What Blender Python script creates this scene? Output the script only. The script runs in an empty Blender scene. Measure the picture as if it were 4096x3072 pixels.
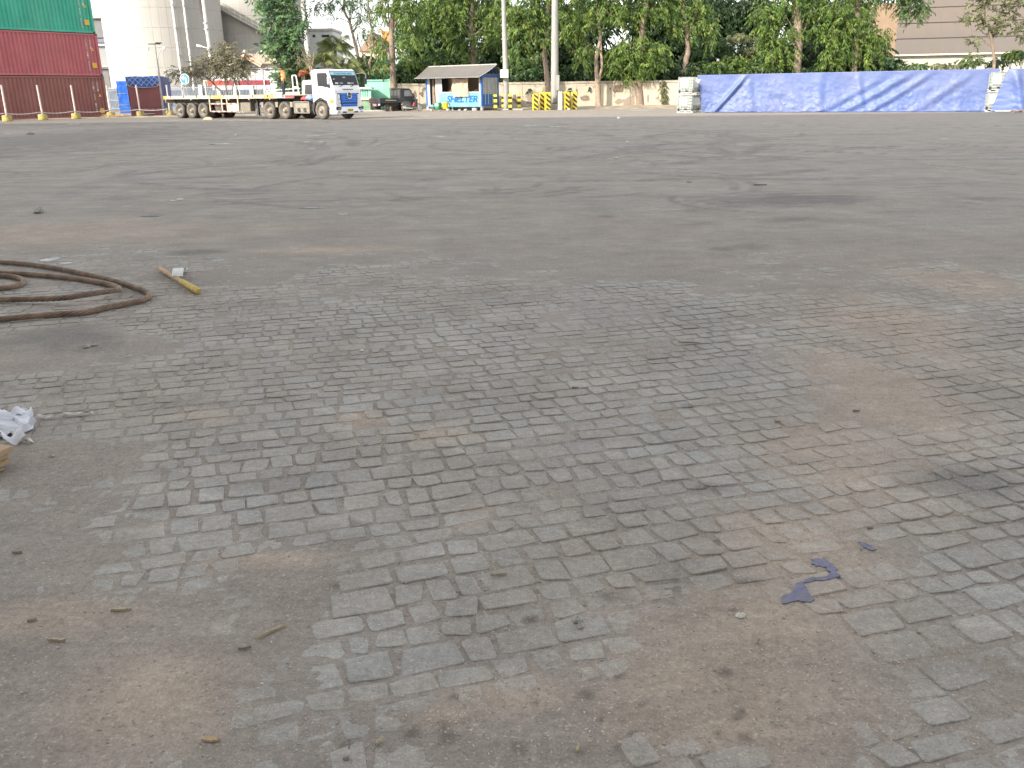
import bpy, bmesh, math, random
import numpy as np
from mathutils import Vector, Matrix, Euler, noise as mnoise

random.seed(7); RNG = np.random.default_rng(7)
SC = bpy.context.scene
COL = SC.collection
R = math.radians

# ------------------------------------------------------------------ camera
FPX, CAM_H = 3450.0, 1.5                      # focal length in photo pixels (4096 wide), eye height
PITCH, ROLL = math.atan(1170 / 3450.0), 0.0115
cP, sP, cR, sR = math.cos(PITCH), math.sin(PITCH), math.cos(ROLL), math.sin(ROLL)
C_RIGHT = Vector((cR, -sR * sP, -sR * cP)); C_UP = Vector((sR, cR * sP, cR * cP)); C_FWD = Vector((0, cP, -sP))
cam_d = bpy.data.cameras.new('camera'); cam = bpy.data.objects.new('camera', cam_d); COL.objects.link(cam)
cam_d.sensor_width = 36.0; cam_d.lens = 36.0 * FPX / 4096.0; cam_d.clip_start = 0.05; cam_d.clip_end = 3000
cam.matrix_world = Matrix(((C_RIGHT.x, C_UP.x, -C_FWD.x, 0), (C_RIGHT.y, C_UP.y, -C_FWD.y, 0), (C_RIGHT.z, C_UP.z, -C_FWD.z, CAM_H), (0, 0, 0, 1)))
SC.camera = cam

# ------------------------------------------------------------------ sky, sun, exposure
SUN_AZ, SUN_EL = R(45), R(28)                 # sun stands behind the viewer's left shoulder
world = bpy.data.worlds.new('World'); SC.world = world; world.use_nodes = True
wn = world.node_tree.nodes; wl = world.node_tree.links
sky = wn.new('ShaderNodeTexSky'); sky.sky_type = 'NISHITA'; sky.sun_disc = False
sky.sun_elevation = SUN_EL; sky.sun_rotation = R(180) + SUN_AZ
sky.air_density = 1.0; sky.dust_density = 2.0; sky.ozone_density = 0.6
wn['Background'].inputs['Strength'].default_value = 0.15
hz = wn.new('ShaderNodeHueSaturation'); hz.inputs['Saturation'].default_value = .2      # milky tropical haze
wl.new(sky.outputs[0], hz.inputs['Color']); wl.new(hz.outputs[0], wn['Background'].inputs[0])
sun_d = bpy.data.lights.new('sun', 'SUN'); sun_d.energy = 2.0; sun_d.angle = R(0.6); sun_d.color = (1.0, 0.9, 0.76)
sun = bpy.data.objects.new('sun', sun_d); COL.objects.link(sun)
SUN_DIR = Vector((-math.sin(SUN_AZ) * math.cos(SUN_EL), -math.cos(SUN_AZ) * math.cos(SUN_EL), math.sin(SUN_EL)))
sun.rotation_euler = SUN_DIR.to_track_quat('Z', 'Y').to_euler()
SC.view_settings.view_transform = 'Standard'; SC.view_settings.look = 'None'
SC.view_settings.gamma = 1.0; SC.view_settings.use_curve_mapping = False
SC.view_settings.exposure = 1.58
SC.cycles.max_bounces = 6; SC.cycles.transparent_max_bounces = 8
SC.cycles.use_adaptive_sampling = True
try: SC.cycles.use_denoising = True
except Exception: pass

# ------------------------------------------------------------------ where a photo pixel lies in the place
def ray(px, py):
    return C_FWD + C_RIGHT * ((px - 2048) / FPX) + C_UP * ((1536 - py) / FPX)
def G(px, py, z=0.0):                         # point on the ground
    d = ray(px, py); t = (z - CAM_H) / d.z
    return Vector((d.x * t, d.y * t, z))
def at(px, py, Y):                            # point at depth Y
    d = ray(px, py); t = Y / d.y
    return Vector((d.x * t, Y, CAM_H + d.z * t))
def colx(px, Y, z=0.0):                       # X of a point at depth Y, height z, seen in column px
    k = (px - 2048) / FPX
    return (k * (Y * cP - (z - CAM_H) * sP) + sR * sP * Y + sR * cP * (z - CAM_H)) / cR

# ------------------------------------------------------------------ mesh builder
class MB:
    def __init__(s): s.v = []; s.f = []; s.sm = []; s.mi = []; s.M = None
    def add(s, verts, faces, smooth=False, mi=0):
        o = len(s.v)
        if s.M is not None: verts = [s.M @ Vector(p) for p in verts]
        s.v += [tuple(p) for p in verts]; s.f += [tuple(i + o for i in f) for f in faces]
        s.sm += [smooth] * len(faces); s.mi += [mi] * len(faces); return s
    def box(s, x0, x1, y0, y1, z0, z1, mi=0):
        return s.add([(x0,y0,z0),(x1,y0,z0),(x1,y1,z0),(x0,y1,z0),(x0,y0,z1),(x1,y0,z1),(x1,y1,z1),(x0,y1,z1)],
                     [(0,3,2,1),(4,5,6,7),(0,1,5,4),(1,2,6,5),(2,3,7,6),(3,0,4,7)], False, mi)
    def cbox(s, c, d, mi=0):
        return s.box(c[0]-d[0]/2, c[0]+d[0]/2, c[1]-d[1]/2, c[1]+d[1]/2, c[2]-d[2]/2, c[2]+d[2]/2, mi)
    def bar(s, p0, p1, w, h=None, mi=0):      # square bar between two points
        h = h or w; p0 = Vector(p0); p1 = Vector(p1); d = (p1 - p0).normalized()
        a = d.cross(Vector((0,0,1)));  a = a.normalized() if a.length > 1e-4 else Vector((1,0,0)); b = a.cross(d).normalized()
        a = a * w / 2; b = b * h / 2
        vs = [p0-a-b, p0+a-b, p0+a+b, p0-a+b, p1-a-b, p1+a-b, p1+a+b, p1-a+b]
        return s.add(vs, [(0,1,2,3),(7,6,5,4),(0,4,5,1),(1,5,6,2),(2,6,7,3),(3,7,4,0)], False, mi)
    def tube(s, pts, radii, n=10, cap=True, smooth=True, mi=0):
        pts = [Vector(p) for p in pts]
        if not hasattr(radii, '__len__'): radii = [radii] * len(pts)
        vs = []; fs = []; prev = None
        for i, p in enumerate(pts):
            t = (pts[min(i+1, len(pts)-1)] - pts[max(i-1, 0)]).normalized()
            if prev is None:
                a = t.cross(Vector((0,0,1)));  a = a if a.length > 1e-3 else t.cross(Vector((1,0,0)))
            else: a = prev - t * prev.dot(t)
            a.normalize(); b = t.cross(a); prev = a
            for k in range(n):
                g = 2*math.pi*k/n; vs.append(p + (a*math.cos(g) + b*math.sin(g)) * radii[i])
        for i in range(len(pts)-1):
            for k in range(n):
                k2 = (k+1) % n; fs.append((i*n+k, (i+1)*n+k, (i+1)*n+k2, i*n+k2))
        s.add(vs, fs, smooth, mi)
        if cap:
            s.add(vs[:n], [tuple(range(n))], False, mi); s.add(vs[-n:], [tuple(reversed(range(n)))], False, mi)
        return s
    def cyl(s, p0, p1, r0, r1=None, n=14, cap=True, smooth=True, mi=0):
        return s.tube([p0, p1], [r0, r0 if r1 is None else r1], n, cap, smooth, mi)
    def prism(s, poly, a0, a1, axis='y', mi=0, smooth=False):   # poly in the other two axes, cyclic order x,y,z without axis
        n = len(poly)
        def P(q, a):
            return (a, q[0], q[1]) if axis == 'x' else (q[0], a, q[1]) if axis == 'y' else (q[0], q[1], a)
        vs = [P(q, a0) for q in poly] + [P(q, a1) for q in poly]
        fs = [tuple(range(n)), tuple(reversed(range(n, 2*n)))] + [(i, n+i, n+(i+1) % n, (i+1) % n) for i in range(n)]
        return s.add(vs, fs, smooth, mi)
    def lathe(s, prof, n=24, c=(0,0,0), axis='z', smooth=True, mi=0):   # prof of (r, h)
        vs = []; fs = []
        for r, h in prof:
            for k in range(n):
                g = 2*math.pi*k/n; x, y = r*math.cos(g), r*math.sin(g)
                vs.append((c[0]+x, c[1]+y, c[2]+h) if axis == 'z' else (c[0]+x, c[1]+h, c[2]+y) if axis == 'y' else (c[0]+h, c[1]+x, c[2]+y))
        for i in range(len(prof)-1):
            for k in range(n):
                k2 = (k+1) % n; q = (i*n+k, i*n+k2, (i+1)*n+k2, (i+1)*n+k)
                fs.append(q)
        return s.add(vs, fs, smooth, mi)
    def grid(s, fn, nu, nv, smooth=True, mi=0):
        vs = [fn(i/nu, j/nv) for j in range(nv+1) for i in range(nu+1)]
        fs = [(j*(nu+1)+i, j*(nu+1)+i+1, (j+1)*(nu+1)+i+1, (j+1)*(nu+1)+i) for j in range(nv) for i in range(nu)]
        return s.add(vs, fs, smooth, mi)
    def mesh(s, name, mats, bevel=0, fix=True):
        me = bpy.data.meshes.new(name); me.from_pydata(s.v, [], s.f)
        for m in (mats if isinstance(mats, (list, tuple)) else [mats]): me.materials.append(m)
        me.polygons.foreach_set('use_smooth', s.sm); me.polygons.foreach_set('material_index', s.mi)
        if bevel or fix:
            bm = bmesh.new(); bm.from_mesh(me)
            if bevel:
                bmesh.ops.remove_doubles(bm, verts=bm.verts, dist=1e-5)
                es = [e for e in bm.edges if len(e.link_faces) == 2 and e.calc_face_angle(0) > R(35)]
                bmesh.ops.bevel(bm, geom=es, offset=bevel, segments=2, affect='EDGES', clamp_overlap=True)
            if fix: bmesh.ops.recalc_face_normals(bm, faces=bm.faces)
            bm.to_mesh(me); bm.free()
        me.update(); return me
    def build(s, name, mats, parent=None, loc=None, rz=None, bevel=0, fix=True):
        o = bpy.data.objects.new(name, s.mesh(name, mats, bevel, fix)); COL.objects.link(o)
        if parent is not None: o.parent = parent
        if loc is not None: o.location = loc
        if rz is not None: o.rotation_euler = (0, 0, rz)
        return o

def tag(o, label=None, cat=None, group=None, kind=None):
    if label: o['label'] = label
    if cat: o['category'] = cat
    if group: o['group'] = group
    if kind: o['kind'] = kind
    return o
def thing(name, label, cat, loc=(0,0,0), rz=0, group=None):
    o = bpy.data.objects.new(name, None); COL.objects.link(o); o.empty_display_size = .2
    o.location = loc; o.rotation_euler = (0, 0, rz)
    return tag(o, label, cat, group)
def obj_from(name, me, parent=None, loc=None, rz=None):
    o = bpy.data.objects.new(name, me); COL.objects.link(o)
    if parent is not None: o.parent = parent
    if loc is not None: o.location = loc
    if rz is not None: o.rotation_euler = (0, 0, rz)
    return o
def copy_tree(o, parent=None):
    c = o.copy(); COL.objects.link(c); c.parent = parent
    for ch in list(o.children): copy_tree(ch, c)
    return c
def text_mesh(body, width, height, ext=.003, shear=0.0, name='lettering', bold=0.0):
    cu = bpy.data.curves.new(name, 'FONT'); cu.body = body; cu.size = 1; cu.extrude = .01; cu.shear = shear; cu.offset = bold; cu.resolution_u = 3
    t = bpy.data.objects.new('tmp', cu); COL.objects.link(t)
    me = bpy.data.meshes.new_from_object(t.evaluated_get(bpy.context.evaluated_depsgraph_get()))
    bpy.data.objects.remove(t); bpy.data.curves.remove(cu)
    co = np.array([v.co[:] for v in me.vertices]); mn = co.min(0); mx = co.max(0)
    co = (co - (mn + mx) / 2) / np.maximum(mx - mn, 1e-6) * np.array([width, height, ext])
    me.vertices.foreach_set('co', co.ravel().astype(np.float32)); me.update(); return me
def put_text(body, width, height, mat, parent, M, name='lettering', shear=0.0, ext=.004, bold=0.0):
    me = text_mesh(body, width, height, ext, shear, name, bold); me.transform(M); me.materials.append(mat)
    return obj_from(name, me, parent)
# text lying in XY; this stands it up facing -y (reads along +x)
FACE_Y = Matrix.Rotation(R(90), 4, 'X')
def T(x, y, z): return Matrix.Translation((x, y, z))

# ------------------------------------------------------------------ materials
def mk(name, col, rough=.6, var=.12, scale=3.0, bump=0.0, bscale=30.0, metal=0.0, dirt=None, dscale=1.5, damt=.6, dlo=.45, dhi=.7,
       streak=False, world=False, spec=.5, attr=None, trans=0.0, coat=0.0):
    m = bpy.data.materials.new(name); m.use_nodes = True
    nt = m.node_tree; N = nt.nodes; L = nt.links; b = N['Principled BSDF']
    b.inputs['Roughness'].default_value = rough; b.inputs['Metallic'].default_value = metal
    b.inputs['Specular IOR Level'].default_value = spec
    if coat: b.inputs['Coat Weight'].default_value = coat; b.inputs['Coat Roughness'].default_value = .1
    if world: src = N.new('ShaderNodeNewGeometry').outputs['Position']
    else: src = N.new('ShaderNodeTexCoord').outputs['Object']
    def noise(sc, det=5, stretch=None, off=0.0):
        n = N.new('ShaderNodeTexNoise'); n.inputs['Scale'].default_value = sc; n.inputs['Detail'].default_value = det
        mp = N.new('ShaderNodeMapping'); L.new(src, mp.inputs['Vector']); mp.inputs['Location'].default_value = (off, off * .7, off * .3)
        if stretch: mp.inputs['Scale'].default_value = stretch
        L.new(mp.outputs[0], n.inputs['Vector']); return n.outputs['Fac']
    def rng(v, a, c, lo=0.0, hi=1.0):
        r = N.new('ShaderNodeMapRange'); L.new(v, r.inputs['Value'])
        for k, x in zip(('From Min', 'From Max', 'To Min', 'To Max'), (a, c, lo, hi)): r.inputs[k].default_value = x
        return r.outputs[0]
    def mix(f, a, c, mode='MIX'):
        x = N.new('ShaderNodeMix'); x.data_type = 'RGBA'; x.blend_type = mode
        for s, v in ((x.inputs['Factor'], f), (x.inputs[6], a), (x.inputs[7], c)):
            if hasattr(v, 'links'): L.new(v, s)
            elif isinstance(v, (int, float)): s.default_value = v
            else: s.default_value = (*v, 1)
        return x.outputs[2]
    base = col
    if attr:
        a = N.new('ShaderNodeAttribute'); a.attribute_name = attr; base = mix(1.0, a.outputs['Color'], col, 'MULTIPLY')
    if var:
        f = rng(noise(scale, 6), .3, .7, 1 - var, 1 + var); c = N.new('ShaderNodeCombineColor')
        for i in range(3): L.new(f, c.inputs[i])
        base = mix(1.0, base, c.outputs[0], 'MULTIPLY')
    if dirt:
        f = rng(noise(dscale, 7, (1, 1, .12) if streak else None, 3.3), dlo, dhi, 0, damt); base = mix(f, base, dirt)
    if hasattr(base, 'links'): L.new(base, b.inputs['Base Color'])
    else: b.inputs['Base Color'].default_value = (*base, 1)
    if bump:
        bp = N.new('ShaderNodeBump'); bp.inputs['Strength'].default_value = bump; bp.inputs['Distance'].default_value = .02
        L.new(noise(bscale, 5), bp.inputs['Height']); L.new(bp.outputs[0], b.inputs['Normal'])
    if trans:
        tr = N.new('ShaderNodeBsdfTranslucent'); ms = N.new('ShaderNodeMixShader'); ms.inputs[0].default_value = trans
        if hasattr(base, 'links'): L.new(base, tr.inputs['Color'])
        else: tr.inputs['Color'].default_value = (*base, 1)
        L.new(b.outputs[0], ms.inputs[1]); L.new(tr.outputs[0], ms.inputs[2])
        out = [n for n in N if n.type == 'OUTPUT_MATERIAL'][0]; L.new(ms.outputs[0], out.inputs[0])
    return m

M_WHITE = mk('white_paint', (.74, .74, .72), .45, .06, 2, dirt=(.42, .38, .32), dscale=1.2, damt=.35)
M_CREAM = mk('cream_paint', (.74, .66, .5), .55, .08, 1.5, dirt=(.35, .27, .2), dscale=1.3, damt=.5)
M_BLACK = mk('black_paint', (.02, .02, .022), .5, .2, 4)
M_DARKMETAL = mk('dark_metal', (.045, .045, .048), .6, .25, 4, dirt=(.16, .14, .12), damt=.5)
M_STEEL = mk('grey_steel', (.36, .37, .38), .5, .12, 3, dirt=(.25, .22, .19), damt=.4)
M_RUBBER = mk('tyre_rubber', (.055, .052, .048), .85, .2, 6, dirt=(.2, .18, .15), dscale=2.2, damt=.75, dlo=.3, dhi=.65)
M_RIM = mk('dusty_rim', (.3, .27, .22), .6, .15, 6, dirt=(.12, .1, .08), damt=.5)
M_GLASS = mk('dark_glass', (.015, .018, .022), .08, .0, spec=.3)
M_CONC = mk('concrete', (.42, .4, .37), .85, .12, 3, .25, 25, dirt=(.25, .22, .19), damt=.5)
M_BLUE_DK = mk('blue_grille_paint', (.025, .19, .72), .35, .1, 4)
M_BANNER = mk('pale_blue_banner', (.42, .75, .85), .5, .05, 3)
M_INK = mk('blue_ink', (.05, .2, .42), .5, .05)
M_YELLOW = mk('yellow_paint', (.78, .62, .06), .55, .1, 4, dirt=(.3, .25, .15), damt=.35)
M_ORANGE = mk('orange_lens', (.8, .3, .02), .3, .05)
M_REDP = mk('red_paint', (.5, .06, .05), .5, .12, 3)
M_WOOD = mk('raw_wood', (.42, .29, .17), .75, .2, 6, .2, 40, dirt=(.25, .18, .12), damt=.4)
# ================================================================== ground: yard sheet, setts, dirt
def ell(px, py, rx, ry):                       # an ellipse seen in the photo, as an ellipse on the ground
    c = G(px, py); a = G(px + rx, py) - c; b = (G(px, py - ry) - G(px, py + ry)) / 2
    return (c.x, c.y, a.length, b.length)
# bare earth lying over the setts
COVER = [ell(450, 2750, 1000, 420) + (.0085,), ell(150, 2150, 420, 260) + (.009,), ell(3050, 2720, 420, 330) + (.0115,), ell(2000, 2900, 700, 200) + (.008,),
         ell(3900, 2850, 420, 260) + (.005,), ell(250, 1400, 420, 70) + (.013,), ell(250, 1850, 300, 90) + (.008,), ell(3420, 1560, 260, 160) + (.006,),
         ell(1150, 2330, 330, 160) + (.006,), ell(3500, 2250, 240, 120) + (.004,)]
# tan sand dust
SAND = [ell(3620, 1330, 330, 170), ell(3520, 1550, 330, 220), ell(3400, 1850, 380, 260), ell(3200, 2180, 430, 200), ell(3050, 2480, 480, 220), ell(2900, 2800, 600, 280), ell(840, 1660, 120, 40), ell(1420, 1680, 150, 45),
        ell(1750, 1740, 180, 40), ell(180, 2480, 380, 80), ell(1880, 2050, 80, 60), ell(600, 2800, 420, 220), ell(2050, 2780, 260, 110), ell(1780, 2860, 130, 60),
        ell(3850, 1130, 260, 70), ell(300, 930, 700, 45), ell(1330, 1000, 340, 18), ell(1050, 2240, 260, 40)]
WET = [ell(3180, 880, 150, 14), ell(3010, 985, 90, 20), ell(500, 482, 800, 26), ell(200, 560, 600, 70), ell(3850, 1920, 260, 60), ell(2840, 1950, 110, 30),
       ell(2680, 2330, 90, 90), ell(800, 1010, 120, 10), ell(2420, 870, 40, 6), ell(1640, 1206, 40, 5), ell(1740, 1212, 28, 4), ell(3200, 800, 320, 22), ell(250, 1350, 300, 60),
       ell(620, 865, 60, 7), ell(2900, 1000, 60, 8)]
# dark round drips on the stones
DRIPS = []
rd = random.Random(5)
for _ in range(46):
    px = rd.uniform(1300, 3000); py = 1500 + 1500 * rd.random() ** .75
    c = G(px, py); DRIPS.append((c.x, c.y, rd.uniform(.014, .03)))
for px, py, r in ((1720, 2660, .03), (2470, 2700, .032), (2120, 2480, .03), (1970, 2378, .03), (2440, 2380, .035), (2345, 2780, .034), (1800, 2960, .036), (1540, 2380, .02), (2260, 2138, .025), (2020, 2110, .03)):
    c = G(px, py); DRIPS.append((c.x, c.y, r))
ARCS = [  # tyre tracks, as circles on the yard: centre, radius, half width
    ell(0, 700, 1, 1)[:2] + (0, 0)]
def circ(p, q, bulge):                          # circle through two photo ground points with a sideways bulge (m)
    a = G(*p).xy; b = G(*q).xy; m = (a + b) / 2; d = b - a; n = Vector((-d.y, d.x)).normalized(); h = bulge; c = d.length / 2
    rr = (c * c + h * h) / (2 * abs(h)); ce = m + n * (h - math.copysign(rr, h)); mid = (m + n * h - ce).normalized()
    return (ce.x, ce.y, rr, mid.x, mid.y, math.cos(min(3.1, math.asin(min(1, c / rr)) * 1.25 if abs(h) < c else math.pi - math.asin(min(1, c / rr)))))
ARCS = [circ(p, q, b) + (w,) for p, q, b, w in (
    ((20, 690), (700, 590), 3.0, .22), ((0, 760), (900, 600), 4.5, .2), ((60, 640), (1000, 700), -3.5, .25), ((300, 800), (1500, 640), 2.5, .2), ((900, 560), (1150, 640), 2.0, .22),
    ((1150, 520), (1300, 640), 1.6, .25), ((1900, 520), (2300, 640), 3.5, .25), ((2050, 505), (2330, 590), 2.2, .25), ((2250, 520), (2700, 600), 4.0, .25), ((2500, 510), (2850, 640), 3.0, .3),
    ((2780, 580), (3000, 520), 2.5, .25), ((2900, 640), (3300, 560), 3.5, .25), ((3150, 640), (3420, 540), 3.0, .3), ((3000, 530), (4000, 640), -6.0, .2), ((1300, 700), (2500, 680), -1.2, .2),
    ((1700, 720), (3200, 690), -1.0, .25), ((2500, 650), (3300, 720), -1.5, .2), ((500, 700), (2100, 730), -2.2, .18), ((2400, 900), (4000, 800), .8, .18))]

ra = random.Random(77)                          # many faint thin tyre lines all over the far yard
for _ in range(70):
    y0 = 500 + 330 * ra.random() ** 1.5; x0 = ra.uniform(-100, 3900); ln = ra.uniform(250, 900); y1 = max(492, min(880, y0 + ra.uniform(-90, 90)))
    a_, b_ = G(x0, y0), G(x0 + ln, y1); bl = (b_ - a_).length * ra.uniform(.04, .3) * ra.choice((-1, 1)); w = ra.uniform(.05, .11)
    c_ = circ((x0, y0), (x0 + ln, y1), bl); ARCS.append(c_ + (w,))
    if ra.random() < .5: ARCS.append((c_[0], c_[1], c_[2] + ra.uniform(.28, .4)) + c_[3:] + (w,))
def smooth(a, b, x):
    t = np.clip((x - a) / (b - a), 0, 1); return t * t * (3 - 2 * t)
_PERM = np.random.default_rng(3).random(65536)
def vnoise(x, y, seed=0):
    x = np.asarray(x, float) + seed * 17.3; y = np.asarray(y, float) + seed * 9.1
    xi = np.floor(x).astype(int); yi = np.floor(y).astype(int); fx = x - xi; fy = y - yi
    fx = fx * fx * (3 - 2 * fx); fy = fy * fy * (3 - 2 * fy)
    h = lambda i, j: _PERM[((i * 7349) ^ (j * 9151) ^ (i * j * 31)) & 65535]
    return (h(xi, yi) * (1 - fx) + h(xi + 1, yi) * fx) * (1 - fy) + (h(xi, yi + 1) * (1 - fx) + h(xi + 1, yi + 1) * fx) * fy
def fbm(x, y, oct=4, seed=0, gain=.55):
    t = 0; a = 1; n = 0; x = np.asarray(x, float); y = np.asarray(y, float)
    for k in range(oct):
        t = t + a * vnoise(x * 2**k, y * 2**k, seed + k); n += a; a *= gain
    return t / n - .5                                    # about -.5 .. .5
def cover_at(x, y):
    x = np.asarray(x, float); y = np.asarray(y, float)
    n = fbm(x * 1.3, y * 1.3, 4, 3) * 1.6
    h = 0.011 * smooth(5.2, 10.2, y + n * 2.6 + x * .12) + .012 * smooth(9.2, 13, y)
    for cx, cy, rx, ry, a in COVER:
        h = h + a * smooth(1.5, .2, np.hypot((x - cx) / rx, (y - cy) / ry) + n * .6)
    return h
def dirt_z(x, y):
    x = np.asarray(x, float); y = np.asarray(y, float)
    amp = 1 - .85 * smooth(9, 16, y)
    z = -.0040 + cover_at(x, y) * 1.0 + (fbm(x * 5, y * 5, 4, 8) * .0095 + fbm(x * 40, y * 40, 2, 5) * .0042) * amp
    return z + (.0155 - z) * smooth(14, 18, y)
def masks(x, y):                                         # sand, wet, drip, track at ground points
    x = np.asarray(x, float); y = np.asarray(y, float)
    wob = fbm(x * 1.9, y * 1.9, 5, 21, .65) * 2.4
    def union(lst, k, lo, hi):
        acc = np.zeros_like(x)
        for cx, cy, rx, ry in lst: acc = np.maximum(acc, smooth(hi, lo, np.hypot((x - cx) / rx, (y - cy) / ry) + wob * k))
        return acc
    sand = union(SAND, .34, .15, 1.45); wet = union(WET, .7, .3, 1.2)
    drip = np.zeros_like(x)
    near = y < 9
    if near.any():
        xs, ys = x[near], y[near]; d = np.zeros_like(xs)
        w2 = fbm(xs * 30, ys * 30, 2, 31)
        for cx, cy, r in DRIPS: d = np.maximum(d, smooth(1.3, .35, np.hypot(xs - cx, ys - cy) / (r * .8) + w2 * .9))
        drip[near] = d
    tr = np.zeros_like(x); far = (y > 11) & (y < 90)
    if not far.any(): return np.stack([sand, wet, drip, tr], 1)
    xa, ya = x, y; x, y = x[far], y[far]; tr = np.zeros_like(x)
    for cx, cy, rr, mx, my, ch, w in ARCS:
        dd = np.hypot(x - cx, y - cy) + 1e-6; cs = ((x - cx) * mx + (y - cy) * my) / dd
        tr = np.maximum(tr, smooth(w * 1.2, w * .5, np.abs(dd - rr)) * smooth(ch, ch + .12 * (1 - ch) + 1e-4, cs))
    tr = tr * smooth(-.22, .05, fbm(x * .5, y * .5, 3, 41)) * (.4 + .6 * smooth(-.25, .1, fbm(x * 9, y * 9, 2, 43)))
    full = np.zeros_like(xa); full[far] = tr; tr = full
    return np.stack([sand, wet, drip, tr], 1)
def add_masks(me, loc=(0, 0)):
    co = np.zeros(len(me.vertices) * 3, np.float32); me.vertices.foreach_get('co', co); co = co.reshape(-1, 3)
    a = me.attributes.new('ground_masks', 'FLOAT_COLOR', 'POINT')
    a.data.foreach_set('color', masks(co[:, 0] + loc[0], co[:, 1] + loc[1]).astype(np.float32).ravel())

def ground_mat(name, near_c, far_c, stone=False):
    m = bpy.data.materials.new(name); m.use_nodes = True; nt = m.node_tree; N = nt.nodes; L = nt.links; b = N['Principled BSDF']
    b.inputs['Roughness'].default_value = .88; b.inputs['Specular IOR Level'].default_value = .3
    pos = N.new('ShaderNodeNewGeometry').outputs['Position']
    ga = N.new('ShaderNodeAttribute'); ga.attribute_name = 'ground_masks'
    gs = N.new('ShaderNodeSeparateColor'); L.new(ga.outputs['Color'], gs.inputs[0])
    class gm: outputs = {'sand': gs.outputs[0], 'wet': gs.outputs[1], 'drip': gs.outputs[2], 'track': ga.outputs['Alpha']}
    def noise(sc, det=5, stretch=None, rough=.55):
        n = N.new('ShaderNodeTexNoise'); n.inputs['Scale'].default_value = sc; n.inputs['Detail'].default_value = det; n.inputs['Roughness'].default_value = rough
        if stretch:
            mp = N.new('ShaderNodeMapping'); mp.inputs['Scale'].default_value = stretch; mp.inputs['Rotation'].default_value = (0, 0, R(-6)); L.new(pos, mp.inputs[0]); L.new(mp.outputs[0], n.inputs['Vector'])
        else: L.new(pos, n.inputs['Vector'])
        return n.outputs['Fac']
    def rng(v, a, c, lo=0.0, hi=1.0):
        r = N.new('ShaderNodeMapRange'); L.new(v, r.inputs['Value'])
        for k, x in zip(('From Min', 'From Max', 'To Min', 'To Max'), (a, c, lo, hi)): r.inputs[k].default_value = x
        return r.outputs[0]
    def mix(f, a, c, mode='MIX'):
        x = N.new('ShaderNodeMix'); x.data_type = 'RGBA'; x.blend_type = mode
        for s, v in ((x.inputs['Factor'], f), (x.inputs[6], a), (x.inputs[7], c)):
            if hasattr(v, 'links'): L.new(v, s)
            elif isinstance(v, (int, float)): s.default_value = v
            else: s.default_value = (*v, 1)
        return x.outputs[2]
    def mul(a, c):
        x = N.new('ShaderNodeMath'); x.operation = 'MULTIPLY'
        for i, v in enumerate((a, c)):
            if hasattr(v, 'links'): L.new(v, x.inputs[i])
            else: x.inputs[i].default_value = v
        return x.outputs[0]
    def grey(f):
        c = N.new('ShaderNodeCombineColor')
        for i in range(3): L.new(f, c.inputs[i])
        return c.outputs[0]
    sx = N.new('ShaderNodeSeparateXYZ'); L.new(pos, sx.inputs[0])
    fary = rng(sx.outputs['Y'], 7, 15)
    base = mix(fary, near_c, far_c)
    if stone:
        a = N.new('ShaderNodeAttribute'); a.attribute_name = 'tint'; base = mix(1.0, base, a.outputs['Color'], 'MULTIPLY')
    # blotches: brown dust against blue-grey worn patches
    base = mix(rng(noise(.55, 4), .42, .64, 0, .55), base, (0.269, 0.227, 0.185))
    base = mix(rng(noise(.23, 3), .5, .68, 0, .5), base, (.262, .248, .228))
    base = mix(rng(noise(3.1, 4, None, .7), .45, .75, 0, .45), base, (0.235, 0.200, 0.165))
    # long scuffs along the traffic
    base = mix(mul(rng(noise(1.6, 4, (.2, 1.0, 1), .7), .48, .64, 0, .4), fary), base, (.165, .156, .145))
    base = mix(mul(rng(noise(2.4, 4, (.18, 1.2, 1), .7), .53, .68, 0, .42), fary), base, (0.347, 0.318, 0.273))
    base = mix(mul(gm.outputs['sand'], .42 if not stone else .4), base, (0.407, 0.313, 0.231))
    base = mix(mul(gm.outputs['wet'], .62), base, (0.131, 0.123, 0.113))
    base = mix(mul(gm.outputs['drip'], .68), base, (0.109, 0.088, 0.075))
    base = mix(mul(gm.outputs['track'], .6), base, (0.136, 0.129, 0.121))
    base = mix(1.0, base, grey(rng(noise(1.3, 4, None, .7), .3, .7, .86, 1.14)), 'MULTIPLY')
    base = mix(1.0, base, grey(rng(noise(6.0, 4, (.45, 1, 1), .75), .3, .7, .87, 1.13)), 'MULTIPLY')
    # grain
    base = mix(1.0, base, grey(rng(noise(38, 3, None, .75), .25, .75, .78, 1.22)), 'MULTIPLY')
    base = mix(1.0, base, grey(rng(noise(150, 1, None, .7), .25, .75, .84, 1.16)), 'MULTIPLY')
    base = mix(rng(noise(110, 0), .72, .77, 0, .35), base, (0.597, 0.519, 0.414))
    L.new(base, b.inputs['Base Color'])
    bp = N.new('ShaderNodeBump'); bp.inputs['Strength'].default_value = .55; bp.inputs['Distance'].default_value = .006
    L.new(noise(55 if stone else 42, 3, None, .7), bp.inputs['Height']); L.new(bp.outputs[0], b.inputs['Normal'])
    return m
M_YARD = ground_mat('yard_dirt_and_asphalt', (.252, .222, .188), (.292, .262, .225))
M_SETT = ground_mat('granite_sett', (.31, .296, .268), (.285, .265, .236), True)

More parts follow.
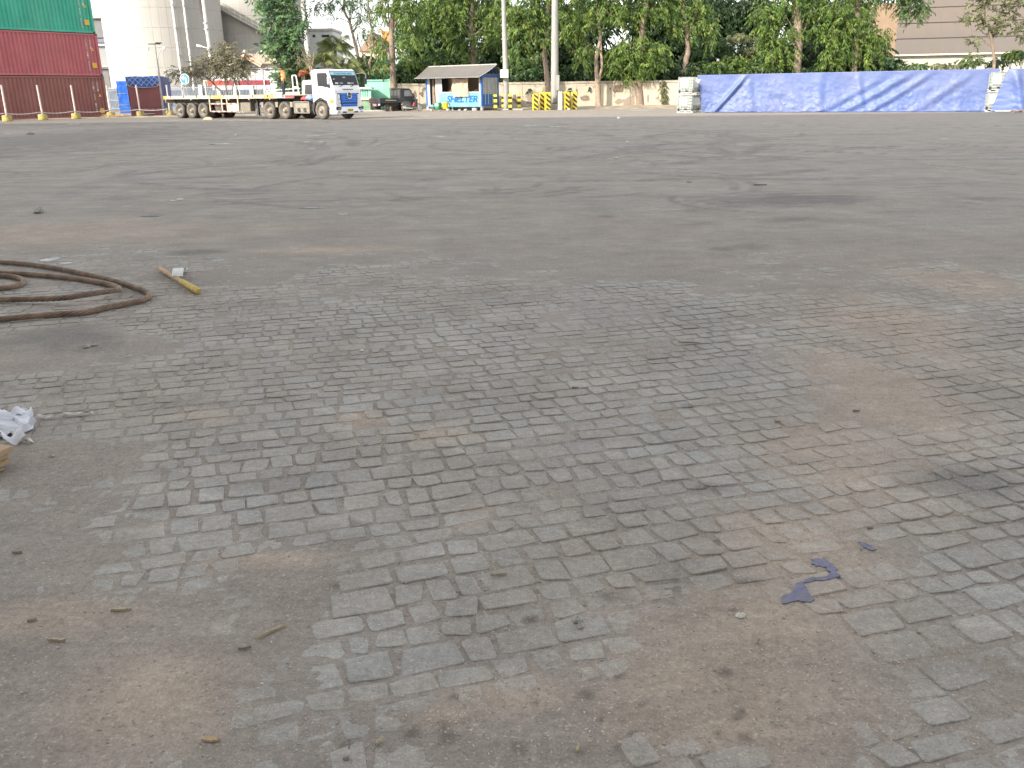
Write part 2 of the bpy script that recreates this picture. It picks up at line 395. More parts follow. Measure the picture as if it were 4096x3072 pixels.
# --- the sheet: fine near the viewer, coarse far away
rows = [.7]
while rows[-1] < 14: rows.append(rows[-1] * 1.0082)
while rows[-1] < 80: rows.append(rows[-1] * 1.013)
while rows[-1] < 420: rows.append(rows[-1] * 1.06)
NC = 440
YY = np.repeat(np.array(rows), NC + 1); XX = (np.tile(np.linspace(-1, 1, NC + 1), len(rows))) * (.75 * YY + 2.6)
ZZ = dirt_z(XX, YY)
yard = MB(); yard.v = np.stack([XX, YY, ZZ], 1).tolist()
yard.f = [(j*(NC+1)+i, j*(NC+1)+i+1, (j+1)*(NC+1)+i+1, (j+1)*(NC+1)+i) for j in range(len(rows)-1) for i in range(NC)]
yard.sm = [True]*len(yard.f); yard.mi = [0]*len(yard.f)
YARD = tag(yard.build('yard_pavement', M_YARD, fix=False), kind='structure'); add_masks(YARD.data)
tag(MB().box(-700, 700, -300, 900, -.6, -.08).build('ground', mk('bare_ground', (.15, .14, .125), .9, .2, .05, world=True)), kind='structure')

# --- setts
A_S = R(16); su = Vector((math.cos(A_S), math.sin(A_S))); sv = Vector((-math.sin(A_S), math.cos(A_S)))
rs = random.Random(11); stones = []
v = -2.0
while v < 14:
    th = rs.uniform(.086, .142); u = -9.5 + rs.uniform(0, .2)
    while u < 12:
        ln = rs.choice((rs.uniform(.078, .12), rs.uniform(.1, .155), rs.uniform(.088, .13), rs.uniform(.145, .2)))
        c = su * (u + ln / 2) + sv * (v + th / 2)
        if .95 < c.y < 12.5 and abs(c.x) < .64 * c.y + 1.7 and rs.random() > .012:
            stones.append((c.x, c.y, ln, th, u, v))
        u += ln
    v += th
def sett(x, y, ln, th, u, v):
    r = random.Random(int(u * 9973) * 131 + int(v * 7919))
    gap = r.uniform(.0015, .0055); hu, hv = ln / 2 - gap, th / 2 - gap
    pts = []
    for sx_, sy_ in ((-1,-1),(1,-1),(1,1),(-1,1)):
        cu_, cv_ = sx_ * hu + r.uniform(-.016, .006) * sx_, sy_ * hv + r.uniform(-.015, .005) * sy_
        k = r.uniform(.004, .02)
        a_, b_ = (cu_, cv_ - sy_ * k), (cu_ - sx_ * k * r.uniform(.8, 1.5), cv_)
        mid = ((a_[0] + b_[0]) / 2 + sx_ * k * .22, (a_[1] + b_[1]) / 2 + sy_ * k * .22)
        pts += [a_, mid, b_] if sx_ * sy_ > 0 else [b_, mid, a_]
    # order corners run around: fix by angle
    pts.sort(key=lambda p: math.atan2(p[1], p[0]))
    zt = r.gauss(0, .001); tu, tv = r.gauss(0, .008), r.gauss(0, .008)
    rings = []
    for k, dz in ((.93, .0), (.985, -.002), (1.01, -.008), (1.02, -.03)):
        rings.append([(su * (p[0] * k) + sv * (p[1] * k)) for p in pts])
    vsx = []
    for ring, dz in zip(rings, (0, -.0018, -.008, -.03)):
        for q, p in zip(ring, pts): vsx.append((x + q.x, y + q.y, zt + dz + tu * p[0] + tv * p[1] + .0))
    n = len(pts); f = [tuple(range(n))]
    for k in range(3): f += [(k*n+i, (k+1)*n+i, (k+1)*n+(i+1) % n, k*n+(i+1) % n) for i in range(n)]
    g = r.uniform(.94, 1.07); w = r.uniform(-.015, .03)
    return vsx, f, (g * (1 + w), g, g * (1 - w))
def in_view(p):
    d = Vector((p[0], p[1], -CAM_H)); w = d.dot(C_FWD); return w > .2 and abs(d.dot(C_RIGHT) / w) < 2048 / FPX and abs(d.dot(C_UP) / w) < 1536 / FPX
def tinted(me, cols):
    a = me.color_attributes.new('tint', 'FLOAT_COLOR', 'POINT'); a.data.foreach_set('color', np.array(cols, dtype=np.float32).ravel())
cov = cover_at([s[0] for s in stones], [s[1] for s in stones])
cand = [s + (c,) for s, c in zip(stones, cov) if c < .0135]
vis = sorted([s for s in cand if in_view(s) and s[6] < .0075], key=lambda s: (s[0]**2 + s[1]**2 + 2.25) / (s[2] * s[3] * 45))[:300]
vset = set(id(s) for s in vis)
for s in vis:
    V_, F_, t = sett(*s[:6]); c = Vector((s[0], s[1], 0))
    b = MB().add([(p[0]-c.x, p[1]-c.y, p[2]) for p in V_], F_); me = b.mesh('sett', M_SETT)
    tinted(me, [(*t, 1)] * len(me.vertices)); add_masks(me, c); o = obj_from('sett', me, YARD, c)
rest = MB(); cols = []
for s in cand:
    if id(s) in vset: continue
    V_, F_, t = sett(*s[:6]); rest.add(V_, F_); cols += [(*t, 1)] * len(V_)
me = rest.mesh('setts_beyond', M_SETT, fix=False); tinted(me, cols); add_masks(me)
tag(obj_from('distant_setts', me, YARD), kind='stuff')

# --- grit and crumbs lying about
def crumb(r, s, flat=.55):
    n = 5; top = [(math.cos(2*math.pi*k/n) * s * r.uniform(.6, 1), math.sin(2*math.pi*k/n) * s * r.uniform(.6, 1)) for k in range(n)]
    vs = [(p[0], p[1], 0) for p in top] + [(p[0]*.6, p[1]*.6, s * flat * r.uniform(.6, 1.2)) for p in top]
    return vs, [tuple(range(n, 2*n))] + [(i, (i+1) % n, n+(i+1) % n, n+i) for i in range(n)]
def scatter_grit(name, n, gen, sizes, mat, label, seed, flat=.55):
    r = random.Random(seed); b = MB()
    for _ in range(n):
        px, py = gen(r); p = G(px, py)
        s = r.uniform(*sizes); V_, F_ = crumb(r, s, flat); a = r.uniform(0, 6.3); st = r.uniform(1, 2.2)
        z = max(float(dirt_z(p.x, p.y)), -.002)
        b.add([(p.x + (q[0]*st) * math.cos(a) - q[1] * math.sin(a), p.y + (q[0]*st) * math.sin(a) + q[1] * math.cos(a), z + q[2]) for q in V_], F_)
    return tag(b.build(name, mat), label, 'grit', kind='stuff')
M_GRIT = mk('grey_grit', (.3, .27, .24), .9, .35, 30, world=True)
M_PALEGRIT = mk('pale_crumb', (.55, .5, .4), .85, .2, 20, world=True)
def gen_all(r): return r.uniform(0, 4096), 1000 + 2050 * math.sqrt(r.random())
def gen_low(r): return r.uniform(700, 4000), 2400 + 660 * r.random()
def gen_heap(r):
    c = r.choice(((3150, 2620, 200, 90), (2050, 2720, 260, 120), (1800, 2860, 130, 60), (3100, 2450, 160, 60), (3700, 2700, 300, 200), (2300, 2950, 500, 100)))
    return r.gauss(c[0], c[2] * .6), min(3060, r.gauss(c[1], c[3] * .6))
scatter_grit('grit', 2600, gen_all, (.0016, .0046), M_GRIT, 'fine grey grit strewn over the cobbled foreground', 3)
scatter_grit('pale_crumbs', 420, lambda r: gen_heap(r) if r.random() < .6 else gen_low(r), (.0012, .0034), M_PALEGRIT, 'pale grain-like crumbs spilled over the near cobbles', 4, .7)
# ================================================================== large structure
# unseen tall block added behind the viewer to cast shade over the near yard
shade_blk = thing('shade_block', 'tall pale grey block added out of view behind the viewer to shade the near yard', 'shade_block', (-42, -16, 0))
M_SHADE_BLOCK = mk('shade_block_cladding', (.45, .45, .44), .7, .08, .3, world=True)
MB().box(-68, 67, -14, 0, 0, 51.4).build('wall', M_SHADE_BLOCK, shade_blk); MB().box(-68.4, 67.4, -14.4, .4, 51.4, 52).build('roof', M_STEEL, shade_blk)  # wall and roof of the added unseen shade block
for k in range(6):
    d = MB().box(-58 + k*21, -52 + k*21, .02, .12, 0, 6).build('door', M_STEEL, shade_blk); MB().box(-55.3 + k*21, -55 + k*21, .12, .2, 1, 1.3).build('handle', M_BLACK, d)  # doors and handles belong to the added unseen shade block

# --- silos
M_SILO = mk('silo_concrete', (.36, .345, .315), .8, .05, .2, .1, 6, dirt=(.24, .24, .24), dscale=.5, damt=.55, dlo=.5, dhi=.75, streak=True)
M_PIPE = mk('white_pipe', (.75, .74, .72), .5, .05, 2)
M_RUST = mk('rust_stain', (.34, .22, .19), .85, .3, 2)
def silo(label, u, Y, rad, h, pipes, stair=None, ribs=28):
    X = colx(u, Y); s = thing('silo', label, 'silo', (X, Y, 0), 0, 'concrete silos')
    prof = [(rad + .25, 0), (rad + .25, .5), (rad, .5)]; z = 2.6
    while z < h:
        prof += [(rad, z - .03), (rad - .035, z - .015), (rad - .035, z + .015), (rad, z + .03)]; z += 2.45
    prof += [(rad, h), (0, h + .25)]
    MB().lathe(prof, 96, smooth=False).build('shell', M_SILO, s)
    MB().lathe([(rad + .002, h - .35), (rad + .06, h - .35), (rad + .06, h), (rad + .002, h)], 96).build('rim', M_SILO, s)
    face = math.atan2(-Y, -X)                                  # direction towards the viewer
    for k in range(ribs):                                      # shallow joints between the formwork strips
        a = face + R(-100 + 200 * k / (ribs - 1))
        b = MB(); c = Vector((math.cos(a), math.sin(a), 0)); t = Vector((-math.sin(a), math.cos(a), 0))
        b.add([c*(rad+.012) - t*.07 + Vector((0,0,.5)), c*(rad+.012) + t*.07 + Vector((0,0,.5)), c*(rad+.012) + t*.07 + Vector((0,0,h-.5)), c*(rad+.012) - t*.07 + Vector((0,0,h-.5)),
               c*(rad-.1) - t*.11 + Vector((0,0,.5)), c*(rad-.1) + t*.11 + Vector((0,0,.5)), c*(rad-.1) + t*.11 + Vector((0,0,h-.5)), c*(rad-.1) - t*.11 + Vector((0,0,h-.5))],
              [(0,1,2,3),(0,4,5,1),(1,5,6,2),(2,6,7,3),(3,7,4,0)]).build('panel_joint', M_SILO, s)
    for px, r in pipes:
        off = max(-.98, min(.98, (px - u) / (FPX / (Y * cP + .5) * rad)))
        a = face + math.asin(off); c = Vector((math.cos(a), math.sin(a), 0)) * (rad + r + .12)
        p = MB().cyl(c, c + Vector((0,0,h)), r, n=8).build('downpipe', M_PIPE, s)
        for z in (3.2, 6.5, 9.8, 12.6):
            q = MB(); q.cyl(c + Vector((0,0,z)), c + Vector((0,0,z+.18)), r + .09, n=8); q.bar(c + Vector((0,0,z+.09)), c * ((rad - .02) / c.length) + Vector((0,0,z+.09)), .1)
            q.build('pipe_bracket', M_STEEL, p)
    if stair:
        st = MB(); rail = MB(); n = 90
        pts = []
        for k in range(n + 1):
            a = face + R(stair[0] + (stair[1] - stair[0]) * k / n); pts.append((a, stair[2] + (stair[3] - stair[2]) * k / n))
        def helix(rr, dz): return [Vector((math.cos(a)*rr, math.sin(a)*rr, z + dz)) for a, z in pts]
        for rr in (rad + .08, rad + .95):
            st.tube(helix(rr, 0), .12, 6)
        for i in range(n): st.bar(helix(rad + .08, .05)[i], helix(rad + .95, .05)[i], .26, .04)
        for dz in (.55, 1.1): rail.tube(helix(rad + .95, dz), .035, 5)
        for i in range(0, n + 1, 3): rail.cyl(helix(rad + .95, 0)[i], helix(rad + .95, 1.1)[i], .03, n=5)
        so = st.build('stair', M_SILO, s); rail.build('railing', M_CREAM, so)
    return s
s1 = silo('nearer pale concrete silo just right of the container stack', 696, 130, 7.83, 14.4, ((734, .13), (772, .13)), None)
sb = MB()
rr = random.Random(4); fc = math.atan2(-130, -colx(696, 130))
for k in range(16):
    a = fc + math.asin(.66) + rr.uniform(-.045, .045); z = 12.6 + rr.uniform(-.8, 1.8); w = rr.uniform(.006, .02); hh = rr.uniform(.15, .7)
    sb.add([(math.cos(a+dx)*7.852, math.sin(a+dx)*7.852, z+dz) for dx, dz in ((-w, 0), (0, -hh*.6), (w, 0), (w*.7, hh), (-w*.5, hh*.8))], [(0,1,2,3,4)])
sb.build('rust_patch', M_RUST, s1)
silo('farther concrete silo with spiral stair, half behind the tall green tree', 1041, 144, 8.0, 25, ((1225, .12),), (-75, 75, 17.2, 4.4))

# --- service block between containers and silo
def rect_wall(b, u0, u1, y0, y1, Y, th=.3, mi=0):
    p = at(u0, y1, Y); q = at(u1, y0, Y); zz0 = max(p.z, 0.0)
    return b.box(p.x, q.x, Y, Y + th, zz0, q.z, mi)
M_GREYWALL = mk('grey_cladding', (.16, .16, .16), .8, .08, .5, dirt=(.12, .12, .12), damt=.4)
M_PALEWALL = mk('pale_plaster', (.52, .53, .51), .8, .06, .6, dirt=(.34, .33, .31), damt=.4, streak=True)
sbk = thing('service_block', 'narrow grey banded block between container stack and silo', 'building')
for nm, y0, y1, m, d in (('wall', 76, 153, M_GREYWALL, 6), ('band', 154, 173, mk('slate_band', (.12, .13, .17), .6), 6.2), ('ledge', 174, 187, M_CONC, 6.4), ('wall', 188, 272, mk('pale_block', (.26, .27, .26), .8, .06, .6), 6), ('sill', 272.5, 276, M_WHITE, 6.5), ('wall', 277, 420, M_GREYWALL, 6)):
    rect_wall(MB(), 200, 432, y0, y1, 140 - (d - 6), d).build(nm, m, sbk)
bx = at(200, 76, 140); bx2 = at(432, 76, 140)
MB().box(bx.x - .2, bx2.x + .2, 139.5, 147, bx.z, bx.z + .3).build('roof', M_CONC, sbk)
lw = thing('guard_hut', 'low white hut with dark doorway behind the container fence', 'hut')
rect_wall(MB(), 395, 506, 356, 432, 98, 4).build('wall', M_WHITE, lw)
rect_wall(MB(), 470, 491, 372, 432, 97.97, .03).build('doorway', M_DARKMETAL, lw); rect_wall(MB(), 385, 512, 350, 356, 97.6, 5).build('roof', M_CONC, lw)

# --- gate canopy behind the trailer
cn = thing('gate_canopy', 'open gabled canopy with cream tiled roof behind the flatbed trailer', 'canopy')
M_TILE = mk('cream_roof_tile', (.62, .47, .36), .8, .12, 3, dirt=(.4, .3, .22), damt=.4)
YC = 92; ap = at(978, 219, YC); er = at(1046, 258, YC); el_ = Vector((2*ap.x - er.x, YC, er.z)); D = Vector((4.0, 5.0, 0))
def slab(a, b, c, d, th):
    n = (b - a).cross(d - a).normalized() * th
    if n.z < 0: n = -n
    return MB().add([a, b, c, d, a+n, b+n, c+n, d+n], [(0,1,2,3),(7,6,5,4),(0,4,5,1),(1,5,6,2),(2,6,7,3),(3,7,4,0)])
rfR = slab(ap, er, er + D, ap + D, .12).build('roof', M_TILE, cn); slab(el_, ap, ap + D, el_ + D, .12).build('roof', M_TILE, cn)
rb = MB()
for k in range(1, 9): rb.bar(ap + D*k/9 + Vector((0,0,.14)), er + D*k/9 + Vector((0,0,.14)), .06)
rb.build('roof_rib', M_TILE, rfR)
f = MB(); f.bar(ap + Vector((0,-.12,-.1)), er + Vector((0,-.12,-.1)), .1, .36); f.bar(ap + Vector((0,-.12,-.1)), el_ + Vector((0,-.12,-.1)), .1, .36); f.build('fascia', mk('cream_fascia', (.72, .52, .36), .7), cn)
f = MB()
for q in range(12):
    a_ = ap.lerp(er, (q+.5)/12); f.cbox((a_.x, YC - .20, a_.z - .1), (.11, .05, .16))
f.build('fascia_vent', mk('salmon_vent', (.6, .3, .2), .7), cn)
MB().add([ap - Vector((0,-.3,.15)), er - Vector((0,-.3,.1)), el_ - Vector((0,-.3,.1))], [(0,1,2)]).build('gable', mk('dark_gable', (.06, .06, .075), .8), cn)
MB().bar(el_ + Vector((0,0,-.25)), er + Vector((.3,0,-.25)), .3, .2).build('tie_beam', M_DARKMETAL, cn)
for p in (er, el_, er + D, el_ + D): MB().box(p.x-.12, p.x+.12, p.y-.12, p.y+.12, 0, p.z - .1).build('column', M_STEEL, cn)
for z in (2.6, 3.9): MB().bar((el_.x, YC, z), (er.x + 4, YC + 5, z), .1).build('cross_rail', M_STEEL, cn)
hl = at(1070, 278, 95); b = MB().cyl((hl.x, 95, hl.z + .9), hl, .02, n=6); b.lathe([(.04, .1), (.1, .05), (.28, -.12)], 12, tuple(hl)); b.build('hanging_lamp', M_DARKMETAL, cn)
gb = thing('office_block', 'grey wall with small white window behind the red gantry beam', 'building')
rect_wall(MB(), 860, 1120, 262, 400, 106, 5).build('wall', M_PALEWALL, gb)
w_ = rect_wall(MB(), 888, 916, 300, 322, 105.9, .1).build('window', M_WHITE, gb); rect_wall(MB(), 892, 912, 304, 313, 105.86, .04).build('pane', M_GLASS, w_)
MB().box(at(850,262,106).x, at(1130,262,106).x, 105.5, 111.5, at(860,262,106).z, at(860,262,106).z+.3).build('roof', M_CONC, gb)

# --- steel fence with white pillars behind trailer
YF = 84
fn = thing('steel_fence', 'blue grey steel bar fence with white pillars behind the trailer', 'fence')
M_FENCE = mk('blue_grey_steel', (.3, .35, .42), .5, .1, 2)
us = [425, 500, 668, 735, 808, 876, 945, 1012, 1085]; ztop = at(808, 346, YF).z
for i, u in enumerate(us):
    x = colx(u, YF, 1); wd = .16 if u in (808, 945, 1012) else .05
    MB().box(x-wd, x+wd, YF-wd, YF+wd, 0, ztop + (.15 if wd > .1 else 0)).build('pillar' if wd > .1 else 'post', M_WHITE if wd > .1 else M_FENCE, fn)
    if i:
        x0 = colx(us[i-1], YF, 1) + .17; x1 = x - .17
        for z in (.35, 1.1, ztop - .12): MB().box(x0, x1, YF-.03, YF+.03, z, z+.06).build('rail', M_FENCE, fn)
        b = MB(); n = int((x1-x0)/.13)
        for k in range(n): xx = x0 + (x1-x0)*(k+.5)/n; b.box(xx-.014, xx+.014, YF-.014, YF+.014, .2, ztop)
        b.build('bars', M_FENCE, fn)
        MB().box(x0, x1, YF+.05, YF+.07, .3, ztop - .3).build('infill_sheet', mk('slate_sheet%d' % i, (.16+.03*(i % 3), .19+.03*(i % 3), .24+.02*(i % 2)), .5, .2, 1), fn)
# --- red height gantry
gt = thing('height_gantry', 'long red height limit beam on thin white posts behind the trailer', 'gantry')
YG = 79; a_ = at(833, 343, YG); b_ = at(908, 322, YG); c_ = at(1077, 322, YG)
MB().box(a_.x, b_.x, YG-.15, YG+.15, a_.z, b_.z).build('beam', mk('bright_red_beam', (.55, .1, .08), .55, .2, 3), gt)
MB().box(b_.x + .003, c_.x, YG-.14, YG+.14, a_.z, b_.z).build('beam', mk('maroon_beam', (.3, .05, .07), .6, .15, 3), gt)
MB().box(a_.x - .35, a_.x - .003, YG-.16, YG+.16, a_.z-.02, b_.z+.04).build('end_plate', M_CREAM, gt)
for u, tilt in ((838, 0), (962, -.35), (976, -.35), (1072, 0)):
    x = colx(u, YG); MB().cyl((x, YG - .22, 0), (x + tilt, YG - .22, (b_.z if not tilt else 4.3)), .055, n=8).build('post', M_WHITE, gt)

# --- boundary wall
M_PLASTER = mk('peeling_plaster', (.47, .425, .335), .85, .1, 1.1, .2, 12, dirt=(.25, .2, .16), dscale=.75, damt=.85, dlo=.585, dhi=.6, world=True)
M_COPING = mk('weathered_coping', (.4, .35, .29), .85, .15, 1.5, dirt=(.2, .17, .14), damt=.6, world=True)
WA = Vector((colx(1578, 84.3), 84.3)); WB = Vector((colx(2600, 79), 79)); wd_ = (WB - WA).normalized(); ang = math.atan2(wd_.y, wd_.x)
wall = thing('boundary_wall', 'cream precast panel boundary wall with peeling plaster under the trees', 'wall', (WA.x, WA.y, 0), ang)
PN = 27; PW = 2.42; WH_ = 2.28
pm = MB().box(.1, PW-.1, -.05, .05, .05, WH_-.22).mesh('panel', M_PLASTER, .012); qm = MB().box(-.098, .098, -.09, .09, 0, WH_-.2).mesh('post', M_PLASTER, .012)
cm = MB().box(0.004, PW-.004, -.13, .13, WH_-.198, WH_).mesh('coping', M_COPING, .015); lm = MB().box(.104, PW-.104, -.075, -.052, WH_-.36, WH_-.22).mesh('top_rail', M_PLASTER)
rw = random.Random(2)
for k in range(PN):
    dz = rw.uniform(-.015, .015)
    obj_from('panel', pm, wall, (k*PW, rw.uniform(-.012, .012), dz)); obj_from('post', qm, wall, (k*PW, 0, dz)); obj_from('coping', cm, wall, (k*PW, 0, dz)); obj_from('top_rail', lm, wall, (k*PW, 0, dz))
def on_wall(s, off=0, z=0): return Vector((WA.x + wd_.x*s + wd_.y*off, WA.y + wd_.y*s - wd_.x*off, z))   # off towards the viewer
# patches where render has come off (own shapes, 3 mm proud)
M_PATCH = mk('bare_mortar', (.2, .155, .12), .95, .25, 3, .4, 20)
def patch(u, v, w, h, seed):
    s = (colx(u, 82 - (u-1600)*.004, 1) - WA.x) / wd_.x; z = at(u, v, 82 - (u-1600)*.004).z
    r = random.Random(seed); n = 14; pts = []
    for k in range(n):
        a = 2*math.pi*k/n; q = r.uniform(.65, 1.15); pts.append((s + math.cos(a)*w/2*q, z + math.copysign(abs(math.sin(a))**.6, math.sin(a))*h/2*q))
    MB().prism(pts, -.062, -.05, 'y').build('bare_patch', M_PATCH, wall)
for i, a in enumerate(((1652, 380, .35, .9), (1680, 374, .6, .3), (2060, 392, .5, .6), (2308, 372, .35, .8), (2345, 395, .9, .5), (2480, 355, 1.0, .7), (1735, 400, .3, .8), (2070, 410, .5, .3), (2600, 395, .15, .8))): patch(*a, 30 + i)
# --- earth verge along the wall
M_VERGE = mk('verge_earth', (.3, .245, .18), .95, .25, 1.2, .5, 8, dirt=(.5, .44, .34), dscale=.8, damt=.7, dlo=.5, dhi=.65, world=True)
def vg(u, v):
    s = -14 + 70*u; off = 5.6 - 1.6*smooth(0, 24, s) - 5.5*v
    p = on_wall(s, off + fbm(s*.6, .3, 3, 4)*1.2*(1-v))
    z = .0157 + (smooth(0, .35, v) * (.12 + .5*float(fbm(s*.5, v*4, 4, 6)) * .35 + .14*v)) - .02*(v < .01)
    return (p.x, p.y, max(float(z), .0 if v < .01 else .018))
tag(MB().grid(vg, 260, 14).build('verge', M_VERGE), kind='structure')
def bank(u, v):                                            # planted slope rising behind the wall
    s = 24 + 40*u; z = .1 + 4.6*smooth(0, .8, v)*smooth(-.02, .25, u)*(1 - .92*smooth(.38, .62, u)); p = on_wall(s, -1.2 - 13*v); q = float(fbm(s*.4, v*5, 4, 9))
    return (p.x, p.y, z + q*.7)
tag(MB().grid(bank, 70, 24).build('bank', mk('bank_soil', (.09, .06, .04), .95, .3, 1.2, .6, 5, dirt=(.06, .08, .03), dscale=.9, damt=.7, world=True)), kind='structure')

# --- green gatehouse beside the truck
M_MINT = mk('mint_paint', (.3, .68, .5), .65, .08, 1.2, dirt=(.2, .38, .28), dscale=1.2, damt=.45, streak=True)
M_GREENDK = mk('deep_green_paint', (.04, .3, .19), .6, .12, 1.5)
gh = thing('gatehouse', 'mint green gatehouse wall with dark green hall behind, beside truck cab', 'building')
YM = 80.5
rect_wall(MB(), 1466, 1556, 324, 445, YM, .2).build('screen_wall', M_MINT, gh)
rect_wall(MB(), 1556.3, 1566, 316, 445, YM - .05, .3).build('post', M_MINT, gh)
rect_wall(MB(), 1462, 1567, 318, 323.7, YM - .1, .4).build('coping', M_MINT, gh)
rect_wall(MB(), 1425, 1562, 276, 445, 86, 5).build('hall_wall', M_GREENDK, gh)
for u0, u1 in ((1503, 1507), (1523, 1526), (1546, 1550), (1436, 1440), (1455, 1459)): rect_wall(MB(), u0, u1, 282, 330, 85.9, .1).build('column', M_MINT, gh)
for u0 in (1508, 1528): w_ = rect_wall(MB(), u0, u0+14, 288, 318, 85.93, .06).build('window', mk('mint_frame%d' % u0, (.35, .7, .55), .6), gh); rect_wall(MB(), u0+2, u0+6, 290, 316, 85.9, .03).build('pane', M_GLASS, w_); rect_wall(MB(), u0+8, u0+12, 290, 316, 85.9, .03).build('pane', M_GLASS, w_)
p = at(1418, 276, 86); q = at(1568, 276, 86); MB().prism([(p.x, p.z), (q.x, p.z), (q.x-.6, p.z+.9), (p.x+.6, p.z+.9)], 85.4, 91.6, 'y').build('roof', mk('green_sheet_roof', (.05, .3, .2), .6), gh)
bo = thing('ticket_booth', 'small green booth with slatted front and white ledge beside truck cab', 'booth')
YB = 78.6
rect_wall(MB(), 1420, 1484, 349, 357, YB-.25, 1.9).build('roof', M_WHITE, bo)
rect_wall(MB(), 1425, 1480, 401, 446, YB, 1.4).build('base_wall', mk('worn_green', (.22, .38, .24), .8, .2, 2, dirt=(.35, .36, .28), damt=.5), bo); rect_wall(MB(), 1422, 1483, 388, 400.5, YB-.12, 1.6).build('ledge', M_CREAM, bo)
for u in (1427, 1436, 1445, 1454, 1463, 1472): rect_wall(MB(), u, u+4.5, 357.3, 387.7, YB, .1).build('slat', M_MINT, bo)
for u in (1422, 1478): rect_wall(MB(), u, u+5, 357.3, 387.7, YB-.02, .16).build('post', M_MINT, bo)
rect_wall(MB(), 1425, 1480, 357.3, 387.7, YB+1.3, .1).build('back_wall', M_GREENDK, bo)
kp = [colx(u, 77.2) for u in (1418, 1566)]; MB().box(kp[0], kp[1], 77.1, 77.3, 0, .14).build('kerb', M_CONC, bo)

# --- hangar on the right
hg = thing('hangar', 'large hangar with steep brown sheet roof above the blue tarpaulins', 'building')
M_HROOF = mk('brown_roof_sheet', (.125, .108, .094), .8, .06, .6, dirt=(.16, .12, .092), dscale=.18, damt=.7, dlo=.4, dhi=.7)
M_HWALL = mk('hangar_plaster', (.45, .45, .38), .85, .08, .5, dirt=(.35, .33, .24), damt=.5, streak=True)
e0 = at(3584, 220, 104); e1 = at(4600, 172, 96); hd = (Vector((e1.x, e1.y, 0)) - Vector((e0.x, e0.y, 0))); hl_ = hd.length; hang = math.atan2(hd.y, hd.x)
hg.location = (e0.x, e0.y, 0); hg.rotation_euler = (0, 0, hang); ez = e0.z
MB().box(.4, hl_, .35, 30, 0, ez - .1).build('wall', M_HWALL, hg)
SL = R(50); cw = 2.25
for k in range(7):
    y0 = k*cw*math.cos(SL)*.99; z0 = ez + k*cw*math.sin(SL)*.99; y1 = y0 + cw*math.cos(SL); z1 = z0 + cw*math.sin(SL)
    x0 = -.15 + k*.06; pit = 1.52; n = int(hl_/pit)
    for i in range(n):
        xa, xb = x0 + i*pit, x0 + (i+1)*pit - .003; lift = .05
        if k == 0 and i == 0: shm = {}
        o = MB().add([(xa, y0, z0+lift), (xb, y0, z0+lift), (xb, y1, z1), (xa, y1, z1), (xa, y0, z0+lift-.05), (xb, y0, z0+lift-.05), (xb, y1, z1-.05), (xa, y1, z1-.05)],
                     [(0,1,2,3),(7,6,5,4),(0,4,5,1),(1,5,6,2),(2,6,7,3),(3,7,4,0)]) if i == 0 else None
        if o: me_ = o.mesh('roof_sheet', M_HROOF)
        obj_from('roof_sheet', me_, hg, (i*pit, 0, random.Random(k*50+i).uniform(-.006, .006)))
for k in range(1, 7): MB().box(-.1, hl_, -.05 + k*cw*math.cos(SL)*.99, .03 + k*cw*math.cos(SL)*.99, ez + k*cw*math.sin(SL)*.99 - .03, ez + k*cw*math.sin(SL)*.99 + .075).build('lap_shade_strip', mk('lap_shade_strip%d' % k, (.045, .04, .037), .9), hg)  # dark strips stand in for the shade lines under the sheet laps
MB().box(-.3, hl_, -.22, -.05, ez - .12, ez + .03).build('gutter', M_CREAM, hg)
h2 = thing('shed', 'tan gabled shed end showing beside the hangar roof', 'building')
p = at(3470, 110, 128); q = at(3556, 12, 128); MB().prism([(p.x, 0), (q.x+3, 0), (q.x+3, q.z), (q.x-2, q.z), (p.x, p.z)], 128, 136, 'y').build('wall', mk('tan_sheet', (.3, .21, .14), .8, .1, 1), h2)
MB().bar((p.x - .3, 127.8, p.z+.15), (q.x - 2, 127.8, q.z+.15), .6, .2).build('roof_edge', M_CREAM, h2)

# --- buildings glimpsed between the trunks
def block(name, label, u0, u1, y0, Y, m, dep=6, wins=(), roof=None):
    t = thing(name, label, 'building'); rect_wall(MB(), u0, u1, y0, 460, Y, dep).build('wall', m, t)
    for a, b, c, d in wins: w = rect_wall(MB(), a, b, c, d, Y-.05, .05).build('window', M_STEEL, t); rect_wall(MB(), a+1.5, b-1.5, c+1.5, d-1.5, Y-.08, .03).build('pane', M_GLASS, w)
    p = at(u0-4, y0, Y); q = at(u1+4, y0, Y)
    if roof: MB().prism([(p.x, p.z), (q.x, q.z), ((p.x+q.x)/2, p.z + roof[0])], Y-.4, Y+dep, 'y').build('roof', roof[1], t)
    else: MB().box(p.x, q.x, Y-.3, Y+dep, p.z, p.z+.35).build('roof', M_CONC, t)
    return t
block('office_block', 'pale grey flat block behind the concrete pole, under open sky', 1225, 1330, 124, 150, M_PALEWALL, 8, ((1250, 1262, 138, 150), (1286, 1318, 138, 150)))
block('house', 'cream house with brown tiled roof glimpsed between thin trunks', 1440, 1545, 205, 112, M_CREAM, 7, ((1462, 1480, 222, 245),), (2.2, mk('brown_roof_tile', (.3, .2, .15), .85, .15, 3)))
tk = thing('storage_tank', 'white rounded storage tank half hidden behind roadside foliage', 'tank')
p = at(1600, 186, 108); q = at(1676, 186, 108); b = MB(); b.M = T(p.x, 108, p.z) @ Matrix.Rotation(R(90), 4, 'Y'); L_ = q.x - p.x
b.lathe([(0, -.4), (.5, -.3), (.85, 0), (.85, L_), (.5, L_+.3), (0, L_+.4)], 24).build('shell', M_WHITE, tk)
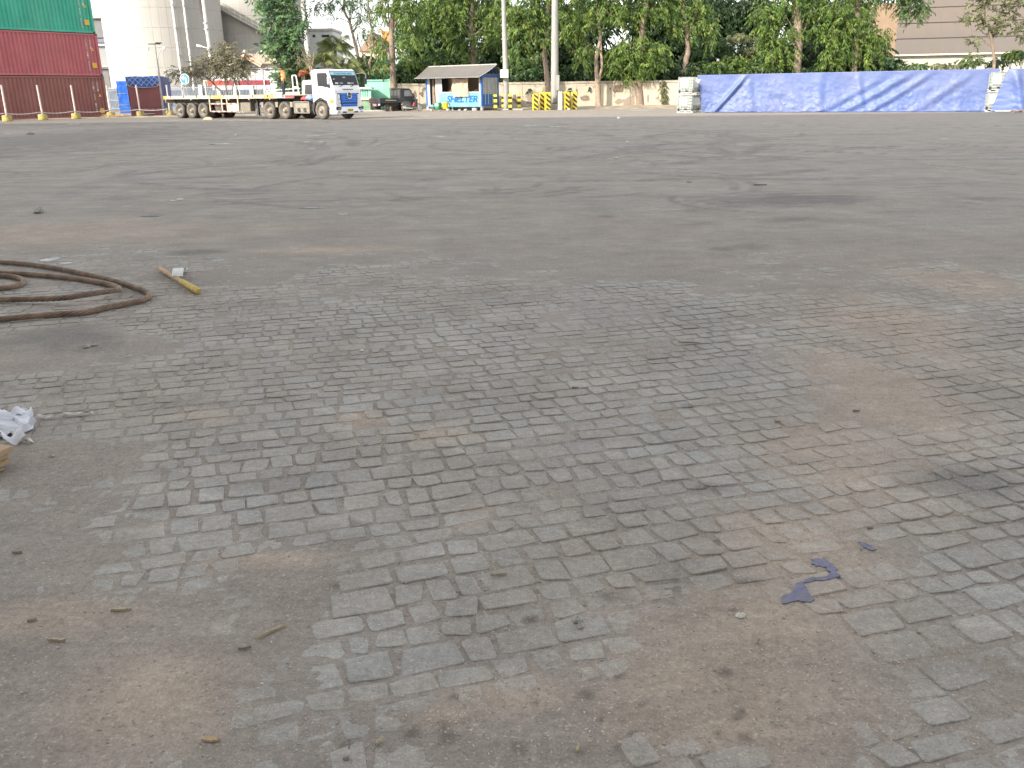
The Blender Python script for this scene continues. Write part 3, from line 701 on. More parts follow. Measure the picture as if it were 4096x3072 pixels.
b = MB(); b.M = T(p.x, 108, p.z) @ Matrix.Rotation(R(90), 4, 'Y'); b.lathe([(.87, L_*.72), (.87, L_*.86)], 24).build('band', mk('rust_band', (.3, .2, .16), .8), tk)
for x in (p.x + .4, q.x - .4): MB().box(x-.15, x+.15, 107.3, 108.7, 0, p.z - .7).build('leg', M_STEEL, tk)
hp = thing('hopper', 'orange hopper glimpsed between leaves above the brown roof', 'hopper')
p = at(1522, 152, 118); q = at(1566, 122, 118); MB().prism([(p.x+.5, p.z-.6), (q.x-.5, p.z-.6), (q.x, q.z), (p.x, q.z)], 118, 120, 'y').build('bin', mk('orange_hopper', (.7, .28, .08), .6, .15, 2), hp)
for x in (p.x + .5, q.x - .5): MB().box(x-.08, x+.08, 118.2, 118.4, 0, p.z-.5).build('leg', M_STEEL, hp)
# ================================================================== container stack and the things along the left edge
def corr(b, x0, x1, z0, z1, y=0.0, depth=.075, pitch=.278):
    prof = [(0, 0), (.07, 0), (.139, depth), (.209, depth)]; pts = []; x = x0
    while x < x1:
        for dx, dy in prof:
            if x + dx < x1: pts.append((x + dx, y + dy))
        x += pitch
    pts.append((x1, y)); n = len(pts)
    return b.add([(p[0], p[1], z0) for p in pts] + [(p[0], p[1], z1) for p in pts], [(i, i+1, n+i+1, n+i) for i in range(n-1)])
def corr_m(b, M, *a, **k):
    b.M = M; corr(b, *a, **k); b.M = None; return b
M_MARK = mk('white_stencil', (.7, .62, .62), .6, .1); M_YLAB = mk('yellow_label', (.75, .45, .06), .5, .05)
def container(label, mat, loc, rz, marks, L=12.19, W=2.44, H=2.9, yl=.55):
    c = thing('shipping_container', label, 'container', loc, rz, 'stacked shipping containers')
    corr(MB(), -L+.16, -.16, .16, H-.12, .03).build('side_wall', mat, c)
    MB().box(-L+.16, -.16, W-.06, W-.03, .16, H-.12).build('side_wall', mat, c)
    MB().box(-L+.06, -L+.1, .16, W-.16, .16, H-.12).build('end_wall', mat, c)
    d = corr_m(MB(), T(-.06, 0, 0) @ Matrix.Rotation(R(90), 4, 'Z'), .16, W-.16, .16, H-.12, 0).build('end_wall', mat, c)
    corr_m(MB(), T(0, W-.03, H-.02) @ Matrix.Rotation(R(90), 4, 'X'), -L+.1, -.1, .03, W-.06).build('roof', mat, c)
    for x in (-L, -.16):
        for y in (0, W-.16): MB().box(x, x+.16, y, y+.16, .12, H-.12).build('corner_post', mat, c)
        for y in (-.004, W-.158):
            for z in (0, H-.118): MB().box(x-.004, x+.166, y, y+.164, z, z+.118).build('corner_casting', M_DARKMETAL, c)
    for y in (.004, W-.1):
        MB().box(-L+.17, -.17, y, y+.09, .012, .158).build('bottom_rail', mat, c); MB().box(-L+.17, -.17, y+.01, y+.08, H-.119, H-.02).build('top_rail', mat, c)
    MB().box(-L+.1, -.1, .1, W-.1, .06, .15).build('floor', M_DARKMETAL, c)
    for k, (ch, x, z, s) in enumerate(marks): put_text(ch, .11, .13, M_MARK, c, T(x, .02, z) @ FACE_Y, 'stencil_mark')
    t = MB().prism([(-.62, 1.17 + yl), (-.38, 1.17 + yl), (-.5, 1.39 + yl)], .012, .02, 'y').build('warning_triangle', M_YLAB, c)
    MB().box(-.68, -.34, .012, .022, yl, yl + .36).build('height_label', M_YLAB, c)
    return c
def stack_marks(code, x0, z0, slant=0): return [(ch, x0 + slant*i, z0 - i*.165, 1) for i, ch in enumerate(code) if ch != ' ']
cY = 68.0; cX = colx(440, cY); cA = R(52.3)
mk1 = stack_marks('CAIU 427 1860', -.92, 2.42) + stack_marks('45G1', -.6, 2.42)
container('dark maroon corrugated container at the bottom of the stack', mk('maroon_container', (.3, .122, .108), .6, .12, 1, dirt=(.33, .16, .13), dscale=.9, damt=.5, streak=True), (cX, cY, 0), cA, mk1, yl=.3)
container('rose red corrugated container in the middle of the stack', mk('rose_container', (.5, .145, .16), .55, .1, 1, dirt=(.52, .22, .22), dscale=.9, damt=.5, streak=True), (cX - .05, cY + .02, 2.92), cA, stack_marks('CLHU 819 3352', -.92, 2.42) + stack_marks('45G1', -.6, 2.42))
container('green corrugated container on top of the stack', mk('green_container', (.06, .44, .3), .55, .12, 1, dirt=(.2, .5, .38), dscale=.9, damt=.45, streak=True), (cX - .12, cY, 5.84), cA, stack_marks('EISU 937 6004', -.92, 2.42) + stack_marks('45G1', -.6, 2.42))

# barrier posts in yellow bases, with a slack pipe-rope between them
M_POSTW = mk('dull_white_post', (.62, .55, .52), .6, .1, 3, dirt=(.35, .28, .25), damt=.5)
M_YBASE = mk('worn_yellow_concrete', (.45, .36, .1), .85, .2, 4, .3, 20, dirt=(.3, .26, .2), dscale=3, damt=.7)
bp = [(31, 58.5), (174, 61.0), (306, 63.3), (446, 66.0), (563, 68.2), (681, 69.2)]; places = []
ordn = ('first', 'second', 'third', 'fourth', 'fifth', 'sixth')
for i, (u, Y) in enumerate(bp):
    x = colx(u, Y); t = thing('barrier_post', 'white barrier post in round yellow base, %s from the left' % ordn[i], 'barrier post', (x, Y, 0), i*.7, 'barrier posts beside the containers')
    MB().lathe([(0, .015), (.3, .015), (.31, .05), (.29, .36), (.25, .4), (0, .4)], 20).build('base', M_YBASE, t)
    MB().cyl((0, 0, .36), (.02*(-1)**i, .015, 2.25), .06, n=10).build('post', M_POSTW, t); places.append(Vector((x, Y, 0)))
pts = []
P0 = places[0] + (places[0] - places[1]); seq = [P0] + places
for a, b in zip(seq, seq[1:]):
    for k in range(8): t_ = k/8; pts.append(a.lerp(b, t_) + Vector((0, -.36, .52 - .25*math.sin(math.pi*t_)*(.6 if b.x > -25 else .35))))
pts.append(seq[-1] + Vector((0, -.36, .52)))
tag(MB().tube(pts, .035, 6).build('barrier_rope', M_POSTW), 'slack pale rope strung along the yellow based posts', 'rope')
# low dirt kerb strip they stand on
tag(MB().grid(lambda u, v: (-46 + 29*u + v*3.5, 60.0 + 12.2*u - 3.0 + v*4.2 + float(fbm(u*14, 1, 2))*1.2*(v < .5), .0158 + .05*min(1, v*3)*(1 + float(fbm(u*30, v*3, 3)))), 60, 6).build('kerb_strip', M_VERGE), kind='structure')
rp = random.Random(8)
for k in range(6):
    p = G(440 + rp.uniform(-36, 40), 462); Y = 66 + rp.uniform(-.8, .6); x = colx(440 + rp.uniform(-38, 40), Y)
    L_ = rp.uniform(.8, 1.7); o = MB().box(-L_/2, L_/2, -.07, .07, 0, .045).build('plank', M_WOOD, loc=(x, Y, .07 + .045*(k % 4)), rz=rp.uniform(-.5, .5), bevel=.006)
    o.rotation_euler.y = rp.uniform(-.06, .06); tag(o, ('topmost', 'second highest', 'middle', 'lower', 'second lowest', 'bottom')[5-k] + ' rough plank in the small heap beside the container stack', 'plank', 'heap of planks')

# flat rack with maroon end wall, blue sheet on top
fr = thing('flat_rack', 'maroon flat rack with end wall, loaded under a blue sheet', 'container', (colx(592, 71.5), 71.5, 0), R(14))
M_MAROON = mk('maroon_steel', (.28, .1, .1), .65, .1, 1.5, dirt=(.22, .1, .08), damt=.5)
MB().box(-1.18, 1.18, 0, .12, .62, 2.85).build('end_wall', M_MAROON, fr, bevel=.02)
MB().box(-1.22, 1.22, -.02, 6, .3, .6).build('floor_frame', M_MAROON, fr)
MB().box(-1.2, -.45, -.06, .2, .02, .3).build('skid', M_MAROON, fr); MB().box(.55, 1.2, -.06, .2, .02, .3).build('skid', M_MAROON, fr); MB().box(-.45, .55, .0, .2, .16, .298).build('skid', M_MAROON, fr)
MB().box(-1.15, -.8, -.09, -.02, .37, .52).build('lashing_plate', M_STEEL, fr); MB().box(.72, 1.15, -.09, -.02, .4, .5).build('lashing_plate', M_STEEL, fr)
put_text('CARU 29967 2  4571', 1.25, .13, M_MARK, fr, T(-.05, -.026, .46) @ FACE_Y, 'stencil_mark')
M_BSHEET = mk('bright_blue_sheet', (.03, .14, .5), .45, .15, 3, .5, 7, dirt=(.1, .25, .6), damt=.4)
def sheet(u, v):
    x = -1.26 + 2.52*u; n = float(fbm(x*3, v*6, 3, 12))
    if v < .45:                                  # hangs over the end wall
        t = v/.45; z = 2.93 - (.72 + .1*math.cos((u-.5)*6.283))*(1-t)*(1 if .06 < u < .94 else .55); return (x, -.06 - .06*(1-t) + n*.08, z)
    t = (v-.45)/.55; return (x, -.06 + t*6, 2.93 + n*.12)
sh = MB().grid(sheet, 36, 30).build('cargo_sheet', M_BSHEET, fr)
net = MB()
for k in range(7):
    a = -1.2 + k*.4
    net.tube([(max(-1.22, min(1.22, a + j*.14)), -.17, 2.93 - .7*j/5) for j in range(6)], .013, 5); net.tube([(max(-1.22, min(1.22, a + .5 - j*.14)), -.17, 2.93 - .7*j/5) for j in range(6)], .013, 5)
net.tube([(-1.24, -.17, 2.4), (-.95, -.19, 2.16), (0, -.2, 2.1), (.95, -.19, 2.16), (1.24, -.17, 2.4)], .016, 5)
net.build('net_rope', M_WHITE, sh)
MB().grid(lambda u, v: (1.27 + .05*math.sin(u*40), -.02 + 5.9*u, 2.9 - 2.2*v + .05*math.sin(u*23)), 60, 8).build('side_sheet', mk('dark_blue_sheet', (.03, .07, .3), .5, .2, 3), fr)
MB().grid(lambda u, v: (-1.27 - .06*math.sin(u*40), .3 + 5.5*u, 2.9 - 2.2*v), 60, 8).build('side_sheet', M_BSHEET, fr)
wb = thing('wrapped_crate', 'tall crate wrapped in creased blue sheet left of the flat rack', 'crate', (colx(512, 74.5), 74.5, 0), R(14))
def wrap(u, v):
    a = u*4; k = int(min(3.999, a)); t = a - k; c = [(-.48, -.4), (.48, -.4), (.48, .5), (-.48, .5), (-.48, -.4)]
    x = c[k][0] + (c[k+1][0]-c[k][0])*t; y = c[k][1] + (c[k+1][1]-c[k][1])*t; n = float(fbm(u*18, v*9, 3, 30)); z = 2.62*v + .02
    s = 1 + n*.16; return (x*s, y*s, z)
MB().grid(wrap, 64, 40).build('wrapping', M_BSHEET, wb); MB().box(-.47, .47, -.39, .49, 2.5, 2.6).build('lid', M_BSHEET, wb)
b = MB()
for z in (.8, 1.7): b.tube([(-.52, -.45, z), (.52, -.45, z), (.52, .55, z), (-.52, .55, z), (-.52, -.45, z)], .015, 5)
b.build('strap', M_WHITE, wb); MB().box(-.55, .55, -.5, .6, 0, .14).build('pallet', M_WOOD, wb)
cb = thing('utility_cabinet', 'grey steel cabinet standing right of the flat rack', 'cabinet', (colx(668, 72.5), 72.5, 0)); MB().box(-.32, .32, 0, .5, .1, 1.05).build('body', M_STEEL, cb, bevel=.015); MB().box(-.34, .34, -.02, .52, 0, .1).build('plinth', M_CONC, cb); d = MB().box(-.28, .28, -.02, -.003, .15, 1.0).build('door', M_STEEL, cb); MB().box(.2, .23, -.05, -.02, .5, .65).build('handle', M_BLACK, d)

# ------------------------------------------------------------------ lamps, poles, sign
M_POLE = mk('grey_pole', (.4, .39, .37), .6, .1, 2, dirt=(.25, .24, .22), damt=.4, streak=True)
def lamp_t(label, u, Y, ztop):
    t = thing('street_lamp', label, 'street lamp', (colx(u, Y), Y, 0)); MB().tube([(0,0,0), (0,0,ztop)], [.085, .055], 10).build('pole', M_POLE, t)
    MB().box(-.48, .42, -.06, .06, ztop, ztop+.07).build('arm', M_DARKMETAL, t); MB().box(.1, .5, -.12, .12, ztop+.0701, ztop+.15).build('lamp_head', M_DARKMETAL, t); MB().box(-.15, .15, -.15, .15, 0, .05).build('base_plate', M_STEEL, t)
lamp_t('slim street lamp with flat T head in front of the flat rack', 657, 70.2, at(619, 178, 70.2).z)
def lamp_double(label, u, Y, zt, sp=1.5):
    t = thing('street_lamp', label, 'street lamp', (colx(u, Y), Y, 0)); MB().tube([(0,0,0), (0,0,zt*.55), (0,0,zt*.8)], [.09, .07, .05], 8).build('pole', M_POLE, t)
    for s in (-1, 1):
        MB().tube([(0,0,zt*.78), (s*.12,0,zt*.86), (s*.45,0,zt*.95), (s*sp,0,zt)], .035, 6).build('arm', M_POLE, t)
        MB().lathe([(.02, .06), (.13, .0), (.16, -.22), (.1, -.34), (0, -.36)], 10, (s*sp, 0, zt)).build('lamp_head', M_WHITE, t)
lamp_double('thin twin armed street lamp against the nearer silo', 657, 96, at(650, 187, 96).z, .85)
lamp_double('thin twin armed street lamp above the canopy roof', 1034, 104, at(1030, 200, 104).z, .95)
t = thing('lamp_mast', 'tall white mast with side lamp arm rising before the silos', 'lamp mast', (colx(870, 93), 93, 0)); zt = 12.5
p = MB().tube([(0,0,0), (-.22,0,zt)], [.17, .14], 10).build('pole', M_WHITE, t)
for v in (95, 120, 202): z = at(836, v, 93).z; MB().cyl((-.02*z, 0, z), (-.02*z, 0, z+.14), .26, n=10).build('clamp', M_STEEL, p)
z = at(830, 192, 93).z; MB().tube([(0,0,z-.1), (-.5,0,z+.05), (-.9,0,z+.16)], .05, 6).build('arm', M_WHITE, t); MB().tube([(-.85,0,z+.15), (-1.35,0,z+.25)], [.09, .13], 8).build('lamp_head', M_WHITE, t)
t = thing('utility_pole', 'thick concrete pole, upper part green with creeper, left of open sky', 'pole', (colx(1256, 84.5), 84.5, 0)); zt = 10.5
MB().tube([(0,0,0), (-.1,0,4.7), (-.22,0,zt)], [.3, .26, .22], 12).build('shaft', M_WHITE, t)
b = MB(); rq = random.Random(3)
for k in range(500):
    a = rq.uniform(0, 6.3); z = rq.uniform(6.6, zt); r_ = .25 + rq.uniform(0, .06); cx = -.1 - .12*(z-4.7)/5.8; s = rq.uniform(.05, .12)
    c = Vector((cx + math.cos(a)*r_, math.sin(a)*r_, z)); d1 = Vector((rq.uniform(-1,1), rq.uniform(-1,1), rq.uniform(-1,.3))).normalized()*s; d2 = d1.cross(Vector((math.cos(a), math.sin(a), .3))).normalized()*s*.5
    b.add([c-d1, c+d2, c+d1, c-d2], [(0,1,2,3)])
tag(b.build('creeper', mk('creeper_leaf', (.13, .16, .09), .6, .3, 2), t), kind='stuff'); MB().cyl((-.45, 0, at(1221, 84, 84.5).z), (-.2, 0, at(1221, 84, 84.5).z), .07, n=8).build('insulator', M_WHITE, t)
# round blue sign with turn-left arrow
sg = thing('road_sign', 'round blue sign with white turn left arrow behind the trailer', 'road sign', (colx(757, 69), 69, 0), R(-14)); zc = at(751, 316, 69).z
M_SIGNB = mk('sign_blue', (.05, .27, .5), .4, .05); M_SIGNW = mk('sign_white', (.78, .8, .8), .4, .03)
MB().tube([(.06, .06, 0), (0, .06, zc+.35)], .04, 8).build('post', M_STEEL, sg)
b = MB().cyl((0, 0, zc), (0, .02, zc), .385, n=32); fcx = b.build('face', M_SIGNW, sg); MB().cyl((0, -.004, zc), (0, -.001, zc), .345, n=32).build('field', M_SIGNB, fcx)
arrow = [(-.27, .06), (-.06, .25), (-.06, .14), (.06, .14), (.17, .06), (.17, -.24), (.05, -.24), (.05, -.01), (.0, .02), (-.06, .02), (-.06, -.1)]
MB().prism([(a, zc + b_) for a, b_ in arrow], -.009, -.0045, 'y').build('arrow', M_SIGNW, fcx)

# ------------------------------------------------------------------ two tall poles with bollards
M_GALV = mk('weathered_galvanised', (.33, .33, .31), .55, .08, 1.5, .15, 15, dirt=(.22, .2, .17), dscale=1.2, damt=.5, streak=True)
pY = 75.6; pX = colx(2027, pY)
t = thing('light_pole', 'tall grey steel pole with white box right of the shelter', 'light pole', (pX, pY, 0)); tx = at(2014, 0, pY).x - pX; tz = at(2014, 0, pY).z
MB().tube([(0,0,.1), (tx*.12,0,.9), (tx*.72,0,6.0)], [.24, .235, .2], 12, smooth=False).build('shaft', M_GALV, t); MB().tube([(tx*.72,0,5.95), (tx*1.5,0,13)], [.185, .14], 12, smooth=False).build('shaft', M_GALV, t)
for z in (4.2, 5.55, 6.6):
    f_ = tx*z/tz
    for s in (-1, 1): MB().cbox((f_ + s*.24, -.02, z), (.1, .1, .1)).build('lug', M_GALV, t)
MB().lathe([(.42, 0), (.42, .09), (.3, .1), (0, .1)], 12).build('flange', M_CONC, t)
zb = at(2010, 312, pY).z; yb = at(2010, 280, pY).z
bxx = MB().box(-.5, .18, -.62, -.22, zb, yb+.02).build('box', M_WHITE, t, bevel=.02); d = MB().box(-.46, .1, -.63, -.621, zb+.04, yb-.02).build('door', M_WHITE, bxx); MB().box(-.43, -.40, -.65, -.63, zb+.35, zb+.45).build('latch', M_BLACK, bxx)
p2Y = 75.8; p2X = colx(2218, p2Y)
t = thing('high_mast', 'thickest pale steel mast standing among diagonal striped bollards', 'light pole', (p2X, p2Y, 0))
tag(MB().box(-.5, .5, -.5, .5, 0, .5).build('plinth', M_CONC, t, bevel=.03)); MB().lathe([(.44, .5), (.44, .57), (.3, .58)], 16).build('flange', M_DARKMETAL, t)
MB().tube([(0,0,.55), (0,0,6.05)], [.315, .295], 16, smooth=False).build('shaft', M_GALV, t); MB().tube([(0,0,6.0), (-.03,0,14)], [.278, .22], 16, smooth=False).build('shaft', M_GALV, t)
bxx = MB().box(.08, .4, -.46, -.25, 1.5, 2.75).build('box', M_GALV, t, bevel=.05); MB().tube([(.12, -.36, 1.5), (.12, -.4, 1.25), (.25, -.42, 1.1), (.38, -.4, 1.2), (.4, -.4, 1.5)], .035, 6).build('conduit', M_GALV, t)
def bollard(label, u, Y, w, h, rz, diag, plain=False):
    t = thing('bollard', label, 'bollard', (colx(u, Y), Y, 0), rz, 'bollards guarding the tall poles')
    if plain:
        MB().box(-w, w, -w, w, 0, h).build('post', mk('flaked_white', (.6, .56, .48), .85, .2, 4, .3, 20, dirt=(.3, .25, .2), dscale=3, damt=.6), t, bevel=.03); return
    MB().box(-w, w, -w, w, 0, h).build('post', M_YELLOW, t, bevel=.012)
    MBK = mk('stripe_black', (.035, .032, .025), .6, .2, 4, dirt=(.2, .17, .1), damt=.3)
    e = w + .004
    if not diag:
        for z in (.0, .44, .88):
            if z < h - .2: MB().box(-e, e, -e, e, z + .03, z + .24).build('black_band', MBK, t)
    else:
        for z in (-.25, .12, .49, .86):
            def cl(v): return max(.02, min(h - .005, v))
            zz = [z + .30 + w, z + .11 + w]                 # band falls to the right round two faces
            b = MB(); q = []
            for (x0, y0, x1, y1, za, zb_) in ((-e, -e, e, -e, 0, -.30), (e, -e, e, e, -.30, -.55)):
                b.add([(x0, y0, cl(zz[1]+za)), (x1, y1, cl(zz[1]+zb_)), (x1, y1, cl(zz[0]+zb_)), (x0, y0, cl(zz[0]+za))], [(0,1,2,3)])
            b.build('black_band', MBK, t, fix=False)
for i, (u, Y, r_, lb) in enumerate(((1982, 74.2, .05, 'nearest the shelter end doors'), (2014, 76.6, -.1, 'behind the box pole, left side'), (2041, 74.6, .08, 'just right of the box pole'), (2076, 75.4, -.05, 'rightmost round the box pole'))):
    bollard('yellow and black banded square bollard ' + lb, u, Y, .14, 1.28, r_, False)
for u, Y, r_, lb in ((2141, 74.6, .3, 'leftmost by the thick mast'), (2168, 75.2, .2, 'second from left by the thick mast'), (2190, 74.7, .35, 'touching the thick mast on its left'), (2265, 74.8, .4, 'right of the thick mast, near its box'), (2296, 75.4, .35, 'rightmost by the thick mast')):
    bollard('diagonally striped yellow black bollard ' + lb, u, Y, .19, 1.42 if u != 2141 else 1.3, r_, True)
bollard('flaking white square post close right of the thick mast', 2240, 74.6, .16, 1.45, .1, False, True)
t = thing('control_cabinet', 'narrow brown control cabinet between the two rightmost striped bollards', 'cabinet', (colx(2280, 75.9), 75.9, 0)); MB().box(-.2, .2, -.15, .15, .25, 1.5).build('body', mk('brown_cabinet', (.2, .16, .13), .7, .15, 3), t); MB().box(-.34, .34, -.3, .3, 1.5, 1.55).build('lid', M_STEEL, t); MB().box(-.3, .3, -.25, .25, 0, .25).build('base', M_YELLOW, t)
tag(MB().box(-1.1, 1.2, -1.0, 1.0, 0, .16).build('plinth', M_CONC, None, (pX + .15, 75.5, 0), 0, .03), 'low concrete plinth under the grey pole with white box', 'plinth')
# ================================================================== vehicles
def wheel(parent, x, y, r, w, dual=False, steer=False, side=-1):
    """wheel with its outer face at local y, turned outwards to side"""
    pass
    t = MB(); prof = []
    for k in range(2 if dual else 1):
        o_ = k*w*1.15
        t.lathe([(r*.58, o_+.02), (r*.6, o_), (r*.86, o_-.015), (r*.97, o_+.03), (r, o_+.07), (r, o_+w-.07), (r*.97, o_+w-.03), (r*.86, o_+w+.01), (r*.58, o_+w)], 32, (0,0,0), 'y')
    g = MB()
    for k in range(22):
        a = 2*math.pi*k/22; c = Vector((math.cos(a), 0, math.sin(a))); tt = Vector((-math.sin(a), 0, math.cos(a)))
        for d in range(2 if dual else 1):
            g.bar(c*(r*.997) + Vector((0, d*w*1.15 + .06, 0)), c*(r*.997) + tt*.05 + Vector((0, d*w*1.15 + w*.45, 0)), .06, .012); g.bar(c*(r*.997) + tt*.05 + Vector((0, d*w*1.15 + w*.5, 0)), c*(r*.997) + Vector((0, d*w*1.15 + w-.06, 0)), .06, .012)
    rim = MB()
    if steer: rim.lathe([(r*.59, .02), (r*.56, .03), (r*.5, .1), (r*.4, .05), (r*.3, .01), (r*.16, .0), (r*.16, -.05), (0, -.06)], 28, (0,0,0), 'y')
    else: rim.lathe([(r*.59, .02), (r*.56, .025), (r*.53, .14), (r*.3, .16), (r*.25, .02), (r*.2, -.01), (r*.17, -.03), (0, -.035)], 28, (0,0,0), 'y')
    nuts = MB()
    for k in range(8):
        a = 2*math.pi*k/8; rr_ = r*(.24 if steer else .40); yy = .0 if steer else .15; nuts.cyl((math.cos(a)*rr_, yy - .03, math.sin(a)*rr_), (math.cos(a)*rr_, yy + .03, math.sin(a)*rr_), .018, n=6)
    M = T(x, y, r) @ (Matrix.Identity(4) if side < 0 else Matrix.Rotation(R(180), 4, 'Z'))
    ty = t.mesh('tyre', M_RUBBER); to = obj_from('wheel', ty, parent); to.matrix_local = M
    g.build('tread', M_RUBBER, to); rim.build('rim', M_RIM, to); nuts.build('wheel_nuts', M_DARKMETAL, to)
    return to

TH = R(-33); tc, ts = math.cos(TH), math.sin(TH)
nx = colx(1288, 54.4); near = Vector((nx, 54.4, 0))                 # steer wheel's outer face on the near side
tr_loc = near + Vector((-ts*-1.2*-1, 0, 0))*0 + Vector((-math.sin(TH), math.cos(TH), 0))*1.2
GZ = .016                                                            # top of the yard sheet
# --- tractor unit (x forward, near side is -y)
tr = thing('tractor_unit', 'white cab tractor truck with blue grille facing right', 'truck', (tr_loc.x, tr_loc.y, GZ), TH)
M_CAB = mk('cab_white', (.86, .86, .85), .3, .03, 2, dirt=(.6, .56, .5), dscale=1, damt=.1, coat=.4)
def P(prof, y0, y1, bev, name, m, par, taper=0):
    b = MB().prism(prof, y0, y1, 'y')
    return b.build(name, m, par, bevel=bev)
arch = [(.62*math.cos(a), .55 + .62*math.sin(a)) for a in [R(x) for x in (25, 50, 75, 100, 125, 150)]]
body = [(-.68, .86), (-.68, 2.74), (-.55, 2.84), (.55, 2.86), (.74, 2.78), (1.02, 1.93), (1.12, 1.72), (1.15, 1.0), (1.14, .62), (.66, .62)] + arch[:]
cab = P(body, -1.17, 1.17, .05, 'cab', M_CAB, tr)
# windscreen and banner on the raked front
def raked(a, b_, y0, y1, off): 
    d = Vector((b_[0]-a[0], 0, b_[1]-a[1])); n = Vector((-d.z, 0, d.x)).normalized(); n = n if n.x > 0 else -n
    o = n*off; q = [Vector((a[0], y0, a[1])) + o, Vector((a[0], y1, a[1])) + o, Vector((b_[0], y1, b_[1])) + o, Vector((b_[0], y0, b_[1])) + o]; i = [p - n*.03 for p in q]
    return MB().add(q + i, [(0,1,2,3),(7,6,5,4),(0,4,5,1),(1,5,6,2),(2,6,7,3),(3,7,4,0)])
A_, B_ = (.742, 2.772), (1.018, 1.938)
def lp(t): return (A_[0] + (B_[0]-A_[0])*t, A_[1] + (B_[1]-A_[1])*t)
raked(lp(.03), lp(.98), -1.08, 1.08, .006).build('windscreen_seal', M_BLACK, cab)
raked(lp(.08), lp(.93), -1.02, 1.02, .012).build('windscreen', M_GLASS, cab)
raked(lp(.07), lp(.30), -1.03, 1.03, .018).build('sun_banner', M_BANNER, cab)
sl = math.atan2(A_[0]-B_[0], A_[1]-B_[1])
Mb = T(*[(lp(.185)[0] + .026), 0, lp(.185)[1]]) @ Matrix.Rotation(sl, 4, 'Y') @ Matrix.Rotation(R(90), 4, 'Z') @ FACE_Y
put_text('PELANGI SUKSES ABADI', 1.5, .13, M_INK, cab, Mb, 'banner_lettering')
for y, m in ((-.75, M_WHITE), (-.35, M_STEEL), (.3, M_CREAM), (.6, M_STEEL)): raked(lp(.8), lp(.9), y-.13, y+.13, .0155).build('dash_clutter', m, cab)
raked(lp(.42), lp(.5), -.12, .12, .0155).build('mirror_sticker', M_STEEL, cab); raked(lp(.55), lp(.6), -.95, -.83, .0155).build('permit_sticker', M_WHITE, cab)
for y in (-.6, .35): MB().bar((1.06, y, 1.88), (1.0, y+.55, 2.02), .03).build('wiper', M_BLACK, cab)
# front panel and grille
FX = 1.155
MB().prism([(-1.0, 1.66), (1.0, 1.66), (.93, 1.5), (-.93, 1.5)], FX-.02, FX+.012, 'x').build('front_panel', M_CAB, cab)
MB().box(FX-.02, FX+.005, -.45, .45, 1.70, 1.74).build('air_slot', M_DARKMETAL, cab)
MB().prism([(-.92, 1.49), (.92, 1.49), (.72, .74), (-.72, .74)], FX-.02, FX+.004, 'x').build('grille_back', mk('deep_grille_blue', (.01, .03, .14), .5), cab)  # darker blue backing panel seen between the slats
for z0, z1, w in ((1.36, 1.47, .72), (1.23, 1.34, .70), (1.10, 1.21, .68), (.97, 1.075, .66), (.80, .89, .62), (.75, .79, .6)):
    MB().prism([(-w, z0), (w, z0), (w + .02, z1), (-w - .02, z1)], FX + .005, FX + .055, 'x').build('grille_slat', M_BLUE_DK, cab, bevel=.012)
for s in (-1, 1):
    for z0, z1, w0 in ((1.18, 1.44, .76), (.95, 1.15, .74), (.76, .9, .7)): MB().prism([(s*w0, z0), (s*(w0+.14), z0+.02), (s*(w0+.17), z1), (s*(w0+.02), z1)], FX + .005, FX + .03, 'x').build('grille_side', M_CAB, cab)
em = MB(); em.M = T(FX + .06, 0, 1.36); em.lathe([(.2, 0), (.215, .02), (.19, .04), (.165, .03), (.16, .0)], 28, (0,0,0), 'x'); em.M = None
emo = em.build('emblem', mk('chrome', (.7, .71, .73), .15, metal=.9, var=0), cab); MB().cyl((FX+.057, 0, 1.36), (FX+.075, 0, 1.36), .163, n=24).build('emblem_field', M_DARKMETAL, emo)
e2 = MB()
for s in (-1, 1): e2.box(FX+.08, FX+.095, s*.1-.05, s*.1+.05, 1.335, 1.385)
e2.box(FX+.08, FX+.095, -.05, .05, 1.345, 1.375); e2.build('emblem_bar', M_STEEL, emo)
# bumper, lights, plate
bum = P([(.70, .30), (1.22, .32), (1.25, .45), (1.2, .73), (.70, .73)], -1.2, 1.2, .03, 'bumper', M_CAB, tr)
for s in (-1, 1):
    MB().prism([(s*.72, .70), (s*1.16, .74), (s*1.18, .56), (s*.84, .53)], 1.2, 1.245, 'x').build('headlamp', M_GLASS, bum); MB().box(1.246, 1.26, s*.95-.12, s*.95+.12, .58, .64).build('headlamp_lens', M_STEEL, bum)
    MB().box(1.232, 1.262, s*.5-.16, s*.5+.16, .38, .46).build('fog_lamp', M_DARKMETAL, bum); MB().box(1.228, 1.255, s*.98-.1, s*.98+.08, .40, .48).build('fog_lamp', M_STEEL, bum)
MB().prism([(1.05, .96), (1.05, 1.12), (.82, 1.14), (.74, 1.06), (.8, .95)], -1.22, -1.172, 'y').build('indicator', M_ORANGE, cab); MB().prism([(1.05, .96), (1.05, 1.12), (.82, 1.14), (.74, 1.06), (.8, .95)], 1.172, 1.22, 'y').build('indicator', M_ORANGE, cab)
pl = MB().box(1.256, 1.266, -.23, .23, .46, .6).build('number_plate', M_YELLOW, bum); put_text('L 9632 UP', .4, .09, M_BLACK, bum, T(1.27, 0, .53) @ Matrix.Rotation(R(90), 4, 'Z') @ FACE_Y, 'plate_lettering')
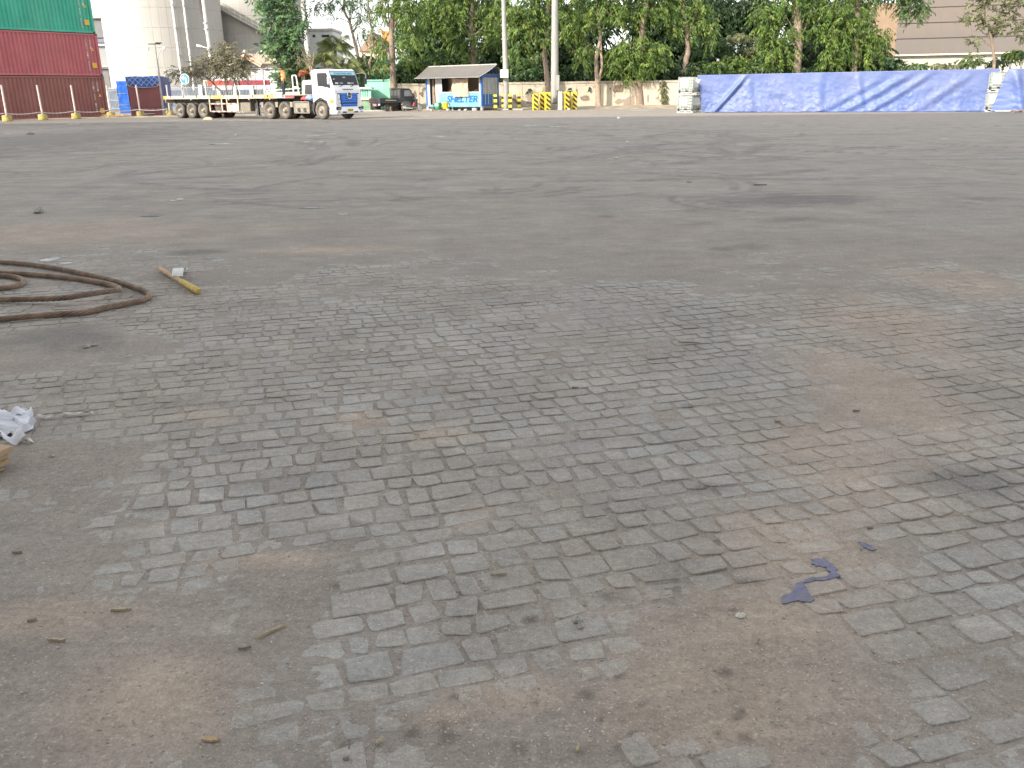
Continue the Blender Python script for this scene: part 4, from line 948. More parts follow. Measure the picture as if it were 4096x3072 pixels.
# side door and window (near and far)
for s in (-1, 1):
    y = s*1.172
    win = [(-.12, 1.96), (-.12, 2.55), (-.06, 2.6), (.58, 2.6), (.86, 1.82), (.5, 1.88), (.2, 1.93)]
    MB().prism([(a + (.04 if a > 0 else -.04), b + (.05 if b > 2.3 else -.05)) for a, b in win], min(y, y+s*.006), max(y, y+s*.006), 'y').build('window_seal', M_BLACK, cab)
    w = MB().prism(win, min(y, y+s*.012), max(y, y+s*.012), 'y').build('side_window', M_GLASS, cab)
    MB().box(-.18, -.15, y-.003, y+.003, .9, 2.7).build('door_gap', M_DARKMETAL, cab); MB().box(-.13, .06, y-.014, y+.014, 1.56, 1.62).build('door_handle', M_DARKMETAL, cab)
    MB().cyl((.6, y - .01, 1.05), (.6, y + .01, 1.05), .035, n=10).build('side_marker', M_DARKMETAL, cab)
    # mirror arms
    arm = MB().tube([(.8, y, 2.62), (1.1, y + s*.28, 2.66), (1.22, y + s*.42, 2.55), (1.2, y + s*.42, 2.3)], .022, 6).build('mirror_arm', M_STEEL if s > 0 else M_CAB, tr)
    MB().box(1.12, 1.2, y + s*.42 - .11, y + s*.42 + .11, 2.0, 2.42).build('mirror', M_CAB if s < 0 else M_DARKMETAL, arm, bevel=.03)
MB().prism([(-.72, .84), (-.72, .52), (-.62, .3), (-.55, .3), (-.6, .55), (-.44, 1.02), (0, 1.22), (.45, 1.02), (.62, .62), (.68, .62), (.5, 1.08), (0, 1.28), (-.48, 1.08)], -1.21, -.95, 'y').build('mudguard', M_DARKMETAL, tr)
MB().box(.64, 1.1, -1.19, -.9, .3, .6).build('step', M_RIM, tr)
# chassis and gear behind the cab
for y in (-.45, .4): MB().box(-5.2, 1.0, y, y+.08, .72, .98).build('chassis_rail', M_DARKMETAL, tr)
tank = MB().box(-2.28, -.98, -1.16, -.62, .42, .98).build('side_tank', mk('dusty_tank', (.3, .27, .22), .6, .15, 3, dirt=(.18, .15, .12), damt=.5), tr, bevel=.03)
for x in (-2.28, -1.02): MB().box(x-.03, x+.04, -1.19, -1.16, .36, 1.04).build('tank_strap', M_RIM, tank)
for z in (.36, .68, 1.0): MB().box(-2.3, -.98, -1.2, -1.165, z, z+.05).build('tank_rail', M_RIM, tank)
for x in (-1.9, -1.4): MB().cyl((x, -1.2, .55), (x, -.9, .55), .12, n=12).build('air_tank', M_DARKMETAL, tr)
MB().box(-.95, -.7, -.9, .5, 1.0, 2.3).build('intake_stack', M_DARKMETAL, tr); MB().tube([(-.9, .75, .9), (-.9, .75, 2.6)], .09, 10).build('exhaust', M_STEEL, tr)
MB().box(-4.4, -3.0, -.5, .5, 1.0, 1.16).build('fifth_wheel', M_DARKMETAL, tr)
wheel(tr, 0, -1.2, .525, .29, steer=True); wheel(tr, 0, 1.2, .525, .29, steer=True, side=1)
for x in (-3.16, -4.53): wheel(tr, x, -1.2, .525, .28, True); wheel(tr, x, 1.2, .525, .28, True, side=1); MB().box(x-.1, x+.1, -.9, .9, .42, .62).build('axle', M_DARKMETAL, tr)
for x in (-2.55, -3.85, -5.15): MB().prism([(x-.12, 1.02), (x+.12, 1.02), (x+.1, .72), (x-.1, .72)], -1.15, -.7, 'y').build('mudguard_bracket', M_RIM, tr)
b = MB(); rc = random.Random(6)
def bundle(label, x, y, z, sx, sy, sz, m):
    def f(u, v):
        a = 2*math.pi*u; c = math.pi*(v-.5); n = 1 + float(fbm(u*7 + x, v*5, 3, 14))*.7
        return (x + math.cos(a)*math.cos(c)*sx*n, y + math.sin(a)*math.cos(c)*sy*n, z + math.sin(c)*sz*n)
    q = MB().grid(f, 26, 14); q.v = [tuple(tr.matrix_basis @ Vector(p)) for p in q.v]
    return tag(q.build('cloth_bundle', m), label, 'cloth')
tr_mat = T(tr_loc.x, tr_loc.y, GZ) @ Matrix.Rotation(TH, 4, 'Z'); tr.matrix_basis = tr_mat
bundle('crumpled light blue cloth behind the truck cab', -1.05, -.95, 1.24, .3, .25, .17, mk('pale_blue_cloth', (.25, .38, .7), .8, .2, 8))
bundle('crumpled red cloth behind the truck cab', -1.5, -1.0, 1.2, .26, .2, .12, mk('red_cloth', (.6, .1, .1), .8, .2, 8))
# --- flatbed trailer, same heading
tl = thing('flatbed_trailer', 'long cream flatbed trailer with orange striped markers and nine wheels in view', 'trailer', (tr_loc.x, tr_loc.y, GZ), TH)
tl['label'] = 'long cream flatbed trailer with orange striped markers coupled to the truck'
M_RAIL = mk('cream_deck_rail', (.72, .6, .42), .55, .08, 1.5, dirt=(.4, .28, .18), dscale=1.4, damt=.55)
for y in (-1.25, 1.17): MB().box(-14.75, -2.2, y, y+.08, 1.24, 1.44).build('side_rail', M_RAIL, tl, bevel=.01)
nb = 42
pk = MB().box(-.148, .148, -1.168, 1.168, 1.36, 1.41).mesh('deck_plank', M_WOOD, .005)
for k in range(nb): obj_from('deck_plank', pk, tl, (-14.6 + k*.298, 0, random.Random(k).uniform(-.006, .006)))
for y in (-.5, .42): MB().box(-14.6, -2.4, y, y+.1, .95, 1.35).build('chassis_beam', M_DARKMETAL, tl)
for k in range(9): MB().box(-14.2 + k*1.4, -14.1 + k*1.4, -1.16, 1.16, 1.2, 1.345).build('cross_member', M_DARKMETAL, tl)
M_HAZ = mk('hazard_orange', (.75, .3, .03), .5, .08)
for x0, n, w in ((-9.62, 5, .13), (-4.75, 4, .16), (-14.75, 3, .1)):
    for k in range(n): MB().prism([(x0 + k*w*1.35, 1.22), (x0 + k*w*1.35 + w*.8, 1.22), (x0 + k*w*1.35 + w*.5, 1.45), (x0 + k*w*1.35 - w*.3, 1.45)], -1.262, -1.2505, 'y').build('hazard_stripe', M_HAZ if k % 1 == 0 else M_BLACK, tl)
for k in range(9): MB().box(-14.0 + k*1.36, -13.93 + k*1.36, -1.275, -1.252, 1.3, 1.46).build('lashing_hook', M_DARKMETAL, tl)
for k in range(5): MB().cyl((-12 + k*1.9, -1.1, 1.2), (-12 + k*1.9, -1.18, 1.2), .05, n=8).build('side_lamp', M_CREAM, tl)
MB().box(-3.6, -2.25, -1.262, -1.2503, 1.25, 1.43).build('patched_plate', M_STEEL, tl); MB().box(-2.9, -2.2, -1.27, -1.263, 1.27, 1.42).build('red_reflector', M_REDP, tl)
for x in (-10.88, -12.06, -13.3):
    wheel(tl, x, -1.2, .5, .28, True); wheel(tl, x, 1.2, .5, .28, True, side=1); MB().box(x-.1, x+.1, -.95, .95, .4, .6).build('axle', M_DARKMETAL, tl)
    MB().prism([(x-.5, .8), (x-.2, .92), (x+.2, .92), (x+.5, .8), (x+.5, .74), (x+.2, .84), (x-.2, .84), (x-.5, .74)], -.9, -.8, 'y').build('leaf_spring', M_DARKMETAL, tl)
# side guard cage between trailer axles and landing leg
for x in (-10.05, -8.85, -8.35, -7.3): MB().box(x-.035, x+.035, -1.24, -1.17, .42, 1.235).build('guard_post', M_CREAM, tl)
for z in (.42, .9):
    for k in range(11): xa = -10.05 + k*.25; MB().box(xa, xa+.246, -1.262, -1.241, z, z+.07).build('guard_rail', M_CREAM if k % 2 else mk('guard_red', (.6, .2, .17), .6), tl)
MB().box(-8.3, -7.36, -1.2, -1.0, .5, .88).build('tool_box', M_CREAM, tl, bevel=.015); MB().box(-7.2, -6.3, -1.1, -.7, .46, 1.0).build('storage_box', mk('olive_box', (.2, .18, .14), .7, .15, 3), tl, bevel=.015)
MB().cyl((-9.45, -1.0, .75), (-9.45, -.7, .75), .4, n=24).build('spare_wheel', M_RUBBER, tl)
for y in (-.85, .75):
    lg = MB().box(-6.02, -5.88, y, y+.14, .25, 1.24).build('landing_leg', M_DARKMETAL, tl); MB().box(-6.1, -5.8, y-.05, y+.19, .2, .25).build('foot', M_DARKMETAL, lg); MB().bar((-5.95, y+.07, .6), (-5.2, y+.07, 1.2), .06).build('brace', M_DARKMETAL, lg)
MB().bar((-6.9, -.8, 1.2), (-6.05, -.8, .7), .05).build('brace', M_DARKMETAL, tl)
MB().box(-14.78, -14.752, -1.1, 1.1, 1.0, 1.42).build('rear_bumper', M_RAIL, tl)
for x, y, lb in ((-10.3, .3, 'rearmost'), (-7.5, .5, 'third'), (-9.8, -.2, 'second'), (-6.6, .1, 'foremost')):
    q = MB().box(-.5, .5, -.06, .06, 0, .05); p = tr_mat @ Vector((x, y, 1.42)); o = q.build('plank', M_WOOD, None, p, TH + .3); tag(o, lb + ' loose plank lying on the trailer deck, counted from its tail', 'plank', 'planks on the trailer')
MB().tube([(-4.95, -1.0, 1.41), (-4.95, -1.0, 1.75)], .06, 8).build('stake', M_WHITE, tl)
p = tr_mat @ Vector((-5.6, .2, 1.41)); tag(MB().grid(lambda u, v: ((u-.5)*1.2, (v-.5)*.8, .12*max(0, 1-((u-.5)**2+(v-.5)**2)*5) + .0*u), 10, 8).build('sack_pile', M_WOOD, None, p, TH), 'flat tan sack by the worker on the trailer deck', 'sack')
ck = G(835, 472); ck = Vector((colx(834, 56.5), 56.5, GZ)); tag(MB().grid(lambda u, v: ((u-.5)*.66, (v-.5)*.3, .02 + .17*(math.sin(math.pi*u)**.5)*math.sin(math.pi*v) + .04*float(fbm(u*6, v*6, 3))), 16, 10).build('cardboard_scrap', mk('tan_card', (.5, .36, .24), .85, .2, 6), None, ck, -.1), 'crumpled tan cardboard on the asphalt beside trailer wheels', 'cardboard')

# --- white utility truck parked behind
ut = thing('utility_truck', 'small white dropside truck parked behind the tractor, mostly hidden', 'truck', (colx(1195, 64.5), 64.5, GZ), R(-20))
MB().prism([(-.1, .5), (-.1, 1.1), (.02, 2.35), (.9, 2.4), (1.5, 1.5), (1.65, 1.3), (1.7, .5)], -.85, .85, 'y').build('cab', M_CAB, ut, bevel=.06).location = (1.0, 0, 0)
MB().prism([(.2, 1.45), (.28, 2.1), (.8, 2.1), (1.2, 1.45)], -.87, -.855, 'y').build('side_window', M_GLASS, ut).location = (1.0, 0, 0)
for k in range(4): MB().box(-1.95 + k*.7, -1.29 + k*.7, -.92, -.87, 1.28, 1.62).build('dropside', M_WHITE, ut, bevel=.01)
MB().box(-2.0, .85, -.9, .9, 1.1, 1.27).build('bed', M_WHITE, ut); MB().box(-2.0, 2.6, -.4, .4, .55, 1.0).build('chassis', M_DARKMETAL, ut)
fr_ = MB(); zz = 2.7
for a, b in (((.3, -.85, 1.6), (.3, -.85, zz)), ((.72, -.85, 1.6), (.62, -.85, zz)), ((.3, -.85, zz), (.62, -.85, zz)), ((.3, -.85, 1.95), (.7, -.85, 1.95))): fr_.bar(a, b, .07)
fr_.build('ladder_rack', M_WHITE, ut); MB().bar((-2, -.9, 1.72), (.9, -.9, 1.85), .05).build('top_rail', M_WHITE, ut); MB().box(-2.1, -1.95, -.9, -.7, 1.2, 2.0).build('stake', M_WHITE, ut)
for x in (-1.2, 2.0): wheel(ut, x, -.85, .36, .22); wheel(ut, x, .85, .36, .22, side=1)
sh_ = thing('lean_to', 'small dark green sloping lean-to roof behind the truck cab', 'shed', (colx(1225, 82), 82, 0))
MB().prism([(-1.1, 2.5), (1.4, 3.5), (1.4, 3.75), (-1.1, 2.75)], 0, 3, 'y').build('roof', M_GREENDK, sh_)
for x in (-.9, 1.2): MB().box(x-.07, x+.07, .2, .34, 0, 2.55 + (x+.9)*.4).build('post', M_GREENDK, sh_)
MB().box(-.9, 1.2, 2.6, 2.7, 0, 2.4).build('wall', M_GREENDK, sh_)

# --- black pickup seen from behind
pk_ = thing('pickup', 'small black pickup parked by the wall, rear towards the yard', 'pickup', (colx(1572, 78.2), 78.2, GZ), R(46))
M_BLK = mk('dusty_black_paint', (.028, .028, .03), .4, .2, 3, dirt=(.12, .11, .1), damt=.4)
MB().prism([(.35, .45), (.35, 1.05), (.38, 1.78), (.5, 1.84), (1.35, 1.82), (1.5, 1.74), (1.95, 1.12), (2.05, .95), (2.08, .4), (1.75, .4), (1.6, .62), (1.3, .68), (1.0, .6), (.85, .4)], -.72, .72, 'y').build('cab', M_BLK, pk_, bevel=.05)
for s in (-1, 1):
    MB().prism([(.75, 1.2), (.78, 1.68), (1.35, 1.68), (1.72, 1.2)], s*.725-.004, s*.725+.004, 'y').build('side_window', mk('bright_window', (.35, .36, .36), .2), pk_); MB().box(.35, .9, s*.726-.005, s*.726+.005, .9, .97).build('door_trim', M_DARKMETAL, pk_)
    MB().bar((1.6, s*.74, 1.25), (1.62, s*.92, 1.3), .03).build('mirror_arm', M_BLK, pk_); MB().box(1.58, 1.64, s*.92-.06, s*.92+.06, 1.2, 1.42).build('mirror', M_BLK, pk_, bevel=.015)
for y in (-.45, 0, .45): MB().box(.336, .35, y-.19, y+.19, 1.25, 1.7).build('rear_window', mk('grey_canvas%d' % int(y*10), (.08, .08, .08), .5), pk_)
for k in range(4): MB().bar((.33, -.69 + k*.46, 1.05), (.33, -.69 + k*.46, 1.86), .03).build('guard_bar', M_DARKMETAL, pk_)
MB().bar((.33, -.72, 1.86), (.33, .72, 1.86), .04).build('guard_bar', M_DARKMETAL, pk_)
MB().box(-1.9, .32, -.74, .74, .66, .74).build('bed_floor', M_BLK, pk_)
for y in (-.76, .73): MB().box(-1.9, .32, y, y+.03, .75, 1.05).build('bed_side', M_BLK, pk_, bevel=.006)
tg = MB().box(-1.935, -1.903, -.76, .76, .7, 1.05).build('tailgate', M_BLK, pk_, bevel=.006)
for z in (.78, .97): MB().box(-1.945, -1.936, -.74, .74, z, z+.035).build('tailgate_rib', M_DARKMETAL, tg)
MB().prism([(-1.4, .86), (-.2, .84), (-.15, .9), (-1.3, .95)], -.768, -.761, 'y').build('yellow_stripe', mk('stripe_yellow', (.5, .48, .2), .5), pk_)
MB().box(-1.95, -1.937, -.22, .2, .45, .6).build('number_plate', mk('pink_plate', (.6, .2, .28), .5), pk_)
for s in (-1, 1): MB().box(-1.96, -1.9, s*.62-.1, s*.62+.1, .5, .62).build('tail_lamp', M_WHITE if s < 0 else M_REDP, pk_)
MB().box(-1.9, 1.9, -.35, .35, .4, .655).build('chassis', M_DARKMETAL, pk_)
for x in (-1.15, 1.32): wheel(pk_, x, -.7, .285, .17); wheel(pk_, x, .7, .285, .17, side=1)

# --- motorcycle
mo = thing('motorcycle', 'dark scooter with red side panel parked beside the black pickup', 'motorcycle', (colx(1648, 75.6), 75.6, GZ), R(-8))
def mwheel(x, r, nm='wheel'):
    t = MB(); pts = []; 
    t.lathe([(r*.78, -.035), (r*.95, -.045), (r, 0), (r*.95, .045), (r*.78, .035), (r*.78, -.035)], 24, (x, 0, r), 'y'); w = t.build(nm, M_RUBBER, mo)
    s = MB()
    for k in range(5): a = 2*math.pi*k/5; s.bar((x, 0, r), (x + math.cos(a)*r*.8, 0, r + math.sin(a)*r*.8), .035)
    s.cyl((x, -.05, r), (x, .05, r), .05, n=10); s.build('spokes', M_STEEL, w)
mwheel(-.6, .29); mwheel(.66, .29)
MB().prism([(-.75, .62), (-.82, .74), (-.7, .8), (-.1, .7), (.05, .45), (.3, .38), (.32, .3), (-.2, .28), (-.5, .45)], -.11, .11, 'y').build('body', M_BLK, mo, bevel=.025)
MB().prism([(-.72, .79), (-.6, .84), (-.1, .76), (.0, .7), (-.15, .68), (-.68, .76)], -.13, .13, 'y').build('seat', M_BLACK, mo, bevel=.02)
MB().prism([(.22, .35), (.34, .95), (.42, 1.0), (.52, .95), (.4, .4)], -.16, .16, 'y').build('front_shield', M_BLK, mo, bevel=.02); MB().prism([(.1, .45), (.2, .72), (.3, .7), (.22, .42)], -.17, -.161, 'y').build('side_panel', M_REDP, mo)
MB().tube([(.38, 0, 1.0), (.5, 0, .7), (.66, -.07, .3)], .03, 8).build('fork', M_STEEL, mo); MB().prism([(.42, .6), (.66, .64), (.9, .5), (.86, .48), (.66, .6), (.45, .55)], -.06, .06, 'y').build('front_mudguard', M_BLK, mo); MB().prism([(-.9, .55), (-.75, .66), (-.5, .64), (-.5, .6), (-.75, .6), (-.86, .5)], -.07, .07, 'y').build('rear_mudguard', M_STEEL, mo)
MB().tube([(.3, -.33, 1.02), (.38, -.1, 1.0), (.38, .1, 1.0), (.3, .33, 1.02)], .018, 6).build('handlebar', M_STEEL, mo)
for s in (-1, 1): m_ = MB().tube([(.34, s*.25, 1.02), (.36, s*.33, 1.2)], .01, 5).build('mirror_stem', M_BLACK, mo); MB().lathe([(0, 0), (.06, .005), (.06, .02), (0, .025)], 10, (.36, s*.34, 1.22), 'x').build('mirror', M_BLACK, m_)
MB().lathe([(0, .06), (.07, .04), (.08, 0), (0, 0)], 12, (.46, 0, .93), 'x').build('headlamp', M_STEEL, mo); MB().tube([(-.75, -.14, .3), (-.2, -.14, .26), (.1, -.12, .24)], [.05, .045, .025], 8).build('exhaust', M_STEEL, mo); MB().bar((-.1, .1, .3), (-.15, .22, .02), .025).build('stand', M_BLACK, mo)

# ================================================================== worker on the trailer
def skin(name, joints, bones, mats, parent=None, root=0, sub=2):
    me = bpy.data.meshes.new(name); me.from_pydata([j[:3] for j in joints], bones, []); o = bpy.data.objects.new(name, me); COL.objects.link(o)
    m = o.modifiers.new('skin', 'SKIN'); m.use_smooth_shade = True
    for i, j in enumerate(joints):
        v = me.skin_vertices[0].data[i]; v.radius = (j[3], j[4] if len(j) > 4 else j[3]); v.use_root = (i == root)
    s = o.modifiers.new('sub', 'SUBSURF'); s.levels = s.render_levels = sub
    dg = bpy.context.evaluated_depsgraph_get(); nm = bpy.data.meshes.new_from_object(o.evaluated_get(dg)); nm.name = name
    bpy.data.objects.remove(o); bpy.data.meshes.remove(me)
    for mt in mats: nm.materials.append(mt)
    for p in nm.polygons: p.use_smooth = True
    return nm
M_SKIN = mk('skin', (.32, .18, .12), .6, .05); M_DENIM = mk('dark_trousers', (.03, .035, .06), .85, .2, 8); M_SHIRT = mk('black_shirt', (.02, .018, .02), .8, .2, 6)
M_VEST = mk('orange_vest', (.85, .26, .03), .7, .1, 6); M_HAIR = mk('black_hair', (.012, .011, .01), .7, .2, 20); M_TAPE = mk('reflective_tape', (.75, .72, .45), .4, .05)
wp = tr_mat @ Vector((-4.9, .55, 1.415))
wk = thing('person', 'worker in orange safety vest and dark trousers standing on the trailer, looking down', 'person', wp, R(-55))
# faces local -y; x is his left-right
J = [(0, 0, .93, .15, .11), (0, .0, 1.12, .145, .1), (0, -.01, 1.33, .17, .11), (0, -.02, 1.47, .09, .07), (0, -.05, 1.53, .052),             # 0-4 pelvis..neck
     (0, -.085, 1.62, .085, .095), (0, -.1, 1.72, .07, .085),                                                                                # 5-6 head
     (.2, 0, 1.42, .068), (.25, .03, 1.15, .052), (.26, -.05, .93, .04), (.262, -.08, .84, .036, .02),                                       # right arm (7-10)
     (-.2, 0, 1.42, .068), (-.27, .04, 1.16, .054), (-.16, -.16, 1.16, .042), (-.08, -.2, 1.19, .036, .022),                                  # left arm bent (11-14)
     (.09, 0, .87, .095), (.095, -.02, .5, .068), (.1, .02, .1, .048), (.105, -.1, .045, .05, .04),                                          # legs 15-18
     (-.09, 0, .87, .095), (-.1, -.04, .5, .068), (-.1, .0, .1, .048), (-.11, -.12, .045, .05, .04)]
Bn = [(0,1),(1,2),(2,3),(3,4),(4,5),(5,6),(2,7),(7,8),(8,9),(9,10),(2,11),(11,12),(12,13),(13,14),(0,15),(15,16),(16,17),(17,18),(0,19),(19,20),(20,21),(21,22)]
me = skin('body', J, Bn, [M_SHIRT, M_DENIM, M_SKIN, M_VEST, M_BLACK])
for p in me.polygons:
    c = p.center
    p.material_index = 4 if c.z < .1 else 1 if c.z < .93 and abs(c.x) < .2 else 2 if (c.z > 1.5) or (c.z < .95 and c.x > .2) or (c.x > -.14 and c.x < -.02 and c.y < -.165 and c.z < 1.25 and c.z > 1.12) else 0
bo_ = obj_from('body', me, wk)
# fingers
for (hx, hy, hz, d) in ((.262, -.085, .82, (0, -.3, -1)), (-.05, -.21, 1.195, (1, -.3, .15))):
    d = Vector(d).normalized(); side = d.cross(Vector((0, 1, .2))).normalized(); fb = MB()
    for k in range(4):
        b0 = Vector((hx, hy, hz)) + side*(k-1.5)*.019; L_ = (.06, .072, .068, .05)[k]; fb.tube([b0 - d*.02, b0 + d*L_*.5, b0 + d*L_ + Vector((0, .012, 0))], [.0095, .009, .007], 6)
    b0 = Vector((hx, hy, hz)) - side*.035 - d*.02; fb.tube([b0, b0 - side*.02 + d*.03, b0 - side*.02 + d*.055], [.011, .01, .008], 6); fb.build('fingers', M_SKIN, bo_)
# open vest: front panels and back
def vest(u, v):
    a = R(-68) + R(316)*u + R(90+ -22); a = R(-90 + 20) + R(320)*u; z = .88 + .6*v; rx = .205 - .02*v + (.02 if v < .2 else 0); ry = .15 - .01*v
    if v > .85: rx *= .8
    return (math.cos(a)*rx, math.sin(a)*ry, z + .02*math.sin(u*9))
MB().grid(vest, 30, 12).build('vest', M_VEST, wk)
for z in (1.0, 1.2):
    MB().grid(lambda u, v: (math.cos(R(-70)+R(320)*u)*.212, math.sin(R(-70)+R(320)*u)*.157, z + .045*v), 30, 1).build('vest_tape', M_TAPE, wk)
MB().tube([(.2, .005, 1.43), (.245, .03, 1.2), (.262, -.0, 1.02)], [.08, .072, .062], 10).build('jacket_sleeve', mk('orange_sleeve', (.72, .25, .12), .7, .1, 6), wk)
hb = MB(); hb.grid(lambda u, v: (math.cos(2*math.pi*u)*math.sin(math.pi*.62*v)*.092, -.085 + math.sin(2*math.pi*u)*math.sin(math.pi*.62*v)*.108 + .018, 1.665 + math.cos(math.pi*.62*v)*.105 - .02*math.sin(2*math.pi*u)*v), 20, 10).build('hair', M_HAIR, wk)
fb = MB(); fb.tube([(0, -.185, 1.655), (0, -.205, 1.625), (0, -.19, 1.615)], [.012, .017, .014], 6); fb.build('nose', M_SKIN, wk)
for s in (-1, 1): MB().lathe([(0, -.01), (.013, 0), (0, .006)], 8, (s*.034, -.172, 1.652), 'y').build('eye', M_BLACK, wk); MB().lathe([(0, -.01), (.028, 0), (0, .01)], 8, (s*.093, -.08, 1.63), 'x').build('ear', M_SKIN, wk)
MB().cbox((0, -.176, 1.578), (.045, .012, .01)).build('mouth', mk('lips', (.25, .1, .08), .6), wk)
# ================================================================== shelter made from a container
sx0 = colx(1706, 79.0)
sl_ = thing('shelter', 'white and blue container shelter with grey roof, lettered SHELTER', 'shelter', (sx0, 79.0, .016), R(-35))
M_SWHITE = mk('shelter_white', (.66, .64, .6), .6, .06, 2, dirt=(.35, .3, .25), dscale=1.6, damt=.4, streak=True)
M_SBLUE = mk('shelter_blue', (.03, .14, .48), .5, .1, 2, dirt=(.2, .2, .22), damt=.3); M_SCYAN = mk('shelter_cyan', (.16, .5, .72), .55, .08, 2, dirt=(.4, .42, .4), dscale=1.4, damt=.35, streak=True)
M_PLY = mk('brown_plywood', (.26, .205, .15), .8, .12, 1.5, dirt=(.16, .12, .09), damt=.4)
Z0 = .32
for x in (0, 5.9):
    for y in (0, 2.28): MB().box(x, x+.16, y, y+.16, Z0, 2.85).build('corner_post', M_SBLUE, sl_, bevel=.01)
for x in (.02, 5.86):
    for y in (.0, 2.2): MB().box(x, x+.22, y, y+.22, 0, Z0-.003).build('footing', M_CONC, sl_, bevel=.02)
MB().box(.165, 5.895, .012, .14, Z0, .46).build('bottom_rail', M_SCYAN, sl_); MB().box(.165, 5.895, .02, .13, 2.63, 2.85).build('top_rail', M_SWHITE, sl_)
MB().box(.165, .36, .05, .1, .462, 2.628).build('front_panel', M_SWHITE, sl_)
corr(MB(), 1.14, 1.78, .462, 2.628, .05, .036).build('front_panel', M_SWHITE, sl_); MB().box(5.74, 5.895, .05, .1, .462, 2.628).build('front_panel', M_SWHITE, sl_)
corr(MB(), 1.42, 5.739, .462, 1.42, .035, .036).build('lower_panel', M_SCYAN, sl_); MB().box(1.782, 5.738, .0, .12, 1.422, 1.5).build('window_sill', M_SWHITE, sl_)
for x in (.362, 1.07): MB().box(x, x+.07, .02, .12, .462, 2.6).build('door_frame', M_SWHITE, sl_)
dl = MB().box(.44, .75, .3, .33, .48, 2.58).build('door', M_PLY, sl_); MB().box(.7, .73, .26, .3, 1.3, 1.42).build('handle', M_BLACK, dl); MB().box(.76, 1.06, .42, .45, .48, 2.58).build('door', M_PLY, sl_)
MB().box(.17, 5.9, 2.32, 2.38, .462, 2.8).build('back_wall', M_PLY, sl_); MB().box(.17, 5.9, .15, 2.3, .40, .46).build('floor', M_PLY, sl_)
MB().box(2.68, 2.71, .9, .94, 1.5, 2.62).build('partition', M_PLY, sl_); MB().box(1.8, 2.9, .9, .93, 1.3, 2.6).build('inner_board', M_PLY, sl_); MB().box(4.8, 5.7, .9, .93, 1.3, 2.6).build('inner_board', M_PLY, sl_); MB().box(2.91, 4.79, .92, .95, 1.3, 2.6).build('inner_board', M_PLY, sl_)
MB().box(5.35, 5.6, .87, .899, 2.1, 2.5).build('wall_notice', M_BLACK, sl_)
put_text('SHELTER', 3.35, .56, mk('shelter_letter_blue', (.01, .12, .38), .5, .1, 4), sl_, T(3.92, .024, .93) @ FACE_Y, 'shelter_lettering', .28, .012, .03)
MB().box(.165, .18, .17, 2.27, .462, 2.84).build('end_wall', M_SBLUE, sl_)
# right end: cargo doors
M_SGREY = mk('door_grey', (.42, .45, .46), .55, .08, 2, dirt=(.3, .3, .3), damt=.3)
for y0, y1 in ((.165, 1.215), (1.225, 2.275)):
    lf = MB().box(5.99, 6.03, y0, y1, 1.3, 2.6).build('cargo_door', M_SGREY, sl_); lf2 = MB().box(5.99, 6.03, y0, y1, .5, 1.297).build('cargo_door', mk('door_blue%d' % int(y0*10), (.05, .2, .42), .55, .1, 2), sl_)
    for z in (.65, .85, 1.05, 1.45, 1.7, 1.95, 2.35): MB().box(6.031, 6.05, y0+.06, y1-.06, z, z+.09).build('door_rib', M_SGREY if z > 1.3 else M_SBLUE, lf)
    for k in (.28, .72): MB().cyl((6.07, y0 + (y1-y0)*k, .48), (6.07, y0 + (y1-y0)*k, 2.62), .022, n=8).build('lock_rod', M_SWHITE, lf)
MB().box(5.95, 6.04, .165, 2.275, 2.605, 2.85).build('door_header', M_SBLUE, sl_); MB().box(5.95, 6.04, .165, 2.275, Z0, .49).build('door_sill', M_SBLUE, sl_)
MB().box(.0, 6.06, 0, 2.44, 2.853, 2.9).build('ceiling', M_PLY, sl_)
# roof
M_SROOF = mk('grey_roof_sheet', (.155, .147, .132), .75, .06, 1, .15, 8, dirt=(.12, .11, .1), damt=.4)
def roof_f(u, v):
    x = -.55 + 7.0*u; y = -.85 + 2.07*v; z = 2.62 + .98*v - .05*math.sin(math.pi*v) + .012*math.sin(x*21)*0
    return (x + (-.05 + .35*v)*(1 if u > .5 else -.6)*abs(2*u-1)**6, y, z + (.02*float(fbm(x*2, v*3, 2, 8)) if v < .1 else 0))
rf = MB().grid(roof_f, 60, 14).build('roof', M_SROOF, sl_)
MB().grid(lambda u, v: (-.5 + 7.0*u, 3.35 - 2.12*v, 2.62 + .98*v), 10, 4).build('roof', M_SROOF, sl_)
MB().tube([(-.6, 1.22, 3.61), (6.75, 1.22, 3.63)], .05, 8).build('ridge_cap', mk('pale_ridge', (.45, .42, .38), .7), rf); MB().tube([roof_f(0, .0), roof_f(1, 0)], .022, 6).build('eave_edge', M_STEEL, rf)
MB().tube([roof_f(1, k/10) for k in range(11)], .03, 6).build('verge_edge', M_STEEL, rf)
for a, b in (((6.0, -.05, 2.9), (6.0, 1.22, 3.5)), ((6.0, 2.5, 2.9), (6.0, 1.22, 3.5)), ((6.0, 1.22, 2.9), (6.0, 1.22, 3.5)), ((6.0, .6, 2.9), (6.0, 1.0, 3.35)), ((6.0, 1.8, 2.9), (6.0, 1.4, 3.35)), ((.05, -.05, 2.9), (.05, 1.22, 3.5)), ((.05, 2.5, 2.9), (.05, 1.22, 3.5))): MB().bar(a, b, .07).build('truss_bar', M_SBLUE, sl_)
S_MAT = T(sx0, 79.0, .016) @ Matrix.Rotation(R(-35), 4, 'Z')
